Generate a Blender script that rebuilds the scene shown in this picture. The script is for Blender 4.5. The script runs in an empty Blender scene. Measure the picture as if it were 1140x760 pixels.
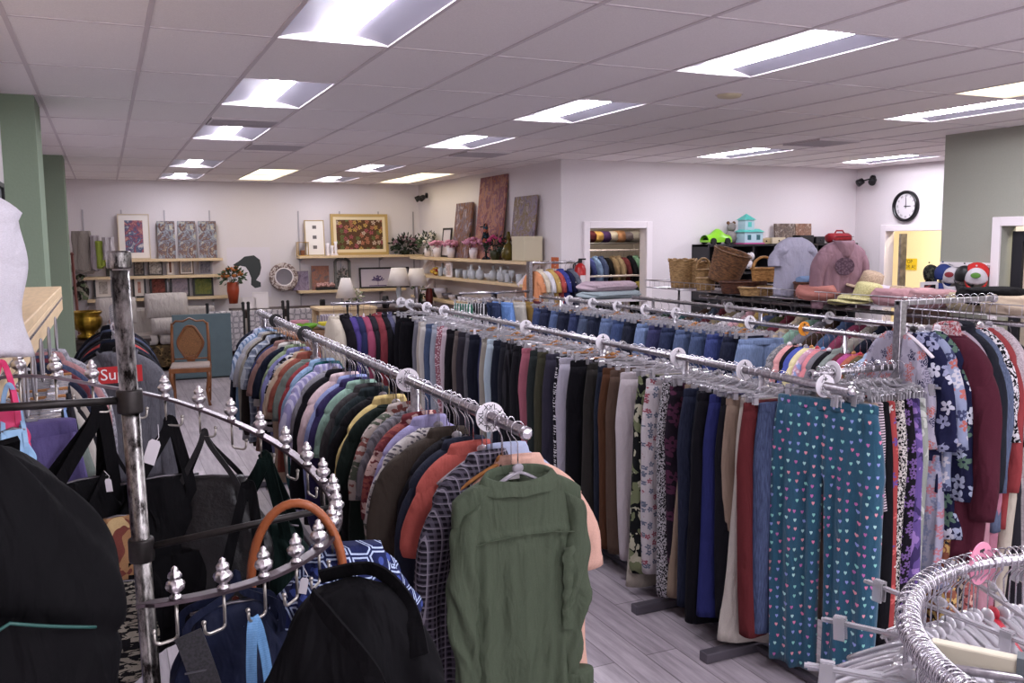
import bpy, math, random
import numpy as np
from mathutils import Vector, Matrix
PI = math.pi
COL = bpy.context.scene.collection
HC = 2.05; CEIL = 3.0968
F, YAW, PIT, ROL = 998.0, 0.4238, 0.11244, -0.00764
# ---------------------------------------------------------------- camera
fw = Vector((math.sin(YAW)*math.cos(PIT), math.cos(YAW)*math.cos(PIT), -math.sin(PIT)))
rt0 = Vector((math.cos(YAW), -math.sin(YAW), 0)); up0 = rt0.cross(fw)
RT = rt0*math.cos(ROL) + up0*math.sin(ROL); UP = up0*math.cos(ROL) - rt0*math.sin(ROL)
cd = bpy.data.cameras.new('camera'); cam = bpy.data.objects.new('camera', cd); COL.objects.link(cam)
cam.matrix_world = Matrix(((RT.x, UP.x, -fw.x, 0), (RT.y, UP.y, -fw.y, 0), (RT.z, UP.z, -fw.z, HC), (0, 0, 0, 1)))
cd.sensor_width = 36; cd.lens = 36*F/1140; cd.clip_start = .02; cd.clip_end = 200
bpy.context.scene.camera = cam
def pj(x, y, z):                                 # where a point of the room lies in the 1140x760 frame (used for measuring only)
    p = Vector((x, y, z-HC)); w = p.dot(fw); return 570+F*p.dot(RT)/w, 380-F*p.dot(UP)/w
def y_at(px, X, z):                              # depth along a rail whose garment edge shows at column px
    lo, hi = .6, 30.
    for _ in range(50):
        m = (lo+hi)/2
        if pj(X, m, z)[0] > px: lo = m
        else: hi = m
    return lo
# ---------------------------------------------------------------- tagging
def tag(o, label=None, cat=None, group=None, kind=None):
    if label: o['label'] = label
    if cat: o['category'] = cat
    if group: o['group'] = group
    if kind: o['kind'] = kind
    return o
def thing(name, label, cat, loc=(0, 0, 0), rz=0, group=None, rot=None, sc=None):
    o = bpy.data.objects.new(name, None); o.empty_display_size = .05; COL.objects.link(o)
    o.location = loc; o.rotation_euler = rot or (0, 0, rz)
    if sc: o.scale = sc if isinstance(sc, tuple) else (sc, sc, sc)
    return tag(o, label, cat, group)
def copy_tree(o, parent=None):
    c = o.copy(); COL.objects.link(c)
    if parent is not None: c.parent = parent
    for ch in list(o.children): copy_tree(ch, c)
    return c
# ---------------------------------------------------------------- mesh builder
class MB:
    def __init__(s): s.v = []; s.f = []; s.m = []; s.n = 0
    def add(s, V, Fs, mi=0):
        s.v.extend([tuple(map(float, p)) for p in V]); s.f.extend([tuple(i+s.n for i in f) for f in Fs]); s.m.extend([mi]*len(Fs)); s.n += len(V); return s
    def box(s, x0, x1, y0, y1, z0, z1, mi=0):
        V = [(x, y, z) for z in (z0, z1) for y in (y0, y1) for x in (x0, x1)]
        return s.add(V, [(0, 2, 3, 1), (4, 5, 7, 6), (0, 1, 5, 4), (2, 6, 7, 3), (0, 4, 6, 2), (1, 3, 7, 5)], mi)
    def obox(s, c, ax, ay, az, mi=0):            # oriented box: centre, three half vectors
        c, ax, ay, az = map(Vector, (c, ax, ay, az))
        V = [c+ax*i+ay*j+az*k for k in (-1, 1) for j in (-1, 1) for i in (-1, 1)]
        return s.add(V, [(0, 2, 3, 1), (4, 5, 7, 6), (0, 1, 5, 4), (2, 6, 7, 3), (0, 4, 6, 2), (1, 3, 7, 5)], mi)
    def grid(s, G, closed=False, mi=0, caps=False):   # G: rows x cols of points
        r = len(G); c = len(G[0]); V = [p for row in G for p in row]; Fs = []
        for i in range(r-1):
            for j in range(c if closed else c-1):
                k = (j+1) % c; Fs.append((i*c+j, i*c+k, (i+1)*c+k, (i+1)*c+j))
        if caps: Fs.append(tuple(range(c-1, -1, -1))); Fs.append(tuple((r-1)*c+j for j in range(c)))
        return s.add(V, Fs, mi)
    def tube(s, P, r, n=8, mi=0, closed=False, flat=None):
        P = [Vector(p) for p in P]; N = len(P); G = []; a = None
        for i, p in enumerate(P):
            if closed: t = P[(i+1) % N]-P[i-1]
            else: t = P[min(i+1, N-1)]-P[max(i-1, 0)]
            if t.length < 1e-9: t = Vector((0, 0, 1))
            t.normalize()
            if a is None: a = Vector((0, 0, 1)) if abs(t.z) < .9 else Vector((1, 0, 0))
            a = a-t*a.dot(t)
            if a.length < 1e-6: a = t.orthogonal()
            a.normalize(); b = t.cross(a)
            rr = r[i] if isinstance(r, (list, tuple)) else r
            ra, rb = (rr, rr) if flat is None else (rr*flat[0], rr*flat[1])
            G.append([p+a*ra*math.cos(2*PI*k/n)+b*rb*math.sin(2*PI*k/n) for k in range(n)])
        if closed: G.append(G[0])
        return s.grid(G, True, mi, caps=not closed)
    def lathe(s, prof, c=(0, 0, 0), n=16, mi=0, sx=1, sy=1):   # prof: (r,z)
        G = [[(c[0]+r*sx*math.cos(2*PI*k/n), c[1]+r*sy*math.sin(2*PI*k/n), c[2]+z) for k in range(n)] for r, z in prof]
        return s.grid(G, True, mi, caps=True)
    def ball(s, c, r, n=10, m=7, mi=0, sc=(1, 1, 1)):
        G = [[(c[0]+r*sc[0]*math.sin(PI*i/m)*math.cos(2*PI*k/n), c[1]+r*sc[1]*math.sin(PI*i/m)*math.sin(2*PI*k/n), c[2]+r*sc[2]*math.cos(PI*i/m)) for k in range(n)] for i in range(m+1)]
        return s.grid(G, True, mi)
    def build(s, name, mats, parent=None, smooth=False, loc=None, bev=0):
        me = bpy.data.meshes.new(name); me.from_pydata(s.v, [], s.f)
        for m in (mats if isinstance(mats, (list, tuple)) else [mats]): me.materials.append(m)
        if any(s.m): me.polygons.foreach_set('material_index', s.m)
        if smooth: me.polygons.foreach_set('use_smooth', [True]*len(me.polygons))
        me.update(); me.validate()
        o = bpy.data.objects.new(name, me); COL.objects.link(o)
        if parent is not None: o.parent = parent
        if loc: o.location = loc
        if bev:
            b = o.modifiers.new('bevel', 'BEVEL'); b.width = bev; b.segments = 2; b.limit_method = 'ANGLE'
        if smooth == 2:
            pass
        return o
def B(): return MB()
def inst(proto, parent, mat=None, name=None):    # another object on the same mesh, with its own material
    o = proto.copy(); COL.objects.link(o); o.parent = parent
    if name: o.name = name
    if mat is not None:
        o.material_slots[0].link = 'OBJECT'; o.material_slots[0].material = mat
    return o
# ---------------------------------------------------------------- materials
def srgb(h):
    if isinstance(h, str):
        h = h.lstrip('#'); c = [int(h[i:i+2], 16)/255 for i in (0, 2, 4)]
    else: c = h
    return tuple((x/12.92 if x <= .04045 else ((x+.055)/1.055)**2.4) for x in c)+(1,)
MC = {}
class NT:
    def __init__(s, name):
        s.mat = bpy.data.materials.new(name); s.mat.use_nodes = True; s.t = s.mat.node_tree; s.t.nodes.clear()
        s.out = s.n('ShaderNodeOutputMaterial')
    def n(s, ty, **kw):
        nd = s.t.nodes.new(ty)
        for k, v in kw.items():
            if k.startswith('i_'):
                nd.inputs[k[2:].replace('_', ' ')].default_value = v
            else: setattr(nd, k, v)
        return nd
    def l(s, a, b): s.t.links.new(a, b)
    def m(s, op, a, b=None, c=None):
        nd = s.t.nodes.new('ShaderNodeMath'); nd.operation = op
        for i, v in enumerate((a, b, c)):
            if v is None: continue
            if isinstance(v, (int, float)): nd.inputs[i].default_value = v
            else: s.l(v, nd.inputs[i])
        return nd.outputs[0]
    def mix(s, fac, a, b):
        nd = s.t.nodes.new('ShaderNodeMix'); nd.data_type = 'RGBA'
        for sock, v in ((nd.inputs['Factor'], fac), (nd.inputs['A'], a), (nd.inputs['B'], b)):
            if isinstance(v, (int, float, tuple)): sock.default_value = v
            else: s.l(v, sock)
        return nd.outputs['Result']
    def ramp(s, fac, cols, const=True):
        nd = s.t.nodes.new('ShaderNodeValToRGB'); r = nd.color_ramp
        if const: r.interpolation = 'CONSTANT'
        while len(r.elements) < len(cols): r.elements.new(.5)
        for i, c in enumerate(cols): r.elements[i].position = i/len(cols) if const else i/max(1, len(cols)-1); r.elements[i].color = c
        s.l(fac, nd.inputs[0]); return nd.outputs[0]
def simple(name, col, rough=.6, metal=0, spec=.5, noise=0, scale=20, trans=0, ior=1.45, bump=0, alpha=1, stretch=None, col2=None):
    key = name
    if key in MC: return MC[key]
    t = NT(name); b = t.n('ShaderNodeBsdfPrincipled'); t.l(b.outputs[0], t.out.inputs[0])
    c = srgb(col); b.inputs['Base Color'].default_value = c
    b.inputs['Roughness'].default_value = rough; b.inputs['Metallic'].default_value = metal; b.inputs['Specular IOR Level'].default_value = spec
    b.inputs['Transmission Weight'].default_value = trans; b.inputs['IOR'].default_value = ior; b.inputs['Alpha'].default_value = alpha
    if noise or bump or col2:
        tc = t.n('ShaderNodeTexCoord'); mp = t.n('ShaderNodeMapping'); t.l(tc.outputs['Object'], mp.inputs[0])
        if stretch: mp.inputs['Scale'].default_value = stretch
        nz = t.n('ShaderNodeTexNoise', i_Scale=scale, i_Detail=5.0); t.l(mp.outputs[0], nz.inputs['Vector'])
        if noise or col2:
            d = srgb(col2) if col2 else tuple(max(0, x*(1-noise)) for x in c[:3])+(1,)
            r = t.n('ShaderNodeValToRGB'); r.color_ramp.elements[0].position = .38; r.color_ramp.elements[1].position = .62
            r.color_ramp.elements[0].color = d; r.color_ramp.elements[1].color = c
            t.l(nz.outputs[0], r.inputs[0]); t.l(r.outputs[0], b.inputs['Base Color'])
        if bump:
            bp = t.n('ShaderNodeBump', i_Strength=bump, i_Distance=.01); t.l(nz.outputs[0], bp.inputs['Height']); t.l(bp.outputs[0], b.inputs['Normal'])
    MC[key] = t.mat; return t.mat
def emit(name, col, s, key=None):
    if name in MC: return MC[name]
    t = NT(name); e = t.n('ShaderNodeEmission', i_Strength=s); e.inputs[0].default_value = srgb(col); t.l(e.outputs[0], t.out.inputs[0]); MC[name] = t.mat; return t.mat
# cloth with a printed, woven or plain colour. pat: plain stripe_h stripe_v plaid dots hearts flowers stars leopard camo zebra heather denim paisley
def cloth(name, col, pat='plain', cols=(), sc=1.0, rough=.85, sheen=.25):
    if name in MC: return MC[name]
    t = NT(name); b = t.n('ShaderNodeBsdfPrincipled'); t.l(b.outputs[0], t.out.inputs[0])
    b.inputs['Roughness'].default_value = rough; b.inputs['Specular IOR Level'].default_value = .08
    b.inputs['Sheen Weight'].default_value = 0 if sheen < .5 else sheen*.3; b.inputs['Sheen Roughness'].default_value = .5
    tc = t.n('ShaderNodeTexCoord'); O = tc.outputs['Object']; sp = t.n('ShaderNodeSeparateXYZ'); t.l(O, sp.inputs[0])
    x, y, z = sp.outputs
    base = srgb(col); C = [srgb(c) for c in cols]
    nz = t.n('ShaderNodeTexNoise', i_Scale=14.0, i_Detail=4.0); t.l(O, nz.inputs['Vector'])
    fine = t.n('ShaderNodeTexNoise', i_Scale=350.0, i_Detail=1.0); t.l(O, fine.inputs['Vector'])
    cur = base
    def bands(co, freq, w): return t.m('LESS_THAN', t.m('FRACT', t.m('MULTIPLY', co, freq)), w)
    xy = t.m('ADD', x, t.m('MULTIPLY', y, .6))
    if pat == 'stripe_h': cur = t.mix(bands(z, 45*sc, .45), base, C[0])
    elif pat == 'stripe_v': cur = t.mix(bands(xy, 40*sc, .4), base, C[0])
    elif pat == 'plaid':
        a = t.mix(t.m('MULTIPLY', bands(xy, 22*sc, .45), .6), base, C[0]); a = t.mix(t.m('MULTIPLY', bands(z, 22*sc, .45), .6), a, C[0])
        a = t.mix(t.m('MULTIPLY', bands(xy, 11*sc, .1), .8), a, C[-1]); cur = t.mix(t.m('MULTIPLY', bands(z, 11*sc, .1), .8), a, C[-1])
    elif pat in ('dots', 'hearts', 'flowers', 'stars', 'paisley'):
        cmb0 = t.n('ShaderNodeCombineXYZ'); t.l(xy, cmb0.inputs[0]); t.l(z, cmb0.inputs[1]); cmb = cmb0
        if pat in ('flowers', 'paisley'):
            dn = t.n('ShaderNodeTexNoise', i_Scale=38.0*sc, i_Detail=3.0); t.l(O, dn.inputs['Vector']); dv = t.n('ShaderNodeVectorMath', operation='SUBTRACT'); t.l(dn.outputs['Color'], dv.inputs[0]); dv.inputs[1].default_value = (.5, .5, .5)
            ds = t.n('ShaderNodeVectorMath', operation='SCALE'); t.l(dv.outputs[0], ds.inputs[0]); ds.inputs[3].default_value = .028/sc
            cmb = t.n('ShaderNodeVectorMath', operation='ADD'); t.l(cmb0.outputs[0], cmb.inputs[0]); t.l(ds.outputs[0], cmb.inputs[1])
        vs = {'dots': 60, 'hearts': 24, 'flowers': 13, 'stars': 16, 'paisley': 16}[pat]*sc
        vo = t.n('ShaderNodeTexVoronoi', voronoi_dimensions='2D', i_Scale=vs, i_Randomness=.45 if pat == 'hearts' else .8); t.l(cmb.outputs[0], vo.inputs['Vector'])
        mul = t.n('ShaderNodeVectorMath', operation='SCALE'); t.l(cmb.outputs[0], mul.inputs[0]); mul.inputs[3].default_value = vs
        pm = t.n('ShaderNodeVectorMath', operation='SCALE'); t.l(vo.outputs['Position'], pm.inputs[0]); pm.inputs[3].default_value = vs
        df = t.n('ShaderNodeVectorMath', operation='SUBTRACT'); t.l(mul.outputs[0], df.inputs[0]); t.l(pm.outputs[0], df.inputs[1])
        sd = t.n('ShaderNodeSeparateXYZ'); t.l(df.outputs[0], sd.inputs[0]); dx, dy = sd.outputs[0], sd.outputs[1]
        rr = t.m('SQRT', t.m('ADD', t.m('MULTIPLY', dx, dx), t.m('MULTIPLY', dy, dy)))
        sc2 = t.n('ShaderNodeSeparateXYZ'); t.l(vo.outputs['Color'], sc2.inputs[0])
        pal = t.ramp(sc2.outputs[0], C)
        if pat == 'dots': f = t.m('LESS_THAN', rr, .3)
        elif pat == 'hearts':
            ax = t.m('ABSOLUTE', dx); yy = t.m('SUBTRACT', t.m('MULTIPLY', dy, 1.15), t.m('MULTIPLY', t.m('SQRT', ax), .38))
            f = t.m('LESS_THAN', t.m('ADD', t.m('MULTIPLY', dx, dx), t.m('MULTIPLY', yy, yy)), .034)
        else:
            th = t.m('ARCTAN2', dy, dx); th = t.m('ADD', th, t.m('MULTIPLY', sc2.outputs[1], 6.28))
            k = 2.5; pt = t.m('ABSOLUTE', t.m('COSINE', t.m('MULTIPLY', th, k)))
            rad = t.m('MULTIPLY', t.m('ADD', t.m('MULTIPLY', pt, .62 if pat != 'stars' else .8), .38 if pat != 'stars' else .12), .46 if pat != 'stars' else .33)
            f = t.m('LESS_THAN', rr, rad)
        cur = t.mix(f, base, pal)
        if pat == 'flowers': cur = t.mix(t.m('LESS_THAN', rr, .09), cur, base)
        if pat == 'paisley': cur = t.mix(t.m('LESS_THAN', t.m('FRACT', t.m('MULTIPLY', rr, 6)), .35), cur, base)
    elif pat == 'trellis':
        cmb = t.n('ShaderNodeCombineXYZ'); t.l(xy, cmb.inputs[0]); t.l(z, cmb.inputs[1])
        vo = t.n('ShaderNodeTexVoronoi', voronoi_dimensions='2D', feature='DISTANCE_TO_EDGE', i_Scale=24*sc, i_Randomness=.35); t.l(cmb.outputs[0], vo.inputs['Vector'])
        v1 = t.n('ShaderNodeTexVoronoi', voronoi_dimensions='2D', i_Scale=24*sc, i_Randomness=.35); t.l(cmb.outputs[0], v1.inputs['Vector'])
        cur = t.mix(t.m('LESS_THAN', v1.outputs['Distance'], .17), base, C[1]); cur = t.mix(t.m('LESS_THAN', t.m('ABSOLUTE', t.m('SUBTRACT', vo.outputs['Distance'], .08)), .035), cur, C[0])
    elif pat == 'paint':
        mp = t.n('ShaderNodeMapping'); t.l(O, mp.inputs[0]); mp.inputs['Scale'].default_value = (1, 1, .8)
        nn = t.n('ShaderNodeTexNoise', i_Scale=9*sc, i_Detail=9.0, i_Distortion=1.4, i_Roughness=.68); t.l(mp.outputs[0], nn.inputs['Vector'])
        rmp = t.n('ShaderNodeValToRGB'); r = rmp.color_ramp; al = [base]+C; 
        while len(r.elements) < len(al): r.elements.new(.5)
        for i, c in enumerate(al): r.elements[i].position = .36+.28*i/max(1, len(al)-1); r.elements[i].color = c
        t.l(nn.outputs[0], rmp.inputs[0]); cur = rmp.outputs[0]
    elif pat in ('leopard', 'zebra', 'camo', 'heather'):
        mp = t.n('ShaderNodeMapping'); t.l(O, mp.inputs[0])
        mp.inputs['Scale'].default_value = {'zebra': (.7, .7, 2.6), 'heather': (3, 3, .7)}.get(pat, (1, 1, 1))
        nn = t.n('ShaderNodeTexNoise', i_Scale={'leopard': 55, 'zebra': 14, 'camo': 13, 'heather': 60}[pat]*sc, i_Detail=2.0 if pat != 'heather' else 6.0, i_Distortion=.6); t.l(mp.outputs[0], nn.inputs['Vector'])
        v = nn.outputs[0]
        if pat == 'camo':
            cur = t.mix(t.m('GREATER_THAN', v, .54), base, C[0])
            if len(C) > 1:
                n2 = t.n('ShaderNodeTexNoise', i_Scale=17*sc, i_Detail=2.0); t.l(mp.outputs[0], n2.inputs['Vector']); cur = t.mix(t.m('GREATER_THAN', n2.outputs[0], .57), cur, C[1])
            if len(C) > 2:
                n2 = t.n('ShaderNodeTexNoise', i_Scale=24*sc, i_Detail=2.0); t.l(mp.outputs[0], n2.inputs['Vector']); cur = t.mix(t.m('GREATER_THAN', n2.outputs[0], .6), cur, C[2])
        else: cur = t.mix(t.m('GREATER_THAN', v, .5) if pat != 'heather' else v, base, C[0])
    elif pat == 'denim':
        mp = t.n('ShaderNodeMapping'); t.l(O, mp.inputs[0]); mp.inputs['Scale'].default_value = (6, 6, .8)
        nn = t.n('ShaderNodeTexNoise', i_Scale=30.0, i_Detail=6.0); t.l(mp.outputs[0], nn.inputs['Vector'])
        c2 = C[0] if C else tuple(min(1, v*1.45+.006) for v in base[:3])+(1,)
        rmp = t.n('ShaderNodeValToRGB'); rmp.color_ramp.elements[0].position = .35; rmp.color_ramp.elements[1].position = .7; rmp.color_ramp.elements[0].color = base; rmp.color_ramp.elements[1].color = c2
        t.l(nn.outputs[0], rmp.inputs[0]); cur = rmp.outputs[0]
    hs = t.n('ShaderNodeHueSaturation'); hs.inputs['Saturation'].default_value = .86
    if isinstance(cur, tuple): hs.inputs['Color'].default_value = cur
    else: t.l(cur, hs.inputs['Color'])
    t.l(t.m('ADD', t.m('MULTIPLY', fine.outputs[0], .3), .72), hs.inputs['Value']); t.l(hs.outputs[0], b.inputs['Base Color'])
    oi = t.n('ShaderNodeObjectInfo'); av = t.n('ShaderNodeVectorMath', operation='ADD'); t.l(O, av.inputs[0]); t.l(oi.outputs['Random'], av.inputs[1])
    m3 = t.n('ShaderNodeMapping'); m3.inputs['Scale'].default_value = (1, .6, .32); t.l(av.outputs[0], m3.inputs[0]); wr = t.n('ShaderNodeTexNoise', i_Scale=17.0, i_Detail=3.0, i_Roughness=.45, i_Distortion=.5); t.l(m3.outputs[0], wr.inputs['Vector'])
    bq = t.n('ShaderNodeBump', i_Strength=.75, i_Distance=.035); t.l(wr.outputs[0], bq.inputs['Height'])
    bp = t.n('ShaderNodeBump', i_Strength=.3, i_Distance=.012); t.l(nz.outputs[0], bp.inputs['Height']); t.l(bq.outputs[0], bp.inputs['Normal']); t.l(bp.outputs[0], b.inputs['Normal'])
    MC[name] = t.mat; return t.mat
CH = simple('chrome_metal', '#c9c6cc', .22, 1)
CHW = simple('worn_chrome', '#b7b3b8', .3, 1, noise=.35, scale=60)
BLKM = simple('black_metal', '#2a2729', .42, .6, noise=.3, scale=40)
CLEAR = simple('clear_plastic', '#f8f5fb', .06, trans=.7, ior=1.35, spec=.8)
WOODH = simple('hanger_wood', '#b0763f', .45, noise=.25, scale=12, stretch=(1, 8, 8))
SHELFW = simple('shelf_wood', '#d9bf98', .5, noise=.12, scale=10, stretch=(6, .6, 6))
WHITEP = simple('white_paint', '#e4dcdf', .5)
BLK = simple('black_plastic', '#141315', .45)
# ================================================================ ROOM
def surf_wall(name, col):
    return simple(name, col, .85, spec=.2, bump=.12, scale=60, noise=.03)
WALL = surf_wall('wall_paint', '#dad3d5'); GREEN = surf_wall('grey_green_wall_paint', '#9c9d92'); GREENC = surf_wall('green_column_paint', '#84937f'); YEL = surf_wall('cream_wall_paint', '#efe6c6')
def mat_floor():
    t = NT('grey_wood_plank_floor'); b = t.n('ShaderNodeBsdfPrincipled', i_Roughness=.42); t.l(b.outputs[0], t.out.inputs[0])
    tc = t.n('ShaderNodeTexCoord'); mp = t.n('ShaderNodeMapping'); mp.inputs['Rotation'].default_value = (0, 0, PI/2); t.l(tc.outputs['Object'], mp.inputs[0])
    br = t.n('ShaderNodeTexBrick', i_Scale=1.0); br.inputs['Brick Width'].default_value = 1.2; br.inputs['Row Height'].default_value = .18; br.inputs['Mortar Size'].default_value = .003
    br.inputs['Color1'].default_value = srgb('#b3abb0'); br.inputs['Color2'].default_value = srgb('#9c949a'); br.inputs['Mortar'].default_value = srgb('#6f686c'); t.l(mp.outputs[0], br.inputs['Vector'])
    m2 = t.n('ShaderNodeMapping'); m2.inputs['Scale'].default_value = (9, .7, 1); t.l(tc.outputs['Object'], m2.inputs[0])
    nz = t.n('ShaderNodeTexNoise', i_Scale=3.0, i_Detail=8.0, i_Roughness=.65); t.l(m2.outputs[0], nz.inputs['Vector'])
    r = t.n('ShaderNodeValToRGB'); r.color_ramp.elements[0].position = .3; r.color_ramp.elements[1].position = .72; r.color_ramp.elements[0].color = (.45, .43, .45, 1); r.color_ramp.elements[1].color = (1.15, 1.12, 1.14, 1); t.l(nz.outputs[0], r.inputs[0])
    mm = t.n('ShaderNodeMix'); mm.data_type = 'RGBA'; mm.blend_type = 'MULTIPLY'; mm.inputs['Factor'].default_value = .85; t.l(br.outputs[0], mm.inputs['A']); t.l(r.outputs[0], mm.inputs['B']); t.l(mm.outputs['Result'], b.inputs['Base Color'])
    bp = t.n('ShaderNodeBump', i_Strength=.2, i_Distance=.004); t.l(nz.outputs[0], bp.inputs['Height']); t.l(bp.outputs[0], b.inputs['Normal'])
    return t.mat
def mat_tile():
    t = NT('ceiling_tile'); b = t.n('ShaderNodeBsdfPrincipled', i_Roughness=.95); b.inputs['Specular IOR Level'].default_value = .1; t.l(b.outputs[0], t.out.inputs[0])
    tc = t.n('ShaderNodeTexCoord'); sp = t.n('ShaderNodeSeparateXYZ'); t.l(tc.outputs['Object'], sp.inputs[0])
    fx = t.m('FLOOR', t.m('DIVIDE', t.m('ADD', sp.outputs[0], .364), .6096)); fy = t.m('FLOOR', t.m('DIVIDE', t.m('SUBTRACT', sp.outputs[1], 4.835), 1.2252))
    cb = t.n('ShaderNodeCombineXYZ'); t.l(fx, cb.inputs[0]); t.l(fy, cb.inputs[1]); wn = t.n('ShaderNodeTexWhiteNoise'); t.l(cb.outputs[0], wn.inputs['Vector'])
    nz = t.n('ShaderNodeTexNoise', i_Scale=160.0, i_Detail=3.0); t.l(tc.outputs['Object'], nz.inputs['Vector'])
    a = t.mix(wn.outputs[0], srgb('#efeae9'), srgb('#f6f1f1')); hs = t.n('ShaderNodeHueSaturation'); t.l(a, hs.inputs['Color']); t.l(t.m('ADD', t.m('MULTIPLY', nz.outputs[0], .25), .87), hs.inputs['Value']); t.l(hs.outputs[0], b.inputs['Base Color'])
    return t.mat
def S(name, mb, m, **k):
    return tag(mb.build(name, m, **k), kind='structure')
XW, XG, XC, YB, YM, XA = -.62, 8.0, 10.6, 16.4, 10.55, 5.48
YN = -3.5
S('floor', B().box(XW-.3, 13.5, YN, YB+.1, -.1, 0), mat_floor())
# ceiling: a lay-in grid of tiles with T-bars, open where the lamps sit
TROF = [(2, -1), (2, 1), (2, 3), (2, 6), (2, 8), (6, -1), (6, 1), (6, 3), (6, 6), (6, 8), (11, 0), (12, 3), (16, 3)]
BACKT = [(2, -4), (6, -4), (10, -4), (2, -6), (6, -6), (10, -6), (12, -2)]
YELT = [(4, 7), (4, 8), (8, 7), (8, 8), (10, -1)]
holes = set(TROF+BACKT+YELT)
GX = lambda i: -.364+.6096*i
GY = lambda n: 4.835+1.2252*n
cb = B()
for i in range(-1, 23):
    for n in range(-8, 11):
        if (i, n) in holes: continue
        x0, x1, y0, y1 = GX(i), GX(i+1), GY(n), GY(n+1)
        cb.add([(x0, y0, CEIL), (x0, y1, CEIL), (x1, y1, CEIL), (x1, y0, CEIL)], [(0, 1, 2, 3)])
S('ceiling', cb, mat_tile())
tb = B(); TBAR = simple('t_bar_metal', '#d2c9cc', .6)
for i in range(0, 23): tb.box(GX(i)-.012, GX(i)+.012, GY(-8), YB, CEIL-.006, CEIL+.004)
for n in range(-7, 11): tb.box(XW, GX(23), GY(n)-.009, GY(n)+.009, CEIL-.004, CEIL+.004)
S('trim_1', tb, TBAR)
S('trim_2', B().box(XW-.3, 14, YN-.2, YB+.3, CEIL+.35, CEIL+.4), WHITEP)     # slab above the grid
def wall(name, x0, x1, y0, y1, m, z0=0, z1=CEIL+.35): return S(name, B().box(x0, x1, y0, y1, z0, z1), m)
wall('wall_left', XW-.15, XW, YN, YB, WALL)
wall('wall_back', XW-.15, XA+.15, YB, YB+.15, WALL)
wall('wall_alcove', XA, XA+.15, YM+.15, YB, WALL)
def wall_open(name, axis, c0, c1, a0, a1, o0, o1, oz, m, zl=0):   # wall with a door opening; axis x or y is the direction it runs
    b = B()
    def bx(p, q, z0, z1):
        if axis == 'x': b.box(p, q, c0, c1, z0, z1)
        else: b.box(c0, c1, p, q, z0, z1)
    bx(a0, o0, 0, CEIL+.35); bx(o1, a1, 0, CEIL+.35); bx(o0, o1, oz, CEIL+.35)
    return S(name, b, m)
wall_open('wall_middle', 'x', YM, YM+.15, XA, XC+.15, 5.9, 6.79, 2.2, WALL)
wall_open('wall_clock', 'y', XC, XC+.15, 6.6, YM, 8.2, 9.93, 2.14, WALL)
wall('wall_partition', XG+.2, XC+.15, 6.62, 6.77, WALL)
wall_open('wall_green', 'y', XG, XG+.2, YN, 6.77, 4.9, 6.07, 2.15, GREEN)
b = B(); b.box(XW-.15, XG+.2, YN-.15, YN, 0, .35).box(XW-.15, XG+.2, YN-.15, YN, 2.85, CEIL+.35).box(XW-.15, XW+.3, YN-.15, YN, .35, 2.85).box(XG-.3, XG+.2, YN-.15, YN, .35, 2.85)
S('wall_near', b, WALL)
b = B()                                          # added window openings behind the camera, unseen, letting in light for the ceiling
for x in np.linspace(XW+.3, XG-.3, 5): b.box(x-.03, x+.03, YN-.1, YN-.04, .35, 2.85)
b.box(XW+.3, XG-.3, YN-.1, YN-.04, .35, .41).box(XW+.3, XG-.3, YN-.1, YN-.04, 2.79, 2.85)
S('added_window_1', b, simple('added_window_metal', '#8a868a', .4, .8))
def door_trim(name, axis, c, o0, o1, oz, w=.09, d=.03, side=-1):
    b = B(); e = c+side*d
    lo, hi = min(c, e), max(c, e)
    def bx(p, q, z0, z1):
        if axis == 'x': b.box(p, q, lo, hi, z0, z1)
        else: b.box(lo, hi, p, q, z0, z1)
    bx(o0-w, o0, 0, oz+w); bx(o1, o1+w, 0, oz+w); bx(o0, o1, oz, oz+w)
    return S(name, b, WHITEP, bev=.006)
door_trim('door_1', 'x', YM, 5.9, 6.79, 2.2); door_trim('door_2', 'y', XC, 8.2, 9.93, 2.14); door_trim('door_3', 'y', XG, 4.9, 6.07, 2.15)
# green columns on the left wall
S('trim_3', B().box(XW, -.4, 7.3, 7.95, 0, CEIL), GREENC); S('trim_4', B().box(XW, -.4, 12.1, 12.7, 0, CEIL), GREENC)
BASE = simple('baseboard_grey', '#6d6669', .6)
S('baseboard_back', B().box(XW, XA, YB-.015, YB, 0, .1), BASE); S('baseboard_middle', B().box(XA+.0, 5.81, YM-.015, YM, 0, .1).box(6.88, XC, YM-.015, YM, 0, .1), BASE)
S('baseboard_alcove', B().box(XA-.015, XA, YM, YB, 0, .1), BASE); S('baseboard_left', B().box(XW, XW+.015, YN, 7.3, 0, .1), BASE)
# stock room behind the middle wall
SR = surf_wall('stockroom_wall_paint', '#bdb4b0')
wall('wall_stockroom_back', XA+.15, 9, 14.4, 14.5, SR); wall('wall_stockroom_left', XA+.15, XA+.2, YM+.15, 14.4, SR); wall('wall_stockroom_right', 9, 9.1, YM+.15, 14.4, SR)
# cream room behind the clock wall
wall('wall_cream_back', 12.9, 13.0, 6.77, 12.5, YEL); wall('wall_cream_side', XC+.15, 13, 12.4, 12.5, YEL); wall('wall_cream_near', XC+.15, 13, 6.62, 6.77, YEL)
# fitting room behind the green wall
FIT = surf_wall('fitting_wall_paint', '#8d8884')
wall('wall_fitting_back', 9.6, 9.7, YN, 6.62, FIT); wall('wall_fitting_side', XG+.2, 9.7, 4.2, 4.3, FIT)
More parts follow.
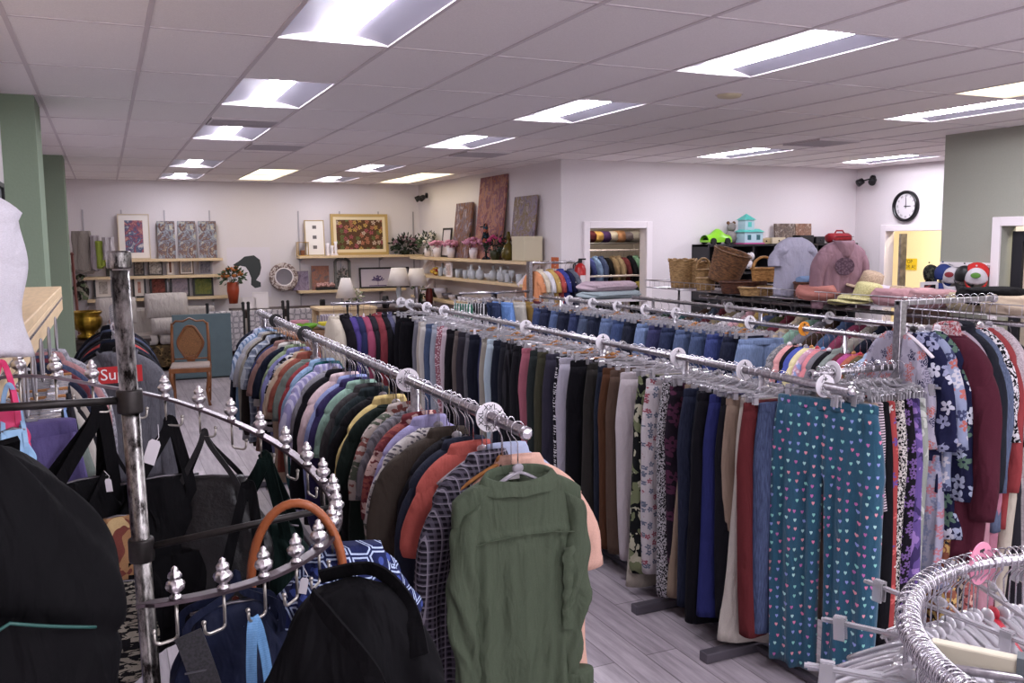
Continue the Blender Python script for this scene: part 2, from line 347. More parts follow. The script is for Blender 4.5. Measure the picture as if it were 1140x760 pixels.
# ---------------------------------------------------------------- lamps in the ceiling
TUBE = emit('lit_diffuser', '#f5f3ff', 30); TUBEF = emit('dimmed_lit_diffuser', '#f5f3ff', 14); TUBEY = emit('warm_lit_panel', '#ffefc4', 1.5); REFL = simple('reflector_white', '#8a8693', .45)
LNAMES = {(2, -1): 'bright white ceiling light nearest the camera in the left row', (2, 1): 'second white ceiling light of the left row', (2, 3): 'third white ceiling light of the left row, just past the return grille',
 (2, 6): 'fourth white ceiling light of the left row', (2, 8): 'small farthest white ceiling light of the left row by back wall', (6, -1): 'large bright ceiling light in the upper right of the photo',
 (6, 1): 'white ceiling light near the photo centre above the pants racks', (6, 3): 'small white ceiling light behind the centre one', (6, 6): 'far white ceiling light beside the cream panels', (6, 8): 'farthest white ceiling light of the middle row by back wall',
 (11, 0): 'long thin bright ceiling light above the green wall', (12, 3): 'white ceiling light close to the wall with the black shelving', (16, 3): 'white ceiling light over the clock corner'}
def troffer(i, n, lab, grp='lit ceiling lights in the grid'):
    x0, x1, y0, y1 = GX(i)+.012, GX(i+1)-.012, GY(n)+.01, GY(n+1)-.01; xc = (x0+x1)/2; yc = (y0+y1)/2; w = (x1-x0)/2; l = (y1-y0)/2
    t = thing('ceiling_light', lab, 'light', (xc, yc, CEIL), group=grp)
    hb = B(); hb.box(-w, w, -l, l, .1, .12); hb.box(-w-.002, -w, -l, l, 0, .12); hb.box(w, w+.002, -l, l, 0, .12)
    for s in (-1, 1): hb.box(-w, w, s*l-.001*s, s*l+.001*s, 0, .12)
    hb.build('housing', WHITEP, t)
    for s in (-1, 1):                                # curved wings
        G = []
        for k in range(9):
            u = k/8; G.append([(s*(w-(w-.085)*u), yy, .002+.036*math.sin(u*PI/2)) for yy in (-l, l)])
        B().grid(G).build('reflector', REFL, t, smooth=True)
    G = [[(.085*math.cos(a), yy, .038-.03*math.sin(a)) for yy in (-l+.02, l-.02)] for a in [PI*k/8 for k in range(9)]]
    B().grid(G).build('diffuser', TUBEF if n >= 6 else TUBE, t, smooth=True)  # rear rows get a dimmer emitter to hold down the back wall brightness
    return t
for (i, n) in TROF: troffer(i, n, LNAMES[(i, n)])
for (i, n) in BACKT: troffer(i, n, 'white ceiling light outside the view behind the camera', 'ceiling lights behind the camera')
YN_ = {(4, 7): 'cream lit ceiling panel left of the middle row, nearer half', (4, 8): 'cream lit ceiling panel left of the middle row, half by the back wall', (8, 7): 'cream lit ceiling panel above the alcove corner, nearer half',
 (8, 8): 'cream lit ceiling panel above the alcove corner, half by the back wall', (10, -1): 'cream lit ceiling panel at the right photo edge'}
for (i, n) in YELT:
    t = thing('ceiling_panel_light', YN_[(i, n)], 'light', ((GX(i)+GX(i+1))/2, (GY(n)+GY(n+1))/2, CEIL), group='cream lens ceiling lights')
    B().box(-.29, .29, -.6, .6, .012, .03).build('lens', TUBEY, t)
    B().box(-.3, -.28, -.61, .61, -.003, .03).box(.28, .3, -.61, .61, -.003, .03).box(-.3, .3, -.61, -.59, -.003, .03).box(-.3, .3, .59, .61, -.003, .03).build('frame', WHITEP, t)
def vent(i, y0, y1, lab):
    x0, x1 = GX(i)+.02, GX(i+1)-.02; t = thing('ceiling_vent', lab, 'vent', ((x0+x1)/2, (y0+y1)/2, CEIL)); w = (x1-x0)/2; l = (y1-y0)/2
    B().box(-w, w, -l, l, -.003, .0).build('backing', simple('vent_dark', '#8f878b', .7), t)
    b = B(); n = max(3, int(2*l/.04))
    for k in range(n): y = -l+2*l*(k+.5)/n; b.obox((0, y, -.012), (w, 0, 0), (0, .012, .006), (0, -.001, .002))
    b.build('louvre', simple('vent_grey', '#b5adb1', .6), t)
    B().box(-w, w, -l-.01, -l+.008, -.018, .0).box(-w, w, l-.008, l+.01, -.018, .0).box(-w, -w+.015, -l, l, -.018, 0).box(w-.015, w, -l, l, -.018, 0).build('frame', TBAR, t)
vent(2, GY(2)+.75, GY(3)-.03, 'grey louvred return vent between two white lights'); vent(3, GY(4)+.2, GY(4)+.8, 'faint square supply vent in the ceiling past the grille')
vent(12, GY(2)+.2, GY(2)+.75, 'supply vent in the ceiling before the black shelving wall'); vent(7, GY(4)+.2, GY(4)+.8, 'supply vent in the ceiling near the alcove corner')
t = thing('smoke_detector', 'flat beige round disc on the ceiling under the large light', 'smoke detector', (4.22, 5.46, CEIL)); B().lathe([(.085, 0), (.09, -.008), (.08, -.022), (.03, -.03), (.0, -.03)], n=24).build('cover', simple('detector_beige', '#c9bd9f', .5), t, smooth=True); B().lathe([(.1, 0), (.1, -.005), (0, -.005)], n=24).build('base_ring', TBAR, t)
# world and view
w = bpy.data.worlds.new('world'); bpy.context.scene.world = w; w.use_nodes = True; w.node_tree.nodes['Background'].inputs[0].default_value = (.6, .57, .62, 1); w.node_tree.nodes['Background'].inputs[1].default_value = 2.6
def room_lamp(name, lab, x, y, z, e, sx=.5, sy=1.1, m=None):
    t = thing(name, lab, 'light', (x, y, z)); B().box(-sx/2, sx/2, -sy/2, sy/2, -.02, -.005).build('lens', emit('lens_'+name+str(e), '#fff3dc', e), t); B().box(-sx/2-.03, sx/2+.03, -sy/2-.03, sy/2+.03, -.005, .02).build('housing', WHITEP, t)
room_lamp('stockroom_light', 'ceiling light inside the stock room behind the doorway', 6.6, 12.2, CEIL-.022, 12)
room_lamp('cream_room_light', 'ceiling light inside the cream room behind the clock wall doorway', 11.7, 9.6, CEIL-.022, 34)
room_lamp('fitting_room_light', 'ceiling light inside the fitting room behind the green wall', 8.9, 5.5, CEIL-.022, 14)
vs = bpy.context.scene.view_settings; vs.view_transform = 'Standard'; vs.look = 'None'; vs.exposure = 1.18; vs.gamma = 1; vs.use_curve_mapping = False
sc = bpy.context.scene; sc.cycles.use_denoising = True; sc.cycles.max_bounces = 10; sc.cycles.diffuse_bounces = 6; sc.cycles.transparent_max_bounces = 8; sc.cycles.transmission_bounces = 4; sc.cycles.sample_clamp_indirect = 6
sc.cycles.caustics_reflective = False; sc.cycles.caustics_refractive = False
# ================================================================ GARMENTS
def shirt_body(W=.44, L=.70, T=.05, flare=1.0, seed=0, neck=.075, drop=.10, nx=40, fold=1.0):
    """lofted torso hanging from a hanger; origin on the rail, x across, y along the rail, z up"""
    rnd = random.Random(seed); ph = [rnd.uniform(0, 6.28) for _ in range(8)]; z0 = -drop; G = []
    rows = [(0, neck*.8, -.006, .5), (.0, neck, -.002, .75)]
    for k in range(1, 9):
        u = k/8; hw = neck+(W/2-neck)*(.55*u+.45*math.sin(u*PI/2)); rows.append((0, hw, -.112*u**1.35-.004, .7+.3*u))
    for k in range(1, 19):
        u = k/18; hw = W/2*(1-.05*math.sin(u*PI*.6)+(flare-1)*u)+.006*math.sin(9*u+ph[0]); rows.append((u, hw, -.116-(L-.116)*u, 1+.25*u))
    for (u, hw, z, th) in rows:
        ring = []
        for j in range(nx):
            a = 2*PI*j/nx; c, s = math.cos(a), math.sin(a)
            px = hw*(abs(c)**.75)*(1 if c > 0 else -1); sy = (abs(s)**.7)*(1 if s > 0 else -1)
            q = px/(W/2); amp = fold*u**.7*.012
            wav = amp*(math.sin(9*q+ph[1]+1.3*u)+.7*math.sin(17*q+ph[2]-2*u)+.5*math.sin(4*q+ph[3]))
            if s < 0: wav = amp*(math.sin(8*q+ph[4]+1.1*u)+.8*math.sin(15*q+ph[5]+2*u)+.5*math.sin(5*q+ph[6]))
            ring.append((px, T*th*sy+wav*abs(s)**.5, z0+z+.004*math.sin(11*q+ph[7])*u))
        G.append(ring)
    return B().grid(G, True, caps=True)
def sleeve(side, W=.44, L=.22, T=.045, drop=.10, seed=0, splay=.10, r0=.085, r1=.07):
    rnd = random.Random(seed*7+side+3); ph = [rnd.uniform(0, 6.28) for _ in range(4)]; n = 18 if L > .4 else 10; G = []
    x, z = W/2-.095, -drop-.125; tot = L+.06; ds = tot/n
    for k in range(n+1):
        u = k/n; s_ = u*tot; th = math.radians(42+46*min(1, s_/(.13+splay))**.8)+(.05*math.sin(6*u+ph[1]) if L > .4 else 0)
        r = (r0+(r1-r0)*u)*(1+.05*math.sin(13*u+ph[0])*u)*(1 if L < .4 else (1-.22*max(0, u-.85)/.15)); ty = T*(1-.15*u)*(.75+.25*min(1, u*5)); ring = []
        nx_, nz_ = math.sin(th), math.cos(th)
        for j in range(18):
            a = 2*PI*j/18; d = r*math.cos(a)+.005*math.sin(5*a+ph[2]+9*u)*u; dy = ty*math.sin(a)+.006*math.sin(3*a+ph[1]+6*u)
            ring.append((side*(x+d*nx_), dy+.01*math.sin(5*u+ph[3]), z+d*nz_))
        G.append(ring); x += ds*math.cos(th); z -= ds*math.sin(th)
    return B().grid(G, True, caps=True)
def collar_mb(neck=.078, drop=.10, T=.045, h=.04, band=False):
    G = []
    for k, (rr, z, ex) in enumerate([(1.0, -.012, .8), (.95, .006, .8), (.88, h*.6, .85), (.95, h*.7, 1.0), (1.08, h*.2, 1.1), (1.18, -.022, 1.15)] if not band else [(1.02, -.016, .95), (.98, .002, .9), (.94, .006, .85), (.9, -.006, .8)]):
        G.append([(neck*rr*math.cos(a), T*.75*ex*math.sin(a), -drop+z-(.015*math.sin(a) if not band else 0)*(1 if k > 2 else 0)) for a in [2*PI*j/22 for j in range(22)]])
    return B().grid(G, True)
def make_shirt_proto(seed, W=.41, L=.80, slv=.22, T=.052, collar=True, flare=1.04, fold=1.25, drop=.145, r0=.07, r1=.068, hood=False, splay=.08):
    d = {}; hide = []
    d['body'] = shirt_body(W, L, T, flare, seed, drop=drop, fold=fold).build('shirt_body', PLACE, smooth=True)
    if slv: 
        for s in (-1, 1): d['s%d' % s] = sleeve(s, W, slv, T*.95, drop, seed, splay, r0, r1).build('sleeve', PLACE, smooth=True)
    d['collar'] = collar_mb(drop=drop, T=T, band=not collar).build('collar', PLACE, smooth=True)
    if hood:
        b = B(); G = []
        for k in range(9):
            u = k/8; G.append([(.11*(1-.25*u)*math.cos(a)*(1+.0*u), -.02-.05*math.sin(a)-.05*u*(1-u)*4*.4, -drop+.01-.2*u+.05*math.sin(u*PI)) for a in [PI*j/12-.2 for j in range(15)]])
        d['hood'] = b.grid(G).build('hood', PLACE, smooth=True)
        d['hood'].modifiers.new('thick', 'SOLIDIFY').thickness = .012
    return d
PLACE = cloth('plain_cloth', '#808080')
PROTO = {}
def proto(key, fn):
    if key not in PROTO: PROTO[key] = fn()
    return PROTO[key]
LEFT = []                                        # prototypes that were never placed are removed at the end
def use(d): LEFT.append(d)
NAMES = {'body': 'shirt_body', 's-1': 'sleeve', 's1': 'sleeve', 'collar': 'collar', 'hood': 'hood'}
def hang_shirt(kind, seed, label, mat, loc, rz=0, group=None, name='shirt', cat='shirt', colmat=None, sc=1, tilt=0):
    P = {'tee': dict(slv=.2, collar=False, L=.74), 'polo': dict(slv=.2, L=.76), 'short': dict(slv=.23, W=.42, L=.80), 'long': dict(slv=.58, L=.84, W=.42, r0=.066, r1=.05), 'knit': dict(slv=.57, L=.72, collar=False, T=.06, r0=.068, r1=.055),
         'tank': dict(slv=0, W=.34, collar=False, L=.62), 'blouse': dict(slv=.36, L=.72, W=.38, T=.05, fold=1.5, collar=False, r0=.062, r1=.066), 'coat': dict(slv=.62, L=1.0, W=.44, T=.065, r0=.075, r1=.06),
         'hoodie': dict(slv=.6, L=.70, W=.46, T=.07, r0=.08, r1=.06, collar=False, hood=True), 'big': dict(slv=.28, W=.47, L=.84, r0=.085, r1=.085), 'card': dict(slv=.6, L=.95, W=.39, T=.05, collar=False, r0=.062, r1=.058, flare=1.15)}[kind]
    v = seed % 3; d = proto((kind, v), lambda: make_shirt_proto(v*11+len(kind), **P))
    t = thing(name, label, cat, loc, rz, group, rot=(0, tilt, rz), sc=sc)
    for k, o in d.items():
        inst(o, t, (colmat if (k in ('collar', 'hood') and colmat) else mat), NAMES[k])
    return t
# ---- trousers
def leg_mb(side, W=.38, L=1.05, hem=.11, T=.03, seed=0, pleat=0, rise=.28, nx=26, waistf=1.0):
    rnd = random.Random(seed*5+side); ph = [rnd.uniform(0, 6.28) for _ in range(6)]; G = []; n = 26
    for k in range(n+1):
        u = k/n; z = -.035-(L-.035)*u; un = max(0, (u*L-rise)/(L-rise))
        wi = W/2*(1+.16*math.sin(min(1, u*L/rise)*PI/2))*waistf   # half garment width at the hips
        if u*L < rise: x0, x1 = -.012, wi
        else:
            cw = wi/2+(hem-wi/2)*un; cx = wi/2+(.0)*un; x0, x1 = cx-cw/1.0*.98+(.0), cx+cw*.98
        cx, hw = (x0+x1)/2, (x1-x0)/2; th = T*(1+.45*math.sin(min(1, u*2.2)*PI/2))
        ring = []
        for j in range(nx):
            a = 2*PI*j/nx; c, s = math.cos(a), math.sin(a); px = hw*(abs(c)**.8)*(1 if c > 0 else -1)
            amp = (.006+.012*pleat)*(.35+.65*min(1, u*4)); q = (cx+px)/.19
            fr = 11 if pleat else 5
            wav = amp*(math.sin(fr*q+ph[0]+1.5*u)+.6*math.sin(fr*1.9*q+ph[1]-1.2*u))
            sw = .018*math.sin(2.2*u+ph[2])*u
            ring.append((side*(cx+px)+.008*math.sin(5*u+ph[3])*u, th*(abs(s)**.75)*(1 if s > 0 else -1)+(wav if s > 0 else -wav*.8 if not pleat else wav)*abs(s)**.5+sw, z))
        G.append(ring)
    return B().grid(G, True, caps=True)
def waist_mb(W=.38, T=.026, wide=.04):
    G = []
    for (f, z) in ((.96, .0), (1.0, -.004), (1.01, -wide+.003), (1.0, -wide), (.97, -wide-.002)):
        G.append([(W/2*f*1.01*(abs(math.cos(a))**.7)*(1 if math.cos(a) > 0 else -1), (T*f+.004)*math.sin(a), z) for a in [2*PI*j/28 for j in range(28)]])
    return B().grid(G, True, caps=True)
def pants_proto(kind, v):
    P = {'slim': dict(hem=.075, L=1.02), 'wide': dict(hem=.13, L=1.05), 'reg': dict(hem=.095, L=1.04), 'crop': dict(hem=.1, L=.8), 'pleat': dict(hem=.118, L=1.18, pleat=1.0, W=.47), 'jean': dict(hem=.09, L=1.0), 'flare': dict(hem=.15, W=.27, L=1.1), 'skirt': dict(hem=.19, L=.72, W=.34, pleat=.6, rise=.6), 'short': dict(hem=.12, L=.45)}[kind]
    W = P.get('W', .38)
    return {'waist': waist_mb(W).build('waistband', PLACE, smooth=True), 'l-1': leg_mb(-1, seed=v, **P).build('trouser_leg', PLACE, smooth=True), 'l1': leg_mb(1, seed=v+9, **P).build('trouser_leg', PLACE, smooth=True)}
DROPP = .115
def hang_pants(kind, seed, label, mat, loc, rz=0, group=None, name='trousers', cat='trousers', wmat=None, sc=1, drop=DROPP, tilt=0):
    v = seed % 3; d = proto(('p', kind, v), lambda: pants_proto(kind, v))
    t = thing(name, label, cat, (loc[0], loc[1], loc[2]-drop), rz, group, rot=(0, tilt, rz), sc=sc)
    for k, o in d.items(): inst(o, t, wmat if (k == 'waist' and wmat) else mat, 'waistband' if k == 'waist' else ('trouser_leg' if kind != 'skirt' else 'skirt_panel'))
    return t
# ---- hangers (origin on the rail)
def hook_pts(R=.017, drop=.07):
    P = [(0, R*math.cos(a)*1.0, -R+0+R*math.sin(a)+R*.55) for a in np.linspace(-.9, PI, 12)]
    return [(0, -p[1], p[2]) for p in P[::-1]][::-1] + []
def hook_mb(drop=.075, r=.0019, R=.023):
    P = []
    for a in np.linspace(math.radians(-50), math.radians(180), 12): P.append((0, R*math.cos(a), .004+R*math.sin(a)))
    P += [(0, -R*.95, -.014), (0, -R*.3, -.032), (0, 0, -.045), (0, 0, -drop)]
    return B().tube([(p[1], 0, p[2]) for p in P], r, 6)      # hook lies in the hanger plane
HP = {}
def hp(key, f):
    if key not in HP: HP[key] = f()
    return HP[key]
def bar_hanger_parts():
    hk = hook_mb().build('hook', CH, smooth=True)
    b = B(); b.tube([(-.19, 0, -.084), (.19, 0, -.084)], .0055, 8).box(-.185, .185, -.006, .006, -.081, -.079)
    b.tube([(-.02, 0, -.06), (-.05, 0, -.078)], .004, 6).tube([(.02, 0, -.06), (.05, 0, -.078)], .004, 6).ball((0, 0, -.064), .012, 8, 6, sc=(1.6, .5, 1))
    bar = b.build('bar', CLEAR)
    c = B(); c.box(-.012, .012, -.010, -.006, -.12, -.070).box(-.012, .012, .006, .010, -.12, -.070).box(-.012, .012, -.006, .006, -.074, -.068)
    cl = c.build('clip', CLEAR); s = B().tube([(-.016, 0, -.085), (-.016, .012, -.085), (.016, .012, -.085), (.016, -.012, -.085), (-.016, -.012, -.085), (-.016, 0, -.085)], .0015, 5).build('clip_spring', CH)
    return hk, bar, cl, s
def bar_hanger(label, loc, rz=0, group=None, clipx=.15, wood=False, spring=True, cut=None, sc=1, tilt=0):
    hk, bar, cl, spn = hp('bar', bar_hanger_parts)
    t = thing('clip_hanger' if not wood else 'wooden_clip_hanger', label, 'hanger', loc, rz, group, rot=(0, tilt, rz), sc=sc)
    inst(hk, t, None, 'hook'); inst(bar, t, WOODH if wood else CLEAR, 'bar')
    for s in (-1, 1):
        c = inst(cl, t, CH if wood else CLEAR, 'clip'); c.location.x = s*clipx
        if spring:
            e = inst(spn, c, None, 'clip_spring')
    return t
def arm_hanger_parts():
    hk = hook_mb(.125).build('hook', CH, smooth=True); b = B()
    P = [(x*.165, 0, -.138-.10*abs(x)**1.25) for x in np.linspace(-1, 1, 15)]
    b.tube(P, .011, 8, flat=(.55, 1)); b.ball((0, 0, -.126), .016, 8, 6, sc=(1.3, .5, 1)); sh = b.build('shoulder_arms', CLEAR, smooth=True)
    b2 = B(); b2.tube([(-.16, 0, -.235), (-.15, 0, -.25), (.15, 0, -.25), (.16, 0, -.235)], .004, 6); lo = b2.build('lower_bar', CLEAR, smooth=True)
    return hk, sh, lo
HM = [simple('hanger_white', '#ded6dc', .35), simple('hanger_black', '#1a1719', .35), CLEAR, simple('hanger_grey', '#8b868d', .3), WOODH, simple('hanger_red', '#b02a3a', .35), simple('hanger_blue', '#5f86b4', .35)]
HMN = ['white plastic', 'black plastic', 'clear plastic', 'grey plastic', 'wooden', 'red plastic', 'blue plastic']
def arm_hanger(label, loc, rz=0, group=None, mi=2, sc=1, lower=False, tilt=0, name='clothes_hanger'):
    hk, sh, lo = hp('arm', arm_hanger_parts)
    t = thing(name, label, 'hanger', loc, rz, group, rot=(0, tilt, rz), sc=sc)
    inst(hk, t, None, 'hook'); inst(sh, t, HM[mi], 'shoulder_arms')
    if lower: inst(lo, t, HM[mi], 'lower_bar')
    return t
# ---- racks
def tube_rail(b, p0, p1, r=.0185): b.tube([p0, p1], r, 14)
def floor_rack(label, X, y0, y1, z, foots=None, far_arm=None, base_w=.32, group='long chrome clothing rails'):
    t = thing('clothing_rack', label, 'clothes rack', (X, y0, 0), group=group)
    b = B(); tube_rail(b, (0, 0, z), (0, y1-y0, z)); b.build('rail', CHW, t, smooth=True)
    for s, yy in ((-1, 0), (1, y1-y0)): B().lathe([(0, 0), (.022, 0), (.022, .012), (.016, .018), (0, .02)], n=14).build('end_cap', CH, t, loc=(0, yy, z)).rotation_euler = (s*-PI/2, 0, 0)
    for fy in (foots or [y0+.9, (y0+y1)/2, y1-.3]):
        B().tube([(0, fy-y0, .03), (0, fy-y0, z-.01)], .0175, 12).build('upright', CHW, t, smooth=True)
        B().box(-base_w, base_w, fy-y0-.03, fy-y0+.03, .0, .05).build('foot', simple('foot_grey', '#57525a', .45, .5), t, bev=.005)
    B().box(-.02, .02, 0, y1-y0, .012, .04).build('base_beam', simple('foot_grey', '#57525a', .45, .5), t, bev=.004)
    if far_arm:
        B().tube([(far_arm, y1-y0, z), (0, y1-y0, z)], .016, 12).build('side_arm', CHW, t, smooth=True)
    return t
DIVM = simple('divider_white', '#e9e4ea', .4); DIVO = simple('divider_orange', '#e0902c', .4)
def text_mesh(name, s, size, mat, parent, loc, rot, ex=.001, align='CENTER'):
    c = bpy.data.curves.new('t', 'FONT'); c.body = s; c.size = size; c.extrude = ex; c.align_x = align; c.align_y = 'CENTER'; c.resolution_u = 3
    o = bpy.data.objects.new('t', c); COL.objects.link(o); dg = bpy.context.evaluated_depsgraph_get(); me = bpy.data.meshes.new_from_object(o.evaluated_get(dg))
    me.name = name; bpy.data.objects.remove(o); bpy.data.curves.remove(c); me.materials.clear(); me.materials.append(mat)
    n = bpy.data.objects.new(name, me); COL.objects.link(n); n.parent = parent; n.location = loc; n.rotation_euler = rot; return n
INK = simple('print_ink', '#17151a', .6)
def divider(label, loc, axis='y', m=None, txt=None, group='round size dividers on the rails'):
    t = thing('size_divider', label, 'size divider', loc, 0 if axis == 'y' else PI/2, group)
    G = []; b = B(); n = 28; ro, ri, th = .052, .017, .002
    G = [[(r*math.cos(2*PI*k/n), yy, r*math.sin(2*PI*k/n)) for k in range(n)] for r, yy in ((ri, -th), (ro, -th), (ro, th), (ri, th), (ri, -th))]
    b.grid(G, True); b.build('disc', m or DIVM, t)
    for tx, a in ((txt, 0),) if txt else (): 
        for k in range(4): text_mesh('size_letters', tx, .026, INK, t, (.034*math.sin(k*PI/2), -th-.0008, .034*math.cos(k*PI/2)), (PI/2, k*PI/2, 0), .0004)
    if not txt: 
        for s in (-1,): B().box(-.012, .012, -th-.0006, -th, .028, .032).box(-.003, .003, -th-.0006, -th, .022, .042).build('size_mark', INK, t)
    return t
def short(s): return s
def rail_label(items, i, rail):
    d = items[i]; same = [j for j, e in enumerate(items) if e == d]
    if len(same) == 1: return f'{d} hanging on {rail}'
    nb = items[i-1] if i > 0 else None; nx = items[i+1] if i+1 < len(items) else None
    return f'{d} hanging on {rail}, just behind the {nb}' if nb else f'{d} hanging first on {rail}'
# ================================================================ RAIL 1: tops
def fm(c, pat='plain', cols=(), sc=1.0): return cloth('cloth_%s_%s_%s_%s' % (c, pat, '_'.join(cols), sc), c, pat, cols, sc)
R1X, R1Z = 1.17, 1.45
floor_rack('long chrome rail crowded with tops in the left middle, its end towards the camera', R1X, 2.5, 7.9, R1Z, foots=[3.6, 5.6, 7.6])
rnd = random.Random(4)
# (description, kind, colour, pattern, colours, hanger)
T1 = [('peach short-sleeved shirt', 'short', 'd9a58f', 'plain', ()), ('black and grey plaid shirt', 'long', '211e26', 'plaid', ('5f5868', '8f8896'), 2.3), ('pale blue collared shirt', 'short', 'aab6d6', 'plain', ()),
 ('orange red polo', 'polo', 'b8402e'), ('dark slate blue shirt', 'long', '262b3c'), ('faded black t-shirt', 'tee', '1f1e24'), ('brown grey big t-shirt', 'big', '3f362f'), ('white patterned shirt', 'tee', 'bdb6b2', 'dots', ('5c5860',)),
 ('lavender button shirt', 'short', '8f88b4'), ('burgundy shirt with pale flowers', 'short', '6c1f26', 'flowers', ('c9a69b', '8c3a30')), ('grey ribbed t-shirt', 'tee', '77737a', 'stripe_v', ('5c5960',)), ('cream leaf print shirt', 'short', 'a89a92', 'flowers', ('7a3d35', '4f5748')),
 ('black green t-shirt', 'tee', '16201c'), ('mustard yellow shirt', 'polo', 'c6ad62'), ('plain black t-shirt', 'tee', '131216'), ('dark teal grey shirt', 'long', '20292c'), ('charcoal shirt', 'long', '3a3739'), ('mint green polo', 'polo', '7fa191'),
 ('deep purple long-sleeved shirt', 'long', '2b2250'), ('periwinkle shirt', 'long', '7a86b8'), ('pale pink dress shirt', 'short', 'c9aeb2'), ('black long-sleeved shirt', 'long', '17151b'), ('light grey marl t-shirt', 'tee', '8f8c94', 'heather', ('6f6c74',)),
 ('lilac striped shirt', 'short', '8a84b2', 'stripe_v', ('b9b4d0',)), ('teal shirt with white emblem', 'long', '0d4f55', 'flowers', ('0d4f55', '0d4f55', 'b9cfd0'), .6), ('sky blue shirt', 'polo', '7f9fc2'), ('crimson t-shirt', 'tee', '8c1c26'),
 ('grey green shirt', 'tee', '6b746d'), ('rust brown shirt', 'polo', '8b3f2b'), ('tan work shirt', 'short', 'b39a80'), ('black and white zebra print top', 'blouse', 'b9b5b9', 'zebra', ('17151a',)), ('blue violet shirt', 'short', '6f70a4'),
 ('sage green shirt', 'short', '7f8f6c'), ('dark navy t-shirt', 'tee', '151a2c'), ('off-white shirt', 'short', 'bdb7b0'), ('dusty rose brown shirt', 'polo', '86605a'), ('bright navy shirt', 'tee', '1d2c5a'), ('black polo', 'polo', '1a181b'),
 ('blue grey plaid shirt', 'short', '5a6478', 'plaid', ('8b93a4', 'c3c7d0')), ('dark brown shirt', 'long', '2d2522'), ('beige work shirt', 'long', '8f877a'), ('silver grey shirt', 'short', '9a979d'), ('medium blue denim shirt', 'long', '4a6d92', 'denim', ('6f8fb0',)),
 ('blue and white striped shirt', 'short', 'a7b2c6', 'stripe_v', ('5f7598',)), ('light lavender shirt', 'short', 'a9a2bd'), ('midnight blue sweatshirt', 'knit', '1c2030')]
Y = 2.62
labs = [e[0] for e in T1]
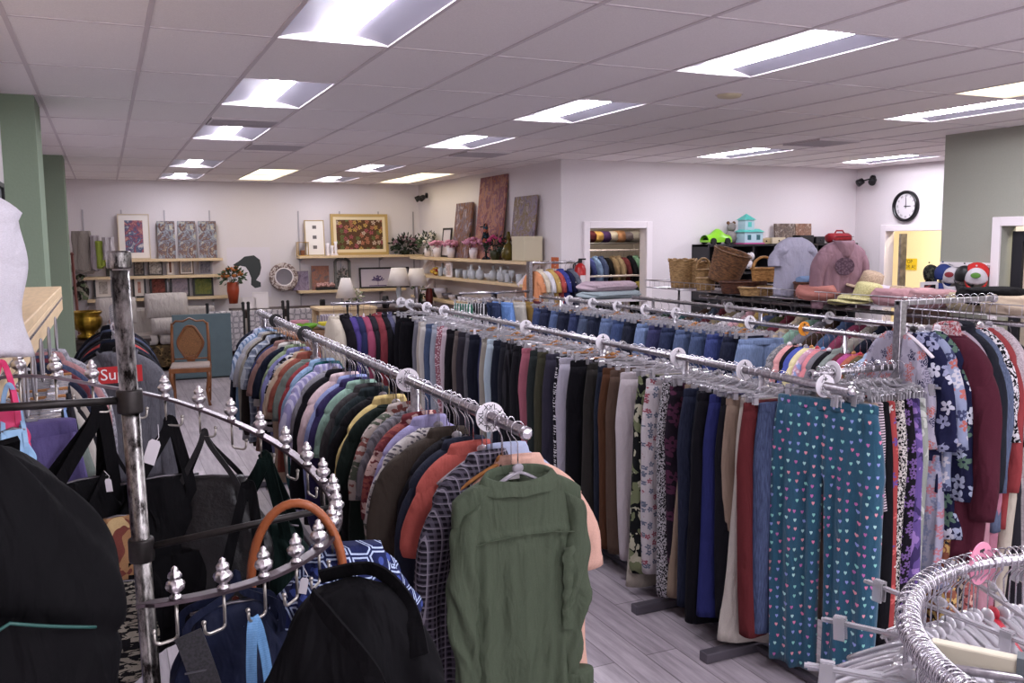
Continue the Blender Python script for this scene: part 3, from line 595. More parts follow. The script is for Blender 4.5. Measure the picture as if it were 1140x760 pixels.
# the green shirt closes the rail and turns its back to the aisle
GREENM = cloth('olive_shirt_cloth', '#4c5744', rough=.75)
def green_shirt():
    t = thing('shirt', 'olive green long-sleeved shirt hanging back to camera at the end of the left rail', 'shirt', (R1X, 2.555, R1Z), .0, 'tops on the left rail')
    rn = random.Random(5); nx = 120; W = .45; L = 1.0; G = []; rows = 90
    def fold(q, u):                                  # soft vertical folds, gathered under the yoke
        a = .0035*math.sin(31*q+1.5*u)+.009*math.sin(7*q+.8+1.4*u)*u+.012*math.sin(12*q+2.2-1.2*u)*u**1.2+.006*math.sin(21*q-1+2*u)*min(1, u*2)
        yk = .15+.02*q*q
        if u < yk: a *= .35; a += .003*math.sin(40*q)*max(0, 1-abs(u-yk)*12)
        a += .010*math.exp(-((u-yk)/.012)**2)
        return a
    for k in range(rows):
        u = k/(rows-1)
        if k < 22: v = k/21; hw = .098+(W/2-.098)*(.6*v+.4*math.sin(v*PI/2)); z = -.15-.062*v**1.3; uu = .02*v; th = .036-.004*v if v > 0 else .036
        else: uu = .02+(k-22)/(rows-23)*.98; hw = W/2*(1-.10*math.sin(min(1, uu*1.4)*PI/2)+.06*uu)+.006*math.sin(14*uu); z = -.212-(L-.212)*uu; th = .034+.02*uu
        ring = []
        for j in range(nx):
            a = 2*PI*j/nx; c, s = math.cos(a), math.sin(a); px = hw*abs(c)**.8*(1 if c > 0 else -1); q = px/(W/2)
            y = th*abs(s)**.6*(1 if s > 0 else -1)
            y += fold(q, uu)*(-1 if s < 0 else .6)*min(1, abs(s)*2.5)
            ring.append((px+.005*math.sin(20*uu+q*4)*uu, y, z-.006*math.sin(9*q)*uu-(.034*max(0, -s)*max(0, 1-k/9)**1.2 if k < 9 else 0)))
        if k == 0: G.append([(x_*.8, y_*.8, z_-.05) for x_, y_, z_ in ring])
        G.append(ring)
    B().grid(G, True, caps=True).build('shirt_body', GREENM, t, smooth=True)
    for s in (-1, 1):
        G = []; n = 60
        for k in range(n+1):
            u = k/n; cx = W/2-.048+.028*(1-math.exp(-6*u))+.012*math.sin(u*5+s)-.02*u; cz = -.232-.62*u; r = .046-.004*u+.006*math.sin(23*u+s)+.006*math.exp(-((u-.55)/.05)**2); ty = .038-.006*u
            if u > .9: r *= .86
            ring = []
            for j in range(36):
                a = 2*PI*j/36; cr = .010*math.sin(4*a+16*u+s)*math.exp(-((u-.55)/.22)**2)+.004*math.sin(3*a+5*u)+.004*math.sin(7*a+30*u)*u
                ring.append((s*(cx+(r+cr)*math.cos(a)), -.004+(ty+cr)*math.sin(a)-.02*math.sin(u*3), cz+(r*math.cos(a))*-.6*math.exp(-5*u)))
            G.append(ring)
        sl = B().grid(G, True, caps=True).build('sleeve', GREENM, t, smooth=True)
        B().lathe([(.057, 0), (.06, -.01), (.06, -.06), (.056, -.066)], n=24, sy=.62).build('cuff', GREENM, sl, smooth=True, loc=(s*(W/2-.015), -.012, -.84))
    # fold-down collar
    G = []; n = 60
    for k, (o_, z, sp) in enumerate([(.0, -.012, 1), (.0, .012, .97), (.002, .022, .97), (.010, .022, 1.0), (.016, .006, 1.05), (.021, -.014, 1.12), (.023, -.024, 1.14)]):
        G.append([((.102+o_)*math.cos(a)*sp*(1+.10*(math.sin(a) < 0)*abs(math.cos(a))**3), (.040+o_*.6)*math.sin(a), -.146+z-.034*max(0, -math.sin(a))**.8-.010*(1-abs(math.sin(a)))+.002*math.sin(9*a)*(k > 3)) for a in [2*PI*j/n for j in range(n)]])
    B().grid(G, True).build('collar', GREENM, t, smooth=True)
    b = B(); sgn = [(-.19, -.348), (-.1, -.336), (0, -.332), (.1, -.336), (.19, -.348)]
    b.tube([(x, -.047-.0*abs(x), z) for x, z in sgn], .0022, 5); b.build('yoke_seam', GREENM, t)
    # ruffled vent pocket at the right side of the back
    G = []
    for k in range(25):
        u = k/24; G.append([(.135+.04*v+.004*math.sin(30*u), -.054-.008*math.sin(v*PI)-.004*math.sin(40*u+6*v), -.39-.28*u) for v in np.linspace(0, 1, 8)])
    B().grid(G).build('side_gusset', GREENM, t, smooth=True)
    B().box(-.018, .018, .026, .029, -.168, -.144).build('neck_label', simple('label_white', '#dad4d6', .7), t)
    return t
green_shirt()
HL = []
def put_hanger_lbl(desc, rail): return f'hanger inside the {desc} on {rail}'
arm_hanger('grey plastic hanger inside the olive green shirt at the rail end', (R1X, 2.555, R1Z), 0, 'hangers on the left rail', mi=3)
Y = 2.60; ys = []
for k, e in enumerate(T1):
    Y += (.085 if k < 8 else .108)+rnd.uniform(-.012, .016); ys.append(Y)
scl = (7.8-2.62)/(ys[-1]-2.6)
for k, e in enumerate(T1):
    desc, kind, c = e[:3]; pat, cols = (e[3], e[4]) if len(e) > 4 else ('plain', ()); ps = e[5] if len(e) > 5 else 1.0
    y = 2.6+(ys[k]-2.6)*scl; rz = rnd.uniform(-.10, .10); dx = rnd.uniform(-.01, .01)
    if k == 0: rz = -.25
    if k == 1: rz = .12
    hang_shirt(kind, k, f'{desc} hanging on the left rail of tops', fm(c, pat, cols, ps), (R1X+dx+(.065 if k == 0 else .085 if k == 2 else -.02 if k in (1, 3) else 0), y, R1Z), rz, 'tops on the left rail', tilt=rnd.uniform(-.05, .05), sc=rnd.uniform(.95, 1.03))
    mi = rnd.choice([0, 1, 2, 3, 4, 2, 3, 1, 2])
    arm_hanger(f'{HMN[mi]} hanger inside the {desc} on the left rail', (R1X, y, R1Z), rz, 'hangers on the left rail', mi=mi)
divider('round white size divider lettered XXL at the near end of the left rail', (R1X, 2.78, R1Z), txt='XXL')
divider('round white size divider in the middle of the left rail of tops', (R1X, 3.7, R1Z), txt='XL')
divider('round white size divider at the far end of the left rail of tops', (R1X, 7.0, R1Z), m=BLK, txt=None)
divider('dark size divider halfway along the far part of left rail', (R1X, 5.9, R1Z), m=BLK)
# bare hooks of spare hangers bunched on the rail
for k in range(72):
    y = 2.62+k*.073+rnd.uniform(-.03, .03)
    arm_hanger(f'spare {HMN[k % 4]} hanger squeezed between tops on the left rail', (R1X, y, R1Z), rnd.uniform(-.12, .12), 'spare hangers on the left rail', mi=[0, 1, 2, 3][k % 4], sc=(.72, 1, 1.22))  
# ================================================================ RAIL 2: trousers
R2X, R2Z = 2.87, 1.40
floor_rack('long chrome rail of trousers through the middle of the photo', R2X, 2.85, 9.3, R2Z, foots=[3.42, 4.05, 4.95, 6.6, 8.9], far_arm=-.75)
T2 = [(3.26, 'blue denim jeans with frayed hem', 'reg', '2f3b5c', 'denim', ('4a5a80',)), (3.33, 'dark red trousers', 'slim', '5c1218'), (3.39, 'cream white trousers', 'flare', 'b9b0a6'), (3.44, 'tan narrow trousers', 'slim', '8c7664'), (3.49, 'black dress trousers', 'reg', '15141a'),
 (3.55, 'royal navy blue trousers', 'wide', '141c5e'), (3.61, 'plain black trousers', 'wide', '121118'), (3.67, 'near-black pinstripe trousers', 'reg', '16171f', 'stripe_v', ('20222c',)), (3.73, 'dark navy jeans', 'reg', '171c30', 'denim', ('242a40',)), (3.84, 'wide khaki trousers', 'flare', '8a7561'),
 (3.90, 'purple and black patterned trousers', 'slim', '1d1520', 'flowers', ('4b1f3a',)), (3.99, 'black and white speckled trousers', 'reg', '1b1a1e', 'leopard', ('a9a5aa',), 2.2), (4.11, 'white trousers with rose print', 'reg', 'b8b0b3', 'flowers', ('8e3b4c', '5a6478', 'b8b0b3'), 2.2),
 (4.21, 'green and black leaf print trousers', 'wide', '17191a', 'camo', ('6c7350', 'a9a58c')), (4.27, 'stone beige chinos', 'flare', '958c80'), (4.38, 'pale pinkish grey trousers', 'slim', 'b1a7ab'), (4.49, 'taupe brown trousers', 'reg', '4e3b30'), (4.58, 'chestnut brown cord trousers', 'reg', '4d2c15'),
 (4.70, 'blackish blue jeans', 'reg', '151a28', 'denim', ('222838',)), (4.83, 'dark olive grey trousers', 'wide', '2b2826'), (4.98, 'jet black trousers', 'wide', '121116'), (5.10, 'light lavender grey trousers', 'slim', '9d98a6'), (5.20, 'black trousers with white dots', 'reg', '15151b', 'dots', ('c5c1c8',), 1.3),
 (5.35, 'slate purple trousers', 'wide', '2f2c3b'), (5.48, 'olive green trousers', 'reg', '3b3a2b'), (5.60, 'greenish charcoal trousers', 'reg', '262c2c'), (5.70, 'dull pink trousers', 'slim', '9a4a5c'), (5.80, 'black track trousers', 'reg', '131217'), (5.91, 'washed black trousers', 'reg', '1c1b20'),
 (6.02, 'side-striped black trousers', 'reg', '17161b', 'stripe_v', ('2b2a30',)), (6.14, 'charcoal trousers', 'reg', '22222a'), (6.26, 'ink blue trousers', 'reg', '181c2a'), (6.38, 'light sky grey trousers', 'slim', '9fb0bd'), (6.50, 'putty beige trousers', 'reg', '8e867b'), (6.62, 'bright navy trousers', 'slim', '20264f'),
 (6.74, 'midnight trousers', 'reg', '161826'), (6.86, 'smoky grey trousers', 'slim', '55525a'), (6.98, 'dark plum grey trousers', 'reg', '2b2730'), (7.12, 'warm taupe trousers', 'reg', '5b504d'), (7.28, 'coal black trousers', 'wide', '151318'), (7.45, 'pink white trousers', 'slim', 'b3a0a8'),
 (7.58, 'rosy patterned trousers', 'slim', '8a4d5c', 'dots', ('c9b0b6',)), (7.70, 'light steel grey trousers', 'reg', '8d93a0'), (7.84, 'denim blue trousers', 'reg', '33425f', 'denim', ()), (7.98, 'bone white trousers', 'slim', 'b9b3ad'), (8.12, 'sand trousers', 'reg', 'a1968c'), (8.28, 'storm grey trousers', 'reg', '6a6873'), (8.62, 'deep black wide trousers', 'wide', '111015'), (8.85, 'black leggings', 'slim', '131217')]
rnd = random.Random(9)
for k, e in enumerate(T2):
    y, desc, kind, c = e[:4]; pat, cols = (e[4], e[5]) if len(e) > 5 else ('plain', ()); ps = e[6] if len(e) > 6 else 1.0
    rz = rnd.uniform(-.34, .02) if k != 9 else -.5; n2 = e
    sx = rnd.uniform(.92, 1.04) if k else .8
    hang_pants(kind, k, f'{desc} clipped on the middle rail', fm(c, pat, cols, ps), (R2X+rnd.uniform(-.02, .02)+(.03 if k == 0 else 0), y, R2Z), rz, 'trousers on the middle rail', sc=(sx, 1.0 if y < 5 else 1.15, rnd.uniform(1.06, 1.15)))
    wood = k in (19, 21, 25, 29, 31, 35)
    bar_hanger(f'{"wooden" if wood else "clear plastic"} clip hanger holding the {desc}, middle rail', (R2X, y, R2Z), rz, 'clip hangers on the middle rail', wood=wood, spring=y < 5)
    if k % 2 == 0 or y > 4.6:                          # a spare one beside it
        bar_hanger('empty clear plastic clip hanger crowded among the trousers on the middle rail', (R2X+rnd.uniform(-.03, .03), y+.045, R2Z), rnd.uniform(-.25, .2), 'spare clip hangers on the middle rail', spring=False, tilt=rnd.uniform(-.06, .06))
for y, w in ((3.0, 'nearest the camera'), (3.55, 'second from the near end'), (4.12, 'third from the near end'), (4.95, 'fourth from the near end'), (6.1, 'beside the light sky grey trousers'), (7.9, 'fourth from the far corner'), (8.4, 'third from the far corner'), (8.95, 'second from the far corner'), (9.25, 'at the far corner')):
    divider(f'round white size divider on the trouser rail, {w}', (R2X, y, R2Z))
# coats on the cross arm at the far end
T3 = [(-.72, 'cream coat with dark studded trim', 'coat', 'b9ad9b', 'plain', ()), (-.61, 'black coat', 'coat', '17131a'), (-.54, 'violet jacket', 'knit', '3d2a78'), (-.47, 'navy fleece jacket', 'knit', '20244c'), (-.40, 'magenta red jacket', 'knit', '8c2a50'), (-.33, 'charcoal jacket', 'knit', '25222a'),
 (-.26, 'wine red coat', 'coat', '7a1c2a'), (-.20, 'black jacket', 'coat', '151318'), (-.14, 'grey blue shirt', 'long', '4b4a66'), (-.08, 'light grey cardigan', 'knit', '75727c'), (-.02, 'long black coat', 'coat', '111015')]
for k, e in enumerate(T3):
    dx, desc, kind, c = e[:4]
    hang_shirt(kind, k, f'{desc} on the far cross arm of the trouser rail', fm(c), (R2X+dx, 9.3, R2Z), PI/2+.05, 'coats on the far cross arm', name='coat', cat='coat')
    arm_hanger(f'hanger inside the {desc} on the far cross arm', (R2X+dx, 9.3, R2Z), PI/2+.05, 'hangers on the far cross arm', mi=k % 4)
tr = B()
for k in range(11): tr.ball((2.1, 9.06+.004*k, 1.25-.05*k), .014, 6, 4)
# ================================================================ four-way stand with the heart-print trousers
st = thing('four_way_rack', 'square chrome post stand holding heart-print trousers and blouses at the right', 'clothes rack', (3.35, 3.04, 0))
B().box(-.02, .02, -.02, .02, 0, 1.76).build('post', CHW, st, bev=.003)
b = B(); b.tube([(-.52, 0, 1.45), (0, 0, 1.45)], .0145, 14); b.build('lower_arm', CHW, st, smooth=True)
B().lathe([(0, -.01), (.02, -.01), (.021, .006), (.014, .012), (0, .013)], n=14).build('end_cap', CH, st, loc=(-.52, 0, 1.45)).rotation_euler = (0, -PI/2, 0)
b = B(); b.box(-.02, .62, -.012, .012, 1.735, 1.76); b.build('upper_arm', CHW, st, bev=.003)
B().lathe([(0, -.01), (.02, -.01), (.021, .01), (0, .013)], n=14).build('end_cap', CH, st, loc=(.62, 0, 1.748)).rotation_euler = (0, PI/2, 0)
B().tube([(0, 0, 1.17), (.6, .0, 1.17)], .0145, 12).build('lower_arm', CHW, st, smooth=True)
B().box(-.38, .38, -.025, .025, 0, .045).box(-.025, .025, -.38, .38, 0, .045).build('base', simple('foot_grey', '#57525a', .45, .5), st, bev=.004)
HEART = cloth('teal_heart_print_velour', '#12516c', 'hearts', ('#e0679c', '#7fd0c4', '#7f8fd8', '#e58a9a', '#a8dcd8', '#c05aa8'), 1.0, rough=.6, sheen=.8)
T4 = [(-.45, 'pleat', 'teal velour trousers printed with little hearts', HEART, 'front'), (-.335, 'slim', 'tan piped trousers', fm('a08a7c'), ''), (-.305, 'short', 'pink and black striped shorts', fm('c9b6c0', 'stripe_h', ('2a2430',), 2), ''), (-.27, 'wide', 'black lounge trousers', fm('121116'), ''),
 (-.235, 'reg', 'red pyjama trousers with stars', fm('9c1e1c', 'stars', ('e3d9d5', 'c9433a', '5b3a90'), 1), ''), (-.18, 'reg', 'black and white leopard print trousers', fm('17161a', 'leopard', ('c9c2bc',), 2), ''), (-.13, 'slim', 'black trousers with small purple flowers', fm('17141c', 'flowers', ('6c4a8c',), 2), ''),
 (-.085, 'reg', 'purple floral pyjama trousers', fm('5a3f8a', 'camo', ('37285c', '8f6ab4')), ''), (-.05, 'reg', 'pale sage tie-dye trousers', fm('8f958c', 'camo', ('b9bcb4',)), '')]
for k, (dx, kind, desc, m, w) in enumerate(T4):
    hang_pants(kind, k, f'{desc} on the lower arm of the square post stand', m, (3.35+dx, 3.02, 1.45), PI/2+(0 if k else .34), 'trousers on the post stand', sc=(1.0 if k == 0 else .95, 1, 1.08 if k == 0 else 1.05))
    bar_hanger(f'clear clip hanger holding the {desc}, post stand', (3.35+dx, 3.04, 1.45), PI/2+(0 if k else .34), 'clip hangers on the post stand', clipx=.17)
rnd = random.Random(31)
for k in range(22):
    bar_hanger('empty clear plastic clip hanger bunched on the lower arm of the post stand', (3.35-.50+.024*k, 3.04+rnd.uniform(-.04, .03), 1.45+.005), PI/2+rnd.uniform(-.35, .35), 'spare clip hangers on the post stand', spring=False, tilt=rnd.uniform(-.1, .1))
T5 = [(.03, 'blouse', 'grey lilac paisley blouse', fm('a09aac', 'paisley', ('2c2c50', 'b5564c', '6f6a80'), 1)), (.085, 'blouse', 'dark blue blouse with white blossoms', fm('171a3e', 'flowers', ('bcbccd', '8f93b4', '171a3e'), 1.0)), (.14, 'blouse', 'dusty blue and coral floral blouse', fm('8690b0', 'flowers', ('b4564c', '3a4066', 'c3bfc9'), 1.2)),
 (.19, 'card', 'navy scarf-print tunic with white flowers', fm('14183a', 'flowers', ('c6c9d6', '53705f', '9ba4bd'), .9)), (.245, 'card', 'burgundy velvet robe with pink rose appliqué', fm('4c1226', 'flowers', ('4c1226', '4c1226', '4c1226', 'b52a4e'), .45)), (.30, 'short', 'red and white tiny print blouse', fm('b9a3a6', 'leopard', ('9c2e3a',), 1.8)),
 (.345, 'tee', 'pale mauve top', fm('a596a4')), (.39, 'long', 'washed black shirt', fm('20222b')), (.435, 'card', 'slate denim jacket', fm('46516c', 'denim', ('5c6a88',))), (.485, 'blouse', 'black and white spotted blouse', fm('151419', 'leopard', ('d5d0d5',), 1.3)), (.54, 'card', 'bright red cardigan', fm('8c1a20')), (.60, 'blouse', 'white lace blouse', fm('c3b5ba', 'leopard', ('a8999f',), 2.5))]
for k, (dx, kind, desc, m) in enumerate(T5):
    hang_shirt(kind, k+2, f'{desc} on the upper arm of the square post stand', m, (3.35+dx, 3.04-(.07 if k == 4 else -.04 if k == 0 else 0), 1.748), PI/2+rnd.uniform(-.06, .06), 'blouses on the post stand', name='blouse', cat='blouse', tilt=rnd.uniform(-.03, .03), sc=(1.15, 1.4, 1.08) if k == 4 else (.86, 1, 1) if k == 0 else (.88, 1, .95) if k == 5 else 1)
    arm_hanger(f'{HMN[k % 4]} hanger inside the {desc} on the post stand', (3.35+dx, 3.04, 1.748), PI/2, 'blouse hangers on the post stand', mi=k % 4)
T6 = [(.10, 'skirt', 'pale blue grey skirt with flowers', fm('9a98ae', 'flowers', ('b56a78', '7d84a4'), 1.5)), (.19, 'reg', 'orange floral trousers', fm('8c4a2c', 'camo', ('c9a24a', '2a2a30'), 2)), (.25, 'reg', 'black beige print trousers', fm('2a2528', 'camo', ('9c8a78',), 2)), (.31, 'reg', 'rose floral trousers', fm('a84e4c', 'camo', ('d0a08c', '5a3030'), 2)), (.38, 'reg', 'dusty pink trousers', fm('b07a88')), (.45, 'reg', 'rose pink trousers', fm('a8647a')), (.55, 'slim', 'cream trousers', fm('b8ad9c')), (.6, 'wide', 'dark grey wide trousers', fm('25232a'))]
for k, (dx, kind, desc, m) in enumerate(T6):
    hang_pants(kind, k, f'{desc} low on the right side of the post stand', m, (3.35+dx, 3.04, 1.17), PI/2+rnd.uniform(-.06, .06), 'low hung bottoms on the post stand', sc=(1, 1, .85))
    bar_hanger(f'clip hanger holding the {desc} on the post stand', (3.35+dx, 3.04, 1.17), PI/2, 'low clip hangers on the post stand', spring=False)
divider('round white size divider by the end of the post stand arm', (2.95, 3.04, 1.45), 'x')
# ================================================================ RAIL 3: jeans then tops
R3X, R3Z = 4.57, 1.40
floor_rack('chrome rail of jeans and bright tops behind the trouser rail', R3X, 4.0, 9.3, R3Z, foots=[4.6, 6.6, 8.8])
rnd = random.Random(14)
JN = ['mid blue', 'dark indigo', 'faded blue', 'navy rinse', 'deep blue', 'worn grey blue', 'ink blue', 'stonewashed', 'classic blue', 'blackened blue', 'light washed', 'violet blue', 'raw indigo', 'dusty blue', 'steel blue', 'cobalt', 'night blue', 'pale blue']
JC = ['26345a', '191f38', '3c4e74', '171c30', '222c50', '3a455e', '181e32', '4a5c80', '283a62', '151928', '566a90', '26274e', '1b2542', '3c4c6e', '303f60', '1e2c62', '151a2e', '5c7094']
for k in range(18):
    y = 9.1-k*.215; c = JC[k]; rz = rnd.uniform(-.15, .15)
    hang_pants('jean', k, f'{JN[k]} denim jeans on the rail behind the trousers', fm(c, 'denim', ()), (R3X+rnd.uniform(-.02, .02), y, R3Z), rz, 'jeans on the second rail', name='jeans', cat='jeans', sc=(1, 2.1, 1))
    wood = k % 3 == 1
    bar_hanger(f'{"wooden" if wood else "clear"} clip hanger holding the {JN[k]} jeans', (R3X, y, R3Z), rz, 'clip hangers on the jeans rail', wood=wood, spring=False)
    bar_hanger('empty clear clip hanger crowded among the jeans', (R3X, y+.07, R3Z), rnd.uniform(-.25, .25), 'spare clip hangers on the jeans rail', spring=False)
    bar_hanger('empty clear clip hanger crowded among the jeans', (R3X, y+.14, R3Z), rnd.uniform(-.25, .25), 'spare clip hangers on the jeans rail', spring=False)
T7 = [('white and grey marled jumper', 'knit', '8f8c8e', 'leopard', ('6a686c',)), ('salmon pink jumper', 'knit', 'd08a88'), ('black cardigan', 'knit', '17151a'), ('bright blue top', 'knit', '2b3f9c'), ('pale yellow top', 'tee', 'd5c890'), ('pink and blue tie-dye top', 'tee', 'b9889c', 'camo', ('7f8fc0', 'd8c0c8')), ('coral top', 'knit', 'c86a72'),
 ('grey jumper', 'knit', '6f6c73'), ('black jumper', 'knit', '131216'), ('soft grey green top', 'long', '7a827c'), ('maroon top', 'tee', '5c1c28'), ('magenta top', 'knit', 'a02c72'), ('rust orange top', 'tee', 'a04a2c'), ('olive brown top', 'knit', '55482c'), ('pale blue top', 'long', '8fa3bd'), ('crimson floral blouse', 'blouse', '8c1c24', 'flowers', ('c98a7c',)), ('white top', 'tee', 'c3bdc0'), ('rose top', 'knit', 'b8607c'), ('dark green top', 'tee', '1e3a2c'), ('mixed grey top', 'tee', '5a575e'), ('lilac top', 'tee', '9a8ab0')]
for k, e in enumerate(T7):
    desc, kind, c = e[:3]; pat, cols = (e[3], e[4]) if len(e) > 4 else ('plain', ()); y = 5.15-k*.057
    rz = rnd.uniform(-.1, .1)
    hang_shirt(kind, k+1, f'{desc} on the near part of the jeans rail', fm(c, pat, cols), (R3X, y, R3Z), rz, 'bright tops on the jeans rail', name='top', cat='top', sc=.92)
    mi = k % 7
    arm_hanger(f'{HMN[mi]} hanger inside the {desc} on the jeans rail', (R3X, y, R3Z), rz, 'hangers on the near jeans rail', mi=mi)
for y, w, m in ((8.6, 'first from the far end', None), (8.1, 'second from the far end', None), (7.6, 'third from the far end', None), (7.1, 'fourth from the far end', None), (6.6, 'fifth from the far end', None), (5.6, 'just before the tops', None)):
    divider(f'round white size divider on the jeans rail, {w}', (R3X, y, R3Z))
divider('round orange size divider on the jeans rail above the tops', (R3X, 5.0, R3Z), m=DIVO)
# ================================================================ RAIL 4 and 5: tops seen by their shoulders
rnd = random.Random(77)
CN = ['black', 'navy', 'charcoal', 'grey', 'forest green', 'plum', 'teal', 'brown', 'slate', 'maroon', 'khaki', 'white', 'blush pink', 'mustard', 'dusk blue', 'olive', 'wine', 'sand', 'mint', 'ash', 'coffee', 'denim blue', 'berry', 'stone', 'ink', 'rust', 'lilac', 'moss', 'ivory', 'graphite']
CC = ['141317', '1a2038', '29272c', '5b585f', '1f3526', '3a2036', '1d4a4c', '3e2c22', '3a4350', '4c1620', '7a6c50', 'bdb7b9', 'b98a92', 'a8873c', '4c5878', '45482c', '5a1828', 'a8967c', '7ba08c', '77747c', '3a2a20', '3a4e70', '7c2448', '8c857c', '161a28', '8c4428', '8a7aa4', '4a5438', 'b8b0a4', '1f1e22']
for RX, y0, y1, n, nm, sid in ((5.38, 4.3, 8.6, 30, 'the third dark rail', 0), (6.15, 4.4, 8.4, 26, 'the far rail under the wire shelf', 7)):
    floor_rack(f'chrome rail of dark tops, {nm}', RX, y0, y1, 1.40, foots=[y0+.5, (y0+y1)/2, y1-.4])
    for k in range(n):
        y = y1-.15-(y1-y0-.3)*k/(n-1); i = (k+sid) % 30; rz = rnd.uniform(-.08, .08)
        hang_shirt(['tee', 'long', 'polo', 'knit'][k % 4], k, f'{CN[i]} top seen by its shoulder on {nm}', fm(CC[i]), (RX, y, 1.40), rz, f'tops on {nm}', name='top', cat='top', sc=.95)
        arm_hanger(f'hanger inside the {CN[i]} top on {nm}', (RX, y, 1.40), rz, f'hangers on {nm}', mi=k % 4)
for k, y in enumerate((4.9, 5.6, 6.9)): divider(f'small clear round divider on the third rail, {["nearest", "middle", "farthest"][k]} of three', (5.38, y, 1.40), m=CLEAR)
# ================================================================ spiral bag rack in the left foreground
PX, PY, RR = .034, 1.815, .37
SPZ = [(-92, 1.497), (-88, 1.495), (-60, 1.49), (-30, 1.495), (-10, 1.51), (14, 1.545), (38, 1.60), (61, 1.655), (82, 1.705), (103, 1.74), (113, 1.765), (130, 1.780), (160, 1.778), (205, 1.765)]
def spz(a): return float(np.interp(a, [p[0] for p in SPZ], [p[1] for p in SPZ]))
zs_a = np.linspace(-92, 205, 149); zs_v = np.array([spz(a) for a in zs_a]); ker = np.ones(9)/9
zs_v = np.convolve(np.pad(zs_v, 4, mode='edge'), ker, 'valid')
def hz(a): return float(np.interp(a, zs_a, zs_v))
def ringp(a, r=RR, dz=0): t = math.radians(a); return Vector((r*math.cos(t), r*math.sin(t), hz(a)+dz))
def pipe_mat():
    t = NT('worn_galvanised_pipe'); b = t.n('ShaderNodeBsdfPrincipled', i_Roughness=.34, i_Metallic=1.0); t.l(b.outputs[0], t.out.inputs[0]); tc = t.n('ShaderNodeTexCoord')
    mp = t.n('ShaderNodeMapping'); mp.inputs['Scale'].default_value = (1, 1, .45); t.l(tc.outputs['Object'], mp.inputs[0])
    a = t.n('ShaderNodeTexNoise', i_Scale=55.0, i_Detail=6.0, i_Roughness=.7); t.l(mp.outputs[0], a.inputs['Vector']); c = t.n('ShaderNodeTexNoise', i_Scale=14.0, i_Detail=3.0); t.l(mp.outputs[0], c.inputs['Vector'])
    r = t.n('ShaderNodeValToRGB'); r.color_ramp.elements[0].position = .44; r.color_ramp.elements[1].position = .6; r.color_ramp.elements[0].color = srgb('#1f1c1b'); r.color_ramp.elements[1].color = srgb('#a39f9c'); t.l(t.m('ADD', t.m('MULTIPLY', a.outputs[0], .62), t.m('MULTIPLY', c.outputs[0], .42)), r.inputs[0]); t.l(r.outputs[0], b.inputs['Base Color'])
    t.l(t.m('ADD', t.m('MULTIPLY', a.outputs[0], .4), .12), b.inputs['Roughness']); bp = t.n('ShaderNodeBump', i_Strength=.3, i_Distance=.002); t.l(a.outputs[0], bp.inputs['Height']); t.l(bp.outputs[0], b.inputs['Normal']); return t.mat
PIPE = pipe_mat()
SPIRAL = simple('dark_bronze_band', '#55494f', .38, .75, noise=.3, scale=30)
SILV = simple('silver_finial', '#d6d2d4', .28, 1); HOOKM = simple('brushed_hook', '#a8a39c', .35, .9)
DKP = simple('dark_pipe_collar', '#34302f', .45, .7, noise=.4, scale=30)
sp = thing('spiral_bag_rack', 'dark metal spiral rack with silver finials on a worn steel pole in the left foreground', 'display rack', (PX, PY, 0))
def px_(z): return -.0205*(z-1.465)
B().tube([(px_(0.02), 0, .02), (px_(2.0), 0, 2.0)], .0165, 20).build('pole', PIPE, sp, smooth=True)
b = B(); b.lathe([(.0165, 0), (.0215, .001), (.022, .004), (.022, .028), (.0215, .031), (.019, .033), (.014, .0325), (.013, .028), (0, .028)], (px_(2.0), 0, 2.003), 22); b.build('pole_cap', PIPE, sp, smooth=True)
for z in (1.755, 1.465): B().lathe([(.017, -.022), (.0225, -.022), (.0235, -.018), (.0235, .018), (.0225, .022), (.017, .022)], (px_(z), 0, z), 22).build('collar', DKP, sp, smooth=True)
b = B(); b.tube([(px_(1.755), 0, 1.757), tuple(ringp(183, RR-.004, -.006))], .0075, 12); b.build('spoke', DKP, sp, smooth=True)
b = B(); b.tube([(px_(1.465), 0, 1.467), tuple(ringp(-6, RR-.004, -.006))], .0072, 12); b.build('spoke', DKP, sp, smooth=True)
b = B(); b.lathe([(.24, 0), (.24, .012), (.03, .03), (.0, .03)], (px_(0), 0, 0), 28); b.build('base_plate', DKP, sp)
G = []
for a in np.linspace(-93, 205, 150):
    c = math.cos(math.radians(a)); s_ = math.sin(math.radians(a)); z = hz(a); w = .0115*(1 if a > -91 else .5)
    G.append([((RR+dr)*c, (RR+dr)*s_, z+dz) for dr, dz in ((-w, -.0028), (-w, .0028), (-w*.8, .0036), (w*.8, .0036), (w, .0028), (w, -.0028))])
B().grid(G, True, caps=True).build('spiral_band', SPIRAL, sp, smooth=False)
def finial_mesh():
    b = B(); prof = [(.0, 0), (.0085, 0), (.009, .0025), (.0065, .005), (.0045, .0075), (.0075, .010), (.0118, .014), (.013, .0185), (.0122, .0225), (.0085, .026), (.0062, .0275), (.0088, .030), (.0092, .0335), (.0072, .037), (.0045, .0395), (.005, .0415), (.0035, .0445), (0, .047)]
    n = 24; G = []
    for r, z in prof: G.append([(r*(1+(.10 if .009 < z < .038 else .03)*math.cos(8*(2*PI*k/n)+220*z))*math.cos(2*PI*k/n), r*(1+(.10 if .009 < z < .038 else .03)*math.cos(8*(2*PI*k/n)+220*z))*math.sin(2*PI*k/n), z) for k in range(n)])
    return b.grid(G, True).build('finial', SILV, sp, smooth=True)
f0 = finial_mesh()
h0 = B(); P = [(0, 0, .0), (0, 0, -.052)]
for a in np.linspace(0, PI/2, 6): P.append((-.008+.008*math.cos(a), 0, -.052-.008*math.sin(a)))
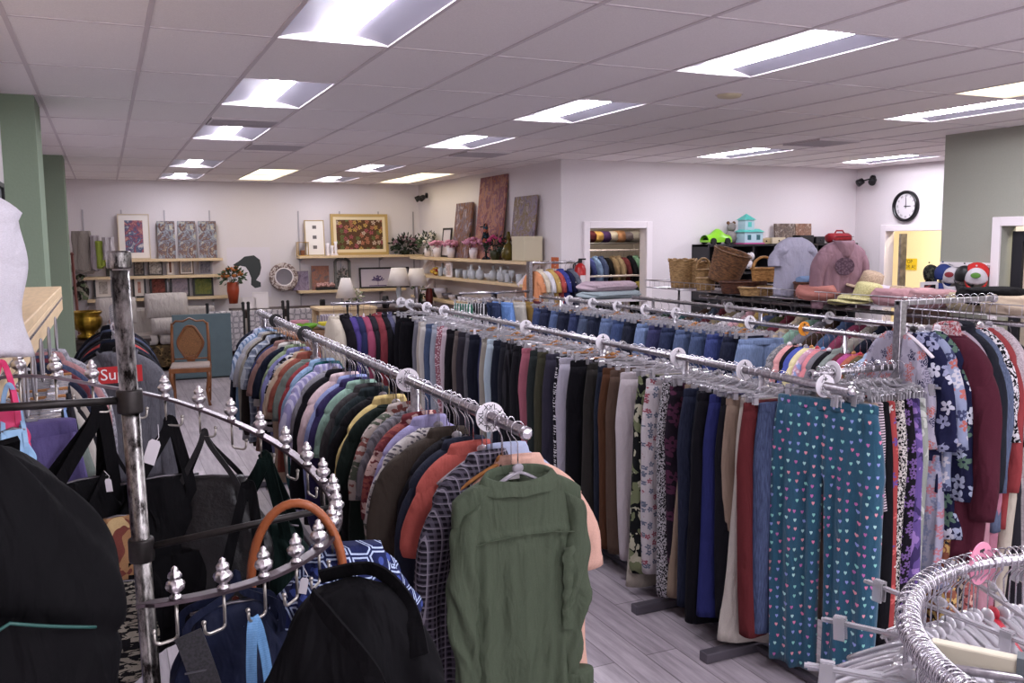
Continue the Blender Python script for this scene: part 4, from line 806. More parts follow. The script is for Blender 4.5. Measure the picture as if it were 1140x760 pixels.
P += [(-.024, 0, -.062)]+[(-.026-.008*math.sin(a), 0, -.054-.008*math.cos(a)) for a in np.linspace(.2, PI/2, 5)]+[(-.035, 0, -.042)]
h0.tube(P, .0027, 8); h0.ball((-.035, 0, -.041), .0042, 8, 6); hk0 = h0.build('hook', HOOKM, sp, smooth=True)
ANG = [-84+11.6*k for k in range(24)]
for k, a in enumerate(ANG):
    f = f0 if k == 0 else inst(f0, sp, None, 'finial'); f.location = ringp(a, RR, .0035); f.rotation_euler = (0, 0, k*1.1); f.scale = (1.12, 1.12, 1.12)
    h = hk0 if k == 0 else inst(hk0, sp, None, 'hook'); h.location = ringp(a, RR, -.003); h.rotation_euler = (0, 0, math.radians(a+90))
def wp(a, dz=0, r=RR, out=0): p = ringp(a, r+out, dz); return Vector((PX+p.x, PY+p.y, p.z))
def at(px, py, D): d = fw+RT*((px-570)/F)+UP*((380-py)/F); return Vector((0, 0, HC))+d*D   # used to measure where a bag hangs
def hooktip(a): t = math.radians(a); return wp(a, -.062)+Vector((.03*math.sin(t), -.03*math.cos(t), 0))
# ---- bags
BKC = cloth('black_canvas', '#0c0b0e', rough=.8, sheen=0); BKN = cloth('black_neoprene', '#0b0a0d', rough=.75, sheen=0); BKL = simple('black_leather', '#0c0b0d', .42, bump=.3, scale=90)
def bag_body(w, h, d, sq=.6, seed=0, top=.6, sag=.1, nx=44, nz=26, crease=.008, pw=.7):
    rn = random.Random(seed); ph = [rn.uniform(0, 6.28) for _ in range(8)]; G = []
    for k in range(nz+1):
        v = k/nz; z = -h*v; e = math.sin(PI*min(1, max(0, v*.96+.02)))**.35
        ww = w/2*(top+(1-top)*min(1, v*2.2)**pw)*(1 if v < .85 else math.cos((v-.85)/.15*1.1)**.6)*(e if v > .5 or pw > .5 > top else max(e, .92 if pw < .5 else .7)); dd = d/2*(.25+.75*min(1, v*1.8)**.8)*(1 if v < .85 else math.cos((v-.85)/.15*1.2)**.6)
        ring = []
        for j in range(nx):
            a = 2*PI*j/nx; c, s = math.cos(a), math.sin(a); q = crease*(math.sin(5*a+ph[0]+7*v)+.7*math.sin(9*a+ph[1]-11*v)+.6*math.sin(3*a+15*v+ph[2]))*math.sin(PI*v)
            ring.append(((ww+q)*abs(c)**sq*(1 if c > 0 else -1), (dd+q)*abs(s)**sq*(1 if s > 0 else -1), z+sag*.1*math.sin(2*a+ph[3])*v))
        G.append(ring)
    return B().grid(G, True, caps=True)
def strap(pts, w, m, parent, name='strap', th=.0022, nrm=(0, 1, 0)):
    P = [Vector(p) for p in pts]; Q = []
    for i in range(len(P)-1):                            # catmull-rom
        p0, p1, p2, p3 = P[max(i-1, 0)], P[i], P[i+1], P[min(i+2, len(P)-1)]
        for t in np.linspace(0, 1, 8, endpoint=False): Q.append(.5*((2*p1)+(p2-p0)*t+(2*p0-5*p1+4*p2-p3)*t*t+(3*p1-p0-3*p2+p3)*t**3))
    Q.append(P[-1]); G = []; N = Vector(nrm).normalized()
    for i, q in enumerate(Q):
        t = (Q[min(i+1, len(Q)-1)]-Q[max(i-1, 0)]).normalized(); s = t.cross(N)
        if s.length < 1e-4: s = Vector((1, 0, 0))
        s.normalize(); n = s.cross(t)
        G.append([q+s*w/2+n*th/2, q-s*w/2+n*th/2, q-s*w/2-n*th/2, q+s*w/2-n*th/2])
    return B().grid(G, True, caps=True).build(name, m, parent, smooth=False)
def hung_bag(name, label, cat, top, hook, rz, w, h, d, m, seed=0, strapm=None, sw=.02, sq=.55, topf=.75, pocket=True, zipc=True, gap=.16, crease=.008, group=None):
    """top = centre of the bag's upper edge in the room; hook = point the handle hangs from"""
    t = thing(name, label, cat, top, rz, group); strapm = strapm or m
    bag_body(w, h, d, sq, seed, topf, crease=crease).build('bag_body', m, t, smooth=True)
    inv = Matrix.Rotation(-rz, 3, 'Z'); hk = inv @ (Vector(hook)-Vector(top))
    for s in (-1, 1):
        yo = s*d*.22
        strap([(-gap/2, yo, -.06), (-gap/2*.98, yo, -.01), (hk.x-.012, hk.y+yo*.15, hk.z-.03), (hk.x, hk.y, hk.z+.004), (hk.x+.012, hk.y+yo*.15, hk.z-.03), (gap/2*.98, yo, -.01), (gap/2, yo, -.06)], sw, strapm, t, 'handle')
    if pocket:
        b = B(); G = []
        for k in range(9):
            v = k/8; G.append([(w*.36*u*(1-.05*abs(2*v-1)), -d/2*1.06-.008*math.cos(u*1.4)*math.sin(PI*min(1, v*.9+.1)), -h*(.42+.42*v)) for u in np.linspace(-1, 1, 11)])
        b.grid(G).build('pocket', m, t, smooth=True)
    if zipc: B().tube([(w*.33*u, -.0*u, .002-.006*abs(u)) for u in np.linspace(-1, 1, 9)], .003, 6).build('zip', simple('zip_metal', '#5a565a', .4, .8), t, smooth=True)
    return t
def at(px, py, D): d = fw+RT*((px-570)/F)+UP*((380-py)/F); return Vector((0, 0, HC))+d*D   # used to measure where a bag hangs
# big black backpack close to the camera at the left
t = thing('backpack', 'large matt black backpack filling the lower left corner', 'backpack', Vector((0, 0, HC))+(fw+RT*((-38-570)/F)+UP*((380-478)/F))*1.15, .35)
body = B(); G = []; n = 56
for k in range(41):
    v = k/40; z = -.0-.56*v; w = .155*(math.sin(min(1, v*2.1)*PI/2)**.62)+.012*math.sin(v*5); d = .10*(math.sin(min(1, v*1.9)*PI/2)**.6)
    if v > .93: w *= .92; d *= .9
    ring = []
    for j in range(n):
        a = 2*PI*j/n; c, s = math.cos(a), math.sin(a); q = .006*math.sin(4*a+9*v)+.004*math.sin(9*a-13*v); q += -.010*math.exp(-((v-.42-.12*c)/.02)**2)*(s < .3)
        ring.append(((w+q)*abs(c)**.75*(1 if c > 0 else -1)+.01, (d+q)*abs(s)**.75*(1 if s > 0 else -1), z+.02*c*(1-v)*-1))
    G.append(ring)
body.grid(G, True, caps=True).build('bag_body', BKN, t, smooth=True)
G = []
for k in range(13):
    v = k/12; G.append([(.105*u, -.105-.028*math.cos(u*1.35)*math.sin(PI*(v*.8+.2))**.5, -.26-.26*v+.04*(1-abs(u))*(1-v)) for u in np.linspace(-1, 1, 15)])
B().grid(G).build('front_pocket', BKN, t, smooth=True)
TEALP = simple('teal_piping', '#1b4640', .5)
B().tube([(.105*u, -.108-.028*math.cos(u*1.35), -.262+.045*(1-abs(u))) for u in np.linspace(-1, 1, 15)], .0022, 6).build('piping', TEALP, t, smooth=True)
strap([(-.03, 0, -.015), (-.034, 0, .035), (-.01, 0, .075), (.012, 0, .03), (.03, 0, -.015)], .02, BKN, t, 'grab_handle')
for s in (-1, 1): strap([(s*.06, .08, -.04), (s*.07, .13, -.12), (s*.075, .14, -.3), (s*.07, .09, -.48)], .045, BKN, t, 'shoulder_strap', th=.01)
# black bags on the inner side of the spiral
hung_bag('handbag', 'black tote with a white tag hanging just right of the steel pole', 'bag', wp(86, -.2)+Vector((.03, -.0, 0)), hooktip(82), .15, .26, .40, .12, BKC, 3, sw=.024, gap=.12)
hung_bag('handbag', 'black tote with thin straps hanging second right of the steel pole', 'bag', wp(68, -.17)+Vector((.03, .02, 0)), hooktip(70), -.35, .28, .42, .13, BKL, 4, sw=.012, gap=.13, pocket=False)
hung_bag('handbag', 'dark green bag behind the black totes on the spiral rack', 'bag', wp(50, -.26)+Vector((.04, .1, 0)), hooktip(47), -.6, .30, .34, .14, cloth('bottle_green_canvas', '#0f1f1c'), 5, sw=.03, gap=.16, pocket=False)
hung_bag('handbag', 'black slouchy bag on a wide strap left of the pole', 'bag', wp(108, -.23)+Vector((.0, .02, 0)), hooktip(105), .5, .24, .36, .12, BKC, 6, sw=.03, gap=.14)
hung_bag('handbag', 'black shoulder bag under the spiral band right of the white tag', 'bag', wp(30, -.36)+Vector((-.13, -.05, 0)), wp(30, -.06)+Vector((-.1, -.03, 0)), -.3, .26, .34, .12, BKC, 8, sw=.02, gap=.12)
hung_bag('handbag', 'orange batik print tote between the backpack and the pole', 'bag', at(130, 575, 2.0), at(126, 500, 2.05), .2, .11, .17, .06, fm('94683a', 'camo', ('6a2c20', 'b0925c'), .9), 9, strapm=BKC, sw=.008, pocket=False, crease=.004)
hung_bag('handbag', 'black and cream snake print bag below the orange tote', 'bag', at(134, 648, 1.95), at(128, 590, 2.0), .1, .14, .22, .07, fm('121114', 'zebra', ('7d7669',), 4), 10, strapm=BKC, sw=.006, pocket=False, crease=.004)
# blue trellis-print tote with a tan leather handle
BLUEP = cloth('navy_trellis_print', '#101c4c', 'trellis', ('a9bbdc', '1f3a8c'), 1.0)
t = hung_bag('tote_bag', 'navy blue tote with pale trellis print and tan leather handle', 'bag', at(385, 606, 1.74), at(350, 560, 1.74)+Vector((0, 0, .0)), -.25, .26, .30, .17, BLUEP, 12, sw=.01, pocket=False, zipc=False, crease=.014)
LEA = simple('tan_leather', '#8a4a26', .4, bump=.25, scale=70)
for c in list(t.children):
    if c.name.startswith('handle'): bpy.data.objects.remove(c)
b = B(); b.tube([(-.085+.0*a+.085*(1-math.cos(a)), -.02, -.05+.15*math.sin(a)) for a in np.linspace(-.25, PI+.25, 24)], .0085, 10); hb = b.build('handle', LEA, t, smooth=True); hb.location = (-.09, -.02, .0)
# large black duffle low in the middle of the foreground
t = thing('duffle_bag', 'large black duffle bag bottom centre-left with a padded strap', 'bag', at(392, 648, 1.36), -.30)
bag_body(.31, .44, .20, .68, 21, .12, nx=64, nz=40, crease=.009, pw=.42).build('bag_body', BKC, t, smooth=True)
strap([(-.055, -.05, .005), (-.03, -.075, -.02), (.03, -.11, -.09), (.05, -.12, -.17)], .028, BKC, t, 'strap', th=.004, nrm=(0, 1, .6))
strap([(-.05, .02, .004), (.03, .02, .012), (.08, -.01, -.03), (.1, -.05, -.10)], .028, BKC, t, 'strap', th=.004, nrm=(0, 1, .6))
b = B(); b.tube([(.125*u, -.088-.012*math.cos(u*1.5), -.115-.03*u*u) for u in np.linspace(-1, 1, 15)], .0035, 6).build('zip', simple('zip_black', '#232125', .4), t, smooth=True)
G = []
for k in range(10):
    v = k/9; G.append([(.115*u, -.098-.012*math.cos(u*1.5)*math.sin(PI*(.15+.8*v)), -.18-.2*v) for u in np.linspace(-1, 1, 13)])
B().grid(G).build('front_pocket', BKC, t, smooth=True)
hung_bag('handbag', 'dark navy bag hanging behind the pale blue strap', 'bag', at(258, 672, 1.62), at(262, 640, 1.62), .1, .22, .3, .12, cloth('dark_navy_nylon', '#131a33', rough=.6), 23, sw=.014, pocket=False)
hung_bag('handbag', 'dark oxblood leather bag low behind the pale blue strap', 'bag', at(262, 725, 1.66), at(262, 668, 1.66), .1, .12, .2, .1, simple('oxblood_leather', '#4a1f18', .4, bump=.2, scale=80), 24, sw=.01, pocket=False)
# loose straps
t = thing('webbing_strap', 'pale sky blue webbing strap looped over a spiral rack hook', 'strap', hooktip(-60))
LB = cloth('sky_blue_webbing', '#5fa0d8', 'stripe_h', ('5296cf',), 6)
strap([(0, 0, .003), (-.006, -.012, -.03), (-.010, -.022, -.12), (-.004, -.03, -.30)], .017, LB, t, 'strap_end', th=.002, nrm=(.25, 1, 0)); strap([(0, 0, .003), (.010, .002, -.03), (.020, .0, -.12), (.016, -.01, -.30)], .017, LB, t, 'strap_end', th=.002, nrm=(-.35, 1, 0))
B().box(-.0165, -.0155, -.001, .001, -.01, -.01).build('stitching', LB, t)
t = thing('mesh_strap', 'wide black mesh strap slanting from the lowest hook', 'strap', wp(-80, -.055)+Vector((.0, -.02, 0)))
MESHM = simple('black_mesh_webbing', '#26242a', .7, col2='#121114', scale=260)
strap([(-.012, 0, .005), (-.004, -.004, -.02), (.012, -.012, -.08), (.05, -.02, -.24)], .042, MESHM, t, 'webbing', th=.004, nrm=(.1, 1, .1)); B().box(-.02, .025, -.0125, -.0115, -.055, -.052).build('stitching', simple('thread', '#3c3a40', .7), t)
# paper tags
TAGM = simple('paper_tag', '#d8d3d8', .8)
for lab, c, r in (('white paper price tag hanging right of the steel pole', at(169, 503, 1.9), .35), ('small white price tag dangling left of the steel pole', at(121, 540, 2.0), -.1), ('small pale tag dangling among bag straps by the brown handle', at(338, 652, 1.6), .2)):
    t = thing('price_tag', lab, 'tag', c, -.3, 'paper price tags on the bags', rot=(0, r, -.4)); s = 1 if 'right' in lab else .55
    b = B(); b.add([(-.013*s, 0, -.027*s), (.013*s, 0, -.027*s), (.013*s, 0, .02*s), (.008*s, 0, .027*s), (-.008*s, 0, .027*s), (-.013*s, 0, .02*s)], [(0, 1, 2, 3, 4, 5)]); o = b.build('card', TAGM, t); o.modifiers.new('thick', 'SOLIDIFY').thickness = .0008
    B().tube([(0, 0, .022*s), (.004, .002, .035*s), (-.006, .003, .06*s)], .0006, 5).build('string', TAGM, t)
# pink and blue things at the left edge
hung_bag('handbag', 'bright pink bag peeping out behind the backpack at the left edge', 'bag', at(4, 452, 1.62), at(2, 405, 1.68), .3, .07, .14, .04, simple('hot_pink_fabric', '#c42f62', .6), 31, sw=.01, gap=.04, pocket=False, crease=.003)
hung_bag('handbag', 'light blue pouch under the pink bag at the left edge', 'bag', at(14, 478, 1.6), at(10, 430, 1.66), .3, .06, .12, .04, simple('light_blue_fabric', '#7fa3c4', .6), 32, sw=.008, gap=.035, pocket=False, crease=.003)
# ================================================================ measuring helpers (points on room planes)
def dray(px, py): return fw+RT*((px-570)/F)+UP*((380-py)/F)
def onY(px, py, Y): d = dray(px, py); t = Y/d.y; return d.x*t, HC+d.z*t
def onX(px, py, X): d = dray(px, py); t = X/d.x; return d.y*t, HC+d.z*t
# ================================================================ left wall: wooden shelf with clothes under it
t = thing('wall_shelf', 'long pale wooden shelf with a metal strip on the left wall above hanging clothes', 'shelf', (XW, 1.2, 0))
B().box(0, .41, 0, 3.9, 1.80, 1.835).build('board', SHELFW, t, bev=.004)
B().box(.38, .41, 0, 3.9, 1.715, 1.80).build('fascia', SHELFW, t, bev=.003)
B().box(.4102, .413, 0, 3.9, 1.775, 1.785).build('metal_strip', CH, t)
for y in (.5, 1.9, 3.3): B().box(0, .3, y-.01, y+.01, 1.62, 1.80).build('bracket', WHITEP, t)
B().tube([(.30, .1, 1.66), (.30, 4.1, 1.66)], .014, 12).build('rail', CH, t, smooth=True)
for k, (y, nm) in enumerate(((2.35, 'nearest'), (2.62, 'second'), (2.95, 'third'), (3.35, 'fourth'), (3.8, 'fifth'))):
    r = thing('size_ring', f'{nm} of the clear round loops hanging at the left shelf front edge', 'ring', (-.185, y, 1.74), group='loops on the left shelf edge')
    B().tube([(.0, .052*math.cos(a), .062*math.sin(a)-.03) for a in np.linspace(0, 2*PI, 24, endpoint=False)], .0035, 6, closed=True).build('loop', simple('grey_clear_loop', '#a9a6ac', .2, trans=.3), r, smooth=True)
LX, LZ = -.32, 1.66
LP = [(2.27, 'purple folded trousers', 'wide', '5c4f8c'), (2.46, 'dull violet trousers', 'reg', '5a5080'), (2.56, 'bright red trousers', 'reg', '9c1c24'), (2.72, 'dark indigo jeans', 'reg', '232b44'), (2.90, 'black trousers', 'wide', '131217'), (3.06, 'green edged black trousers', 'reg', '161a18'), (3.22, 'light blue shorts', 'short', '6f8fc4'), (3.40, 'black leggings', 'slim', '121116'), (3.58, 'charcoal trousers', 'reg', '26242b')]
rnd = random.Random(51)
for k, (y, d, kind, c) in enumerate(LP):
    hang_pants(kind, k, f'{d} under the left wall shelf', fm(c), (LX+(.06 if k == 0 else 0), y, LZ), .25+rnd.uniform(-.06, .06), 'clothes under the left shelf', sc=(.95, 1.1, .9), drop=.12 if k else .015)
    bar_hanger(f'clip hanger holding the {d} under the left shelf', (LX, y, LZ+(.06 if k == 0 else 0)), .25, 'clip hangers under the left shelf', wood=k in (5, 6, 8), spring=k < 3)
    if k > 2:
        for q in (1, 2): bar_hanger('empty clip hanger bunched under the left wall shelf', (LX, y-.055*q+.0, LZ), .2+rnd.uniform(-.1, .1), 'spare clip hangers under the left shelf', spring=False)
LS = [(3.75, 'grey green tank top', 'tee', '6f7a72'), (3.86, 'cream shirt', 'short', 'a8a29a'), (3.98, 'white edged black shirt', 'long', '1a181c'), (4.12, 'taupe knitted top', 'knit', '8a8078'), (4.24, 'midnight navy shirt', 'long', '171c30'), (4.38, 'burgundy red shirt', 'long', '5c1a28'), (4.50, 'dark denim shirt', 'long', '2a3450', 'denim', ()), (4.64, 'dusty rose shirt', 'short', '9c6a6c'), (4.78, 'grey white speckled shirt', 'long', '9a979f', 'leopard', ('7a7780',))]
for k, e in enumerate(LS):
    y, d, kind, c = e[:4]; pat, cols = (e[4], e[5]) if len(e) > 4 else ('plain', ())
    hang_shirt(kind, k, f'{d} at the far end under the left wall shelf', fm(c, pat, cols), (LX+.02*(k-3)*.5, y, LZ), .1, 'clothes under the left shelf')
    arm_hanger(f'hanger inside the {d} under the left shelf', (LX, y, LZ), .1, 'hangers under the left shelf', mi=k % 4)
# white t-shirt on a small stand on the shelf
t = thing('shirt_stand', 'small metal stand on the left wooden shelf carrying a white top', 'stand', (-.40, 2.0, 1.835)); B().lathe([(.07, 0), (.07, .008), (.01, .014), (0, .014)], n=18).build('base', CH, t); B().tube([(0, 0, .01), (0, 0, .36)], .006, 8).build('pole', CH, t, smooth=True)
hang_shirt('tank', 5, 'white sleeveless top displayed above the left wooden shelf', cloth('bright_white_cotton', '#cfcbd4'), (-.36, 1.95, 2.25), .1, sc=(1.3, 1.4, .54), name='tank_top')
t = thing('chalkboard', 'grey board with a black frame hung high on the left wall before the column', 'board', (XW+.002, 5.9, 1.8)); B().box(0, .012, .03, 1.0, .03, .62).build('panel', simple('board_grey', '#5d5f62', .7), t); B().box(0, .03, 0, .03, 0, .65).box(0, .03, 1.0, 1.03, 0, .65).box(0, .03, .03, 1, 0, .03).box(0, .03, .03, 1, .62, .65).build('frame', BLK, t)
t = thing('framed_mirror', 'narrow dark wooden framed mirror leaning on the left wall between the columns', 'mirror', (XW+.01, 9.2, 1.35), rot=(0, .06, 0)); DKW = simple('dark_walnut', '#3a2620', .45, noise=.3, scale=12); B().box(0, .03, 0, .05, 0, .9).box(0, .03, .75, .8, 0, .9).box(0, .03, .05, .75, 0, .05).box(0, .03, .05, .75, .85, .9).build('frame', DKW, t); B().box(.004, .012, .05, .75, .05, .85).build('glass', simple('mirror_glass', '#c9c9cc', .05, 1), t)
t = thing('wall_switch', 'small white switch plate on the left wall between green columns', 'switch', (XW+.001, 8.9, 2.5)); B().box(0, .006, -.04, .04, -.06, .06).build('plate', WHITEP, t, bev=.002); B().box(.006, .012, -.008, .008, -.015, .015).build('toggle', WHITEP, t)
# grey hoodie with a red box print, on a short rail of its own
floor_rack('short chrome rail ending in a grey hoodie behind the steel pole', .03, 5.35, 6.9, 1.60, foots=[5.8, 6.7], base_w=.25)
HG = cloth('grey_marl_fleece', '#6d6c74', 'heather', ('47464e',), 1.0)
h = hang_shirt('hoodie', 1, 'grey marled hoodie with a red printed box on the chest left of the chair', HG, (.03, 5.33, 1.60), .10, name='hoodie', cat='hoodie')
bx = B().box(-.11, .11, -.001, .001, -.045, .045).build('chest_print', simple('print_red', '#b01f24', .6), h); bx.location = (.0, -.118, -.25)
text_mesh('print_letters', 'Sup', .085, simple('print_white', '#e6e1e4', .6), bx, (-.10, -.0018, .0), (PI/2, 0, 0), .0005, align='LEFT')
arm_hanger('black hanger inside the grey marled hoodie', (.03, 5.33, 1.60), .10, mi=1)
for k, (d, kind, c) in enumerate((('black bomber jacket', 'coat', '141317'), ('navy jacket', 'coat', '181d2e'), ('scarlet jacket', 'knit', 'a8201c'), ('dark grey fleece', 'knit', '2c2b30'), ('black windbreaker', 'coat', '16151a'), ('blue grey jacket', 'coat', '39415a'), ('dark plum jacket', 'knit', '2c1c2c'), ('ink jacket', 'coat', '14161f'))):
    hang_shirt(kind, k, f'{d} on the short rail behind the grey hoodie', fm(c), (.03, 5.55+k*.17, 1.60), rnd.uniform(-.1, .1), 'jackets behind the hoodie', name='jacket', cat='jacket')
    arm_hanger(f'hanger inside the {d} on the short rail', (.03, 5.55+k*.17, 1.60), 0, 'hangers on the short rail', mi=k % 3)
# ================================================================ shelves and pictures on the back wall
def wall_shelves(label, x0, x1, zs, posts, group=None, dp=.30):
    t = thing('wall_shelf_unit', label, 'shelf', (x0, YB, 0))
    for z, (a, b_) in zs: B().box(a-x0, b_-x0, -dp, -.012, z-.045, z).build('board', SHELFW, t, bev=.004)
    for px in posts: B().box(px-x0-.012, px-x0+.012, -.012, -.001, .9, 2.6).build('wall_track', simple('track_grey', '#a8a3a6', .4, .6), t)
    for px in posts:
        for z, (a, b_) in zs:
            if a <= px <= b_: B().add([(px-x0, -.012, z-.045), (px-x0, -.012, z-.12), (px-x0, -dp+.03, z-.045)], [(0, 1, 2)]).build('bracket', simple('track_grey', '#a8a3a6', .4, .6), t).modifiers.new('thick', 'SOLIDIFY').thickness = .006
    return t
wall_shelves('three pale wooden shelves full of small framed pictures on the left of the back wall', -.42, 1.95, [(1.785, (-.42, 1.84)), (1.505, (-.42, 1.84)), (1.135, (-.3, 1.95))], [-.3, .28, .95, 1.68])
wall_shelves('two pale wooden shelves with flower painting on the right of the back wall', 3.12, 5.46, [(1.80, (3.14, 5.46)), (1.18, (3.12, 5.1))], [3.2, 3.95, 4.68, 5.36])
def art(key, base, cols, sc=.5): return cloth('painting_'+key, base, 'paint', cols, sc*.9+.3, rough=.6)
def picture(label, x, z, w, h, m, fc='#2a2220', fwid=.025, mat_w=0, Y=YB-.10, lean=.08, rz=0, group=None, name='framed_picture', canvas=False, cat='picture', matc='#e3dcd6', glass=False):
    t = thing(name, label, cat, (x, Y, z+.002), rz, group, rot=(-lean, 0, rz)); M = simple('frame_'+fc, fc, .45)
    w2 = w/2
    if canvas: B().box(-w2, w2, -.01, .018, 0, h).build('canvas', m, t); B().box(-w2+.02, w2-.02, .018, .03, .02, h-.02).build('stretcher', WOODH, t); return t
    B().box(-w2, -w2+fwid, -.012, .012, 0, h).box(w2-fwid, w2, -.012, .012, 0, h).box(-w2+fwid, w2-fwid, -.012, .012, 0, fwid).box(-w2+fwid, w2-fwid, -.012, .012, h-fwid, h).build('frame', M, t)
    if mat_w: B().box(-w2+fwid, w2-fwid, -.002, .006, fwid, h-fwid).build('mount', simple('mount_'+matc, matc, .8), t)
    q = fwid+mat_w; B().box(-w2+q, w2-q, -.004, .004, q, h-q).build('print', m, t)
    return t
def pic_px(label, l, tp, r, bt, m, Y=YB-.12, **k):
    x0, z1 = onY(l, tp, Y); x1, z0 = onY(r, bt, Y); return picture(label, (x0+x1)/2, k.pop('z', z0), x1-x0, z1-(k.get('zz', z0)), m, Y=Y, **{a: b_ for a, b_ in k.items() if a != 'zz'})
WC = art('watercolour', 'cfc6c4', ('3f5f86', 'a8505c', 'd8b49a'), .55); CTY = art('street_scene', 'b9ab96', ('6a3f38', '8f9aa8', 'd0c09a'), .8)
pic_px('large framed watercolour on the top left shelf of the back wall', 130, 238, 168, 284, WC, z=1.785, zz=1.785, fc='#c9b79c', fwid=.015, mat_w=.09)
for k, (a, b_) in enumerate(((174.5, 196), (197.5, 219), (220.5, 242))):
    pic_px(f'{["left", "middle", "right"][k]} canvas of the three-panel street scene on top left shelf', a, 246, b_, 284, CTY, z=1.785, zz=1.785, canvas=True, group='three street scene canvases')
cols = [('2a3a34', '7a6f5c'), ('3c2c2a', 'a89a8c'), ('d8d0c8', '3c3a3c'), ('7a6a5c', 'a8543c'), ('b9a89c', '6c7a8c'), ('8c8a94', '4c4a5c')]
for k, (a, b_, nm) in enumerate(((117, 125, 'dark narrow framed print'), (148, 161, 'dark green landscape print'), (164.5, 181.5, 'wide brown framed group photo'), (185, 194, 'small white mat framed portrait'), (199, 216, 'wooden framed village print'), (221, 236, 'silver framed pale print'))):
    pic_px(f'{nm} on the middle left shelf of back wall', a, 289, b_, 304, art('s%d' % k, cols[k][0], (cols[k][1],), 1.5), z=1.505, zz=1.505, fc=['#241d1c', '#1c1a1a', '#2e2320', '#c9c0b6', '#6a5542', '#8a868a'][k], fwid=.02, mat_w=.02 if k in (3, 4) else 0, group='small pictures on the middle left shelf')
cols = [('cfc7bf', '9a928c'), ('b8543c', 'e0c8b8'), ('9c4a3c', '3c2420'), ('8c8494', 'b8a8b4'), ('8a8a3c', '4c6a3c')]
for k, (a, b_, nm) in enumerate(((103.5, 126, 'black framed pale sketch'), (147, 163, 'black framed red house print'), (166.5, 186.5, 'dark framed red interior print'), (189, 211.5, 'black framed lilac street print'), (214.5, 238, 'black framed green meadow print'))):
    pic_px(f'{nm} on the low left shelf of back wall', a, 308.5, b_, 327.5, art('l%d' % k, cols[k][0], (cols[k][1],), 1.2), z=1.135, zz=1.135, fc='#171416', fwid=.03, mat_w=.05 if k in (0, 1) else .0, group='black framed pictures on the low left shelf')
# right shelves
FLW = cloth('flower_still_life', '#5c3c22', 'flowers', ('b8902c', '9c3a48', 'a8603c', '5f6a34', 'c0a48c'), .8, rough=.6)
pic_px('large gold-framed painting of a flower bouquet on the right shelf', 368, 238, 433, 283, FLW, z=1.80, zz=1.80, fc='#b0935a', fwid=.05, mat_w=.055, matc='#d9c8a4')
pic_px('tall white frame with three tiny prints left of the flower painting', 339, 245, 362, 283, simple('three_tiny_prints', '#e6e0da', .7), z=1.80, zz=1.80, fc='#b39a6c', fwid=.015)
tp = [o for o in COL.objects if o.get('label', '').startswith('tall white frame')][0]
for z in (.15, .33, .51): B().box(-.035, .035, -.006, -.004, z-.03, z+.03).build('small_print', simple('tiny_print', '#6a6464', .8), tp)
pic_px('purple floral canvas at the left of the low right shelf', 325, 302, 344, 320.5, art('purple', '6a5a78', ('9a8aa4', '4a3f5c')), z=1.18, zz=1.18, canvas=True); pic_px('grey blue and orange canvas on the low right shelf', 347, 296, 367, 320, art('rustic', '6c6468', ('a8684c', '4c5a74')), z=1.18, zz=1.18, canvas=True)
pic_px('black-framed wide print of a lone purple tree', 400, 298, 456, 317.5, simple('pale_lilac_paper', '#b9b0bd', .7), z=1.18, zz=1.18, fc='#17151a', fwid=.03, mat_w=.0)
tp = [o for o in COL.objects if o.get('label', '').startswith('black-framed wide')][0]; TR = simple('tree_ink', '#4c3f68', .8); b = B(); rn = random.Random(2)
for k in range(60): a = rn.uniform(0, PI); r_ = rn.uniform(.0, .09); c = (-.13+1.3*r_*math.cos(a), -.006, .14+r_*math.sin(a)); b.add([(c[0]+.016*math.cos(q), c[1]-.0001*k/60, c[2]+.012*math.sin(q)) for q in np.linspace(0, 2*PI, 7)[:-1]], [(0, 1, 2, 3, 4, 5)])
b.box(-.135, -.125, -.0065, -.0045, .04, .15).box(-.3, .3, -.0055, -.0045, .04, .055).build('tree_print', TR, tp)
# poster with a dark animal silhouette
t = thing('poster', 'white poster with a dark grey animal silhouette taped to the back wall', 'poster', (2.3, YB-.003, 1.5)); B().box(-.36, .38, -.002, .0, -.42, .46).build('paper', simple('poster_paper', '#d9d2da', .8), t)
sil = [(-.16, .22), (-.06, .30), (.1, .32), (.2, .24), (.22, .1), (.19, -.02), (.12, -.12), (.2, -.16), (.2, -.24), (.1, -.26), (.03, -.2), (.04, -.08), (.0, .04), (-.05, .12), (-.14, .14), (-.22, .12), (-.26, .16)]
B().add([(x, -.004, z) for x, z in sil], [tuple(range(len(sil)))]).build('silhouette', simple('silhouette_grey', '#3a3e40', .8), t)
# round mosaic mirror
t = thing('round_mirror', 'round mirror with a brown mosaic rim leaning at the back wall', 'mirror', (2.88, YB-.16, 1.43), rot=(-.1, 0, 0)); G = []
for r, y in ((.155, -.02), (.17, -.035), (.225, -.03), (.255, -.015), (.255, .01), (.155, .01)): G.append([(r*math.cos(a), y, r*math.sin(a)) for a in [2*PI*k/40 for k in range(40)]])
B().grid(G+[G[0]], True).build('rim', cloth('mosaic_rim', '#7a6460', 'leopard', ('c2b4b0',), .5, rough=.4), t, smooth=True); B().tube([(.155*math.cos(a), -.03, .155*math.sin(a)) for a in np.linspace(0, 2*PI, 36, endpoint=False)], .012, 6, closed=True).build('inner_ring', WHITEP, t, smooth=True); B().add([(.152*math.cos(2*PI*k/40), -.018, .152*math.sin(2*PI*k/40)) for k in range(40)], [tuple(range(40))[::-1]]).build('glass', simple('mirror_glass', '#c9c9cc', .05, 1), t)
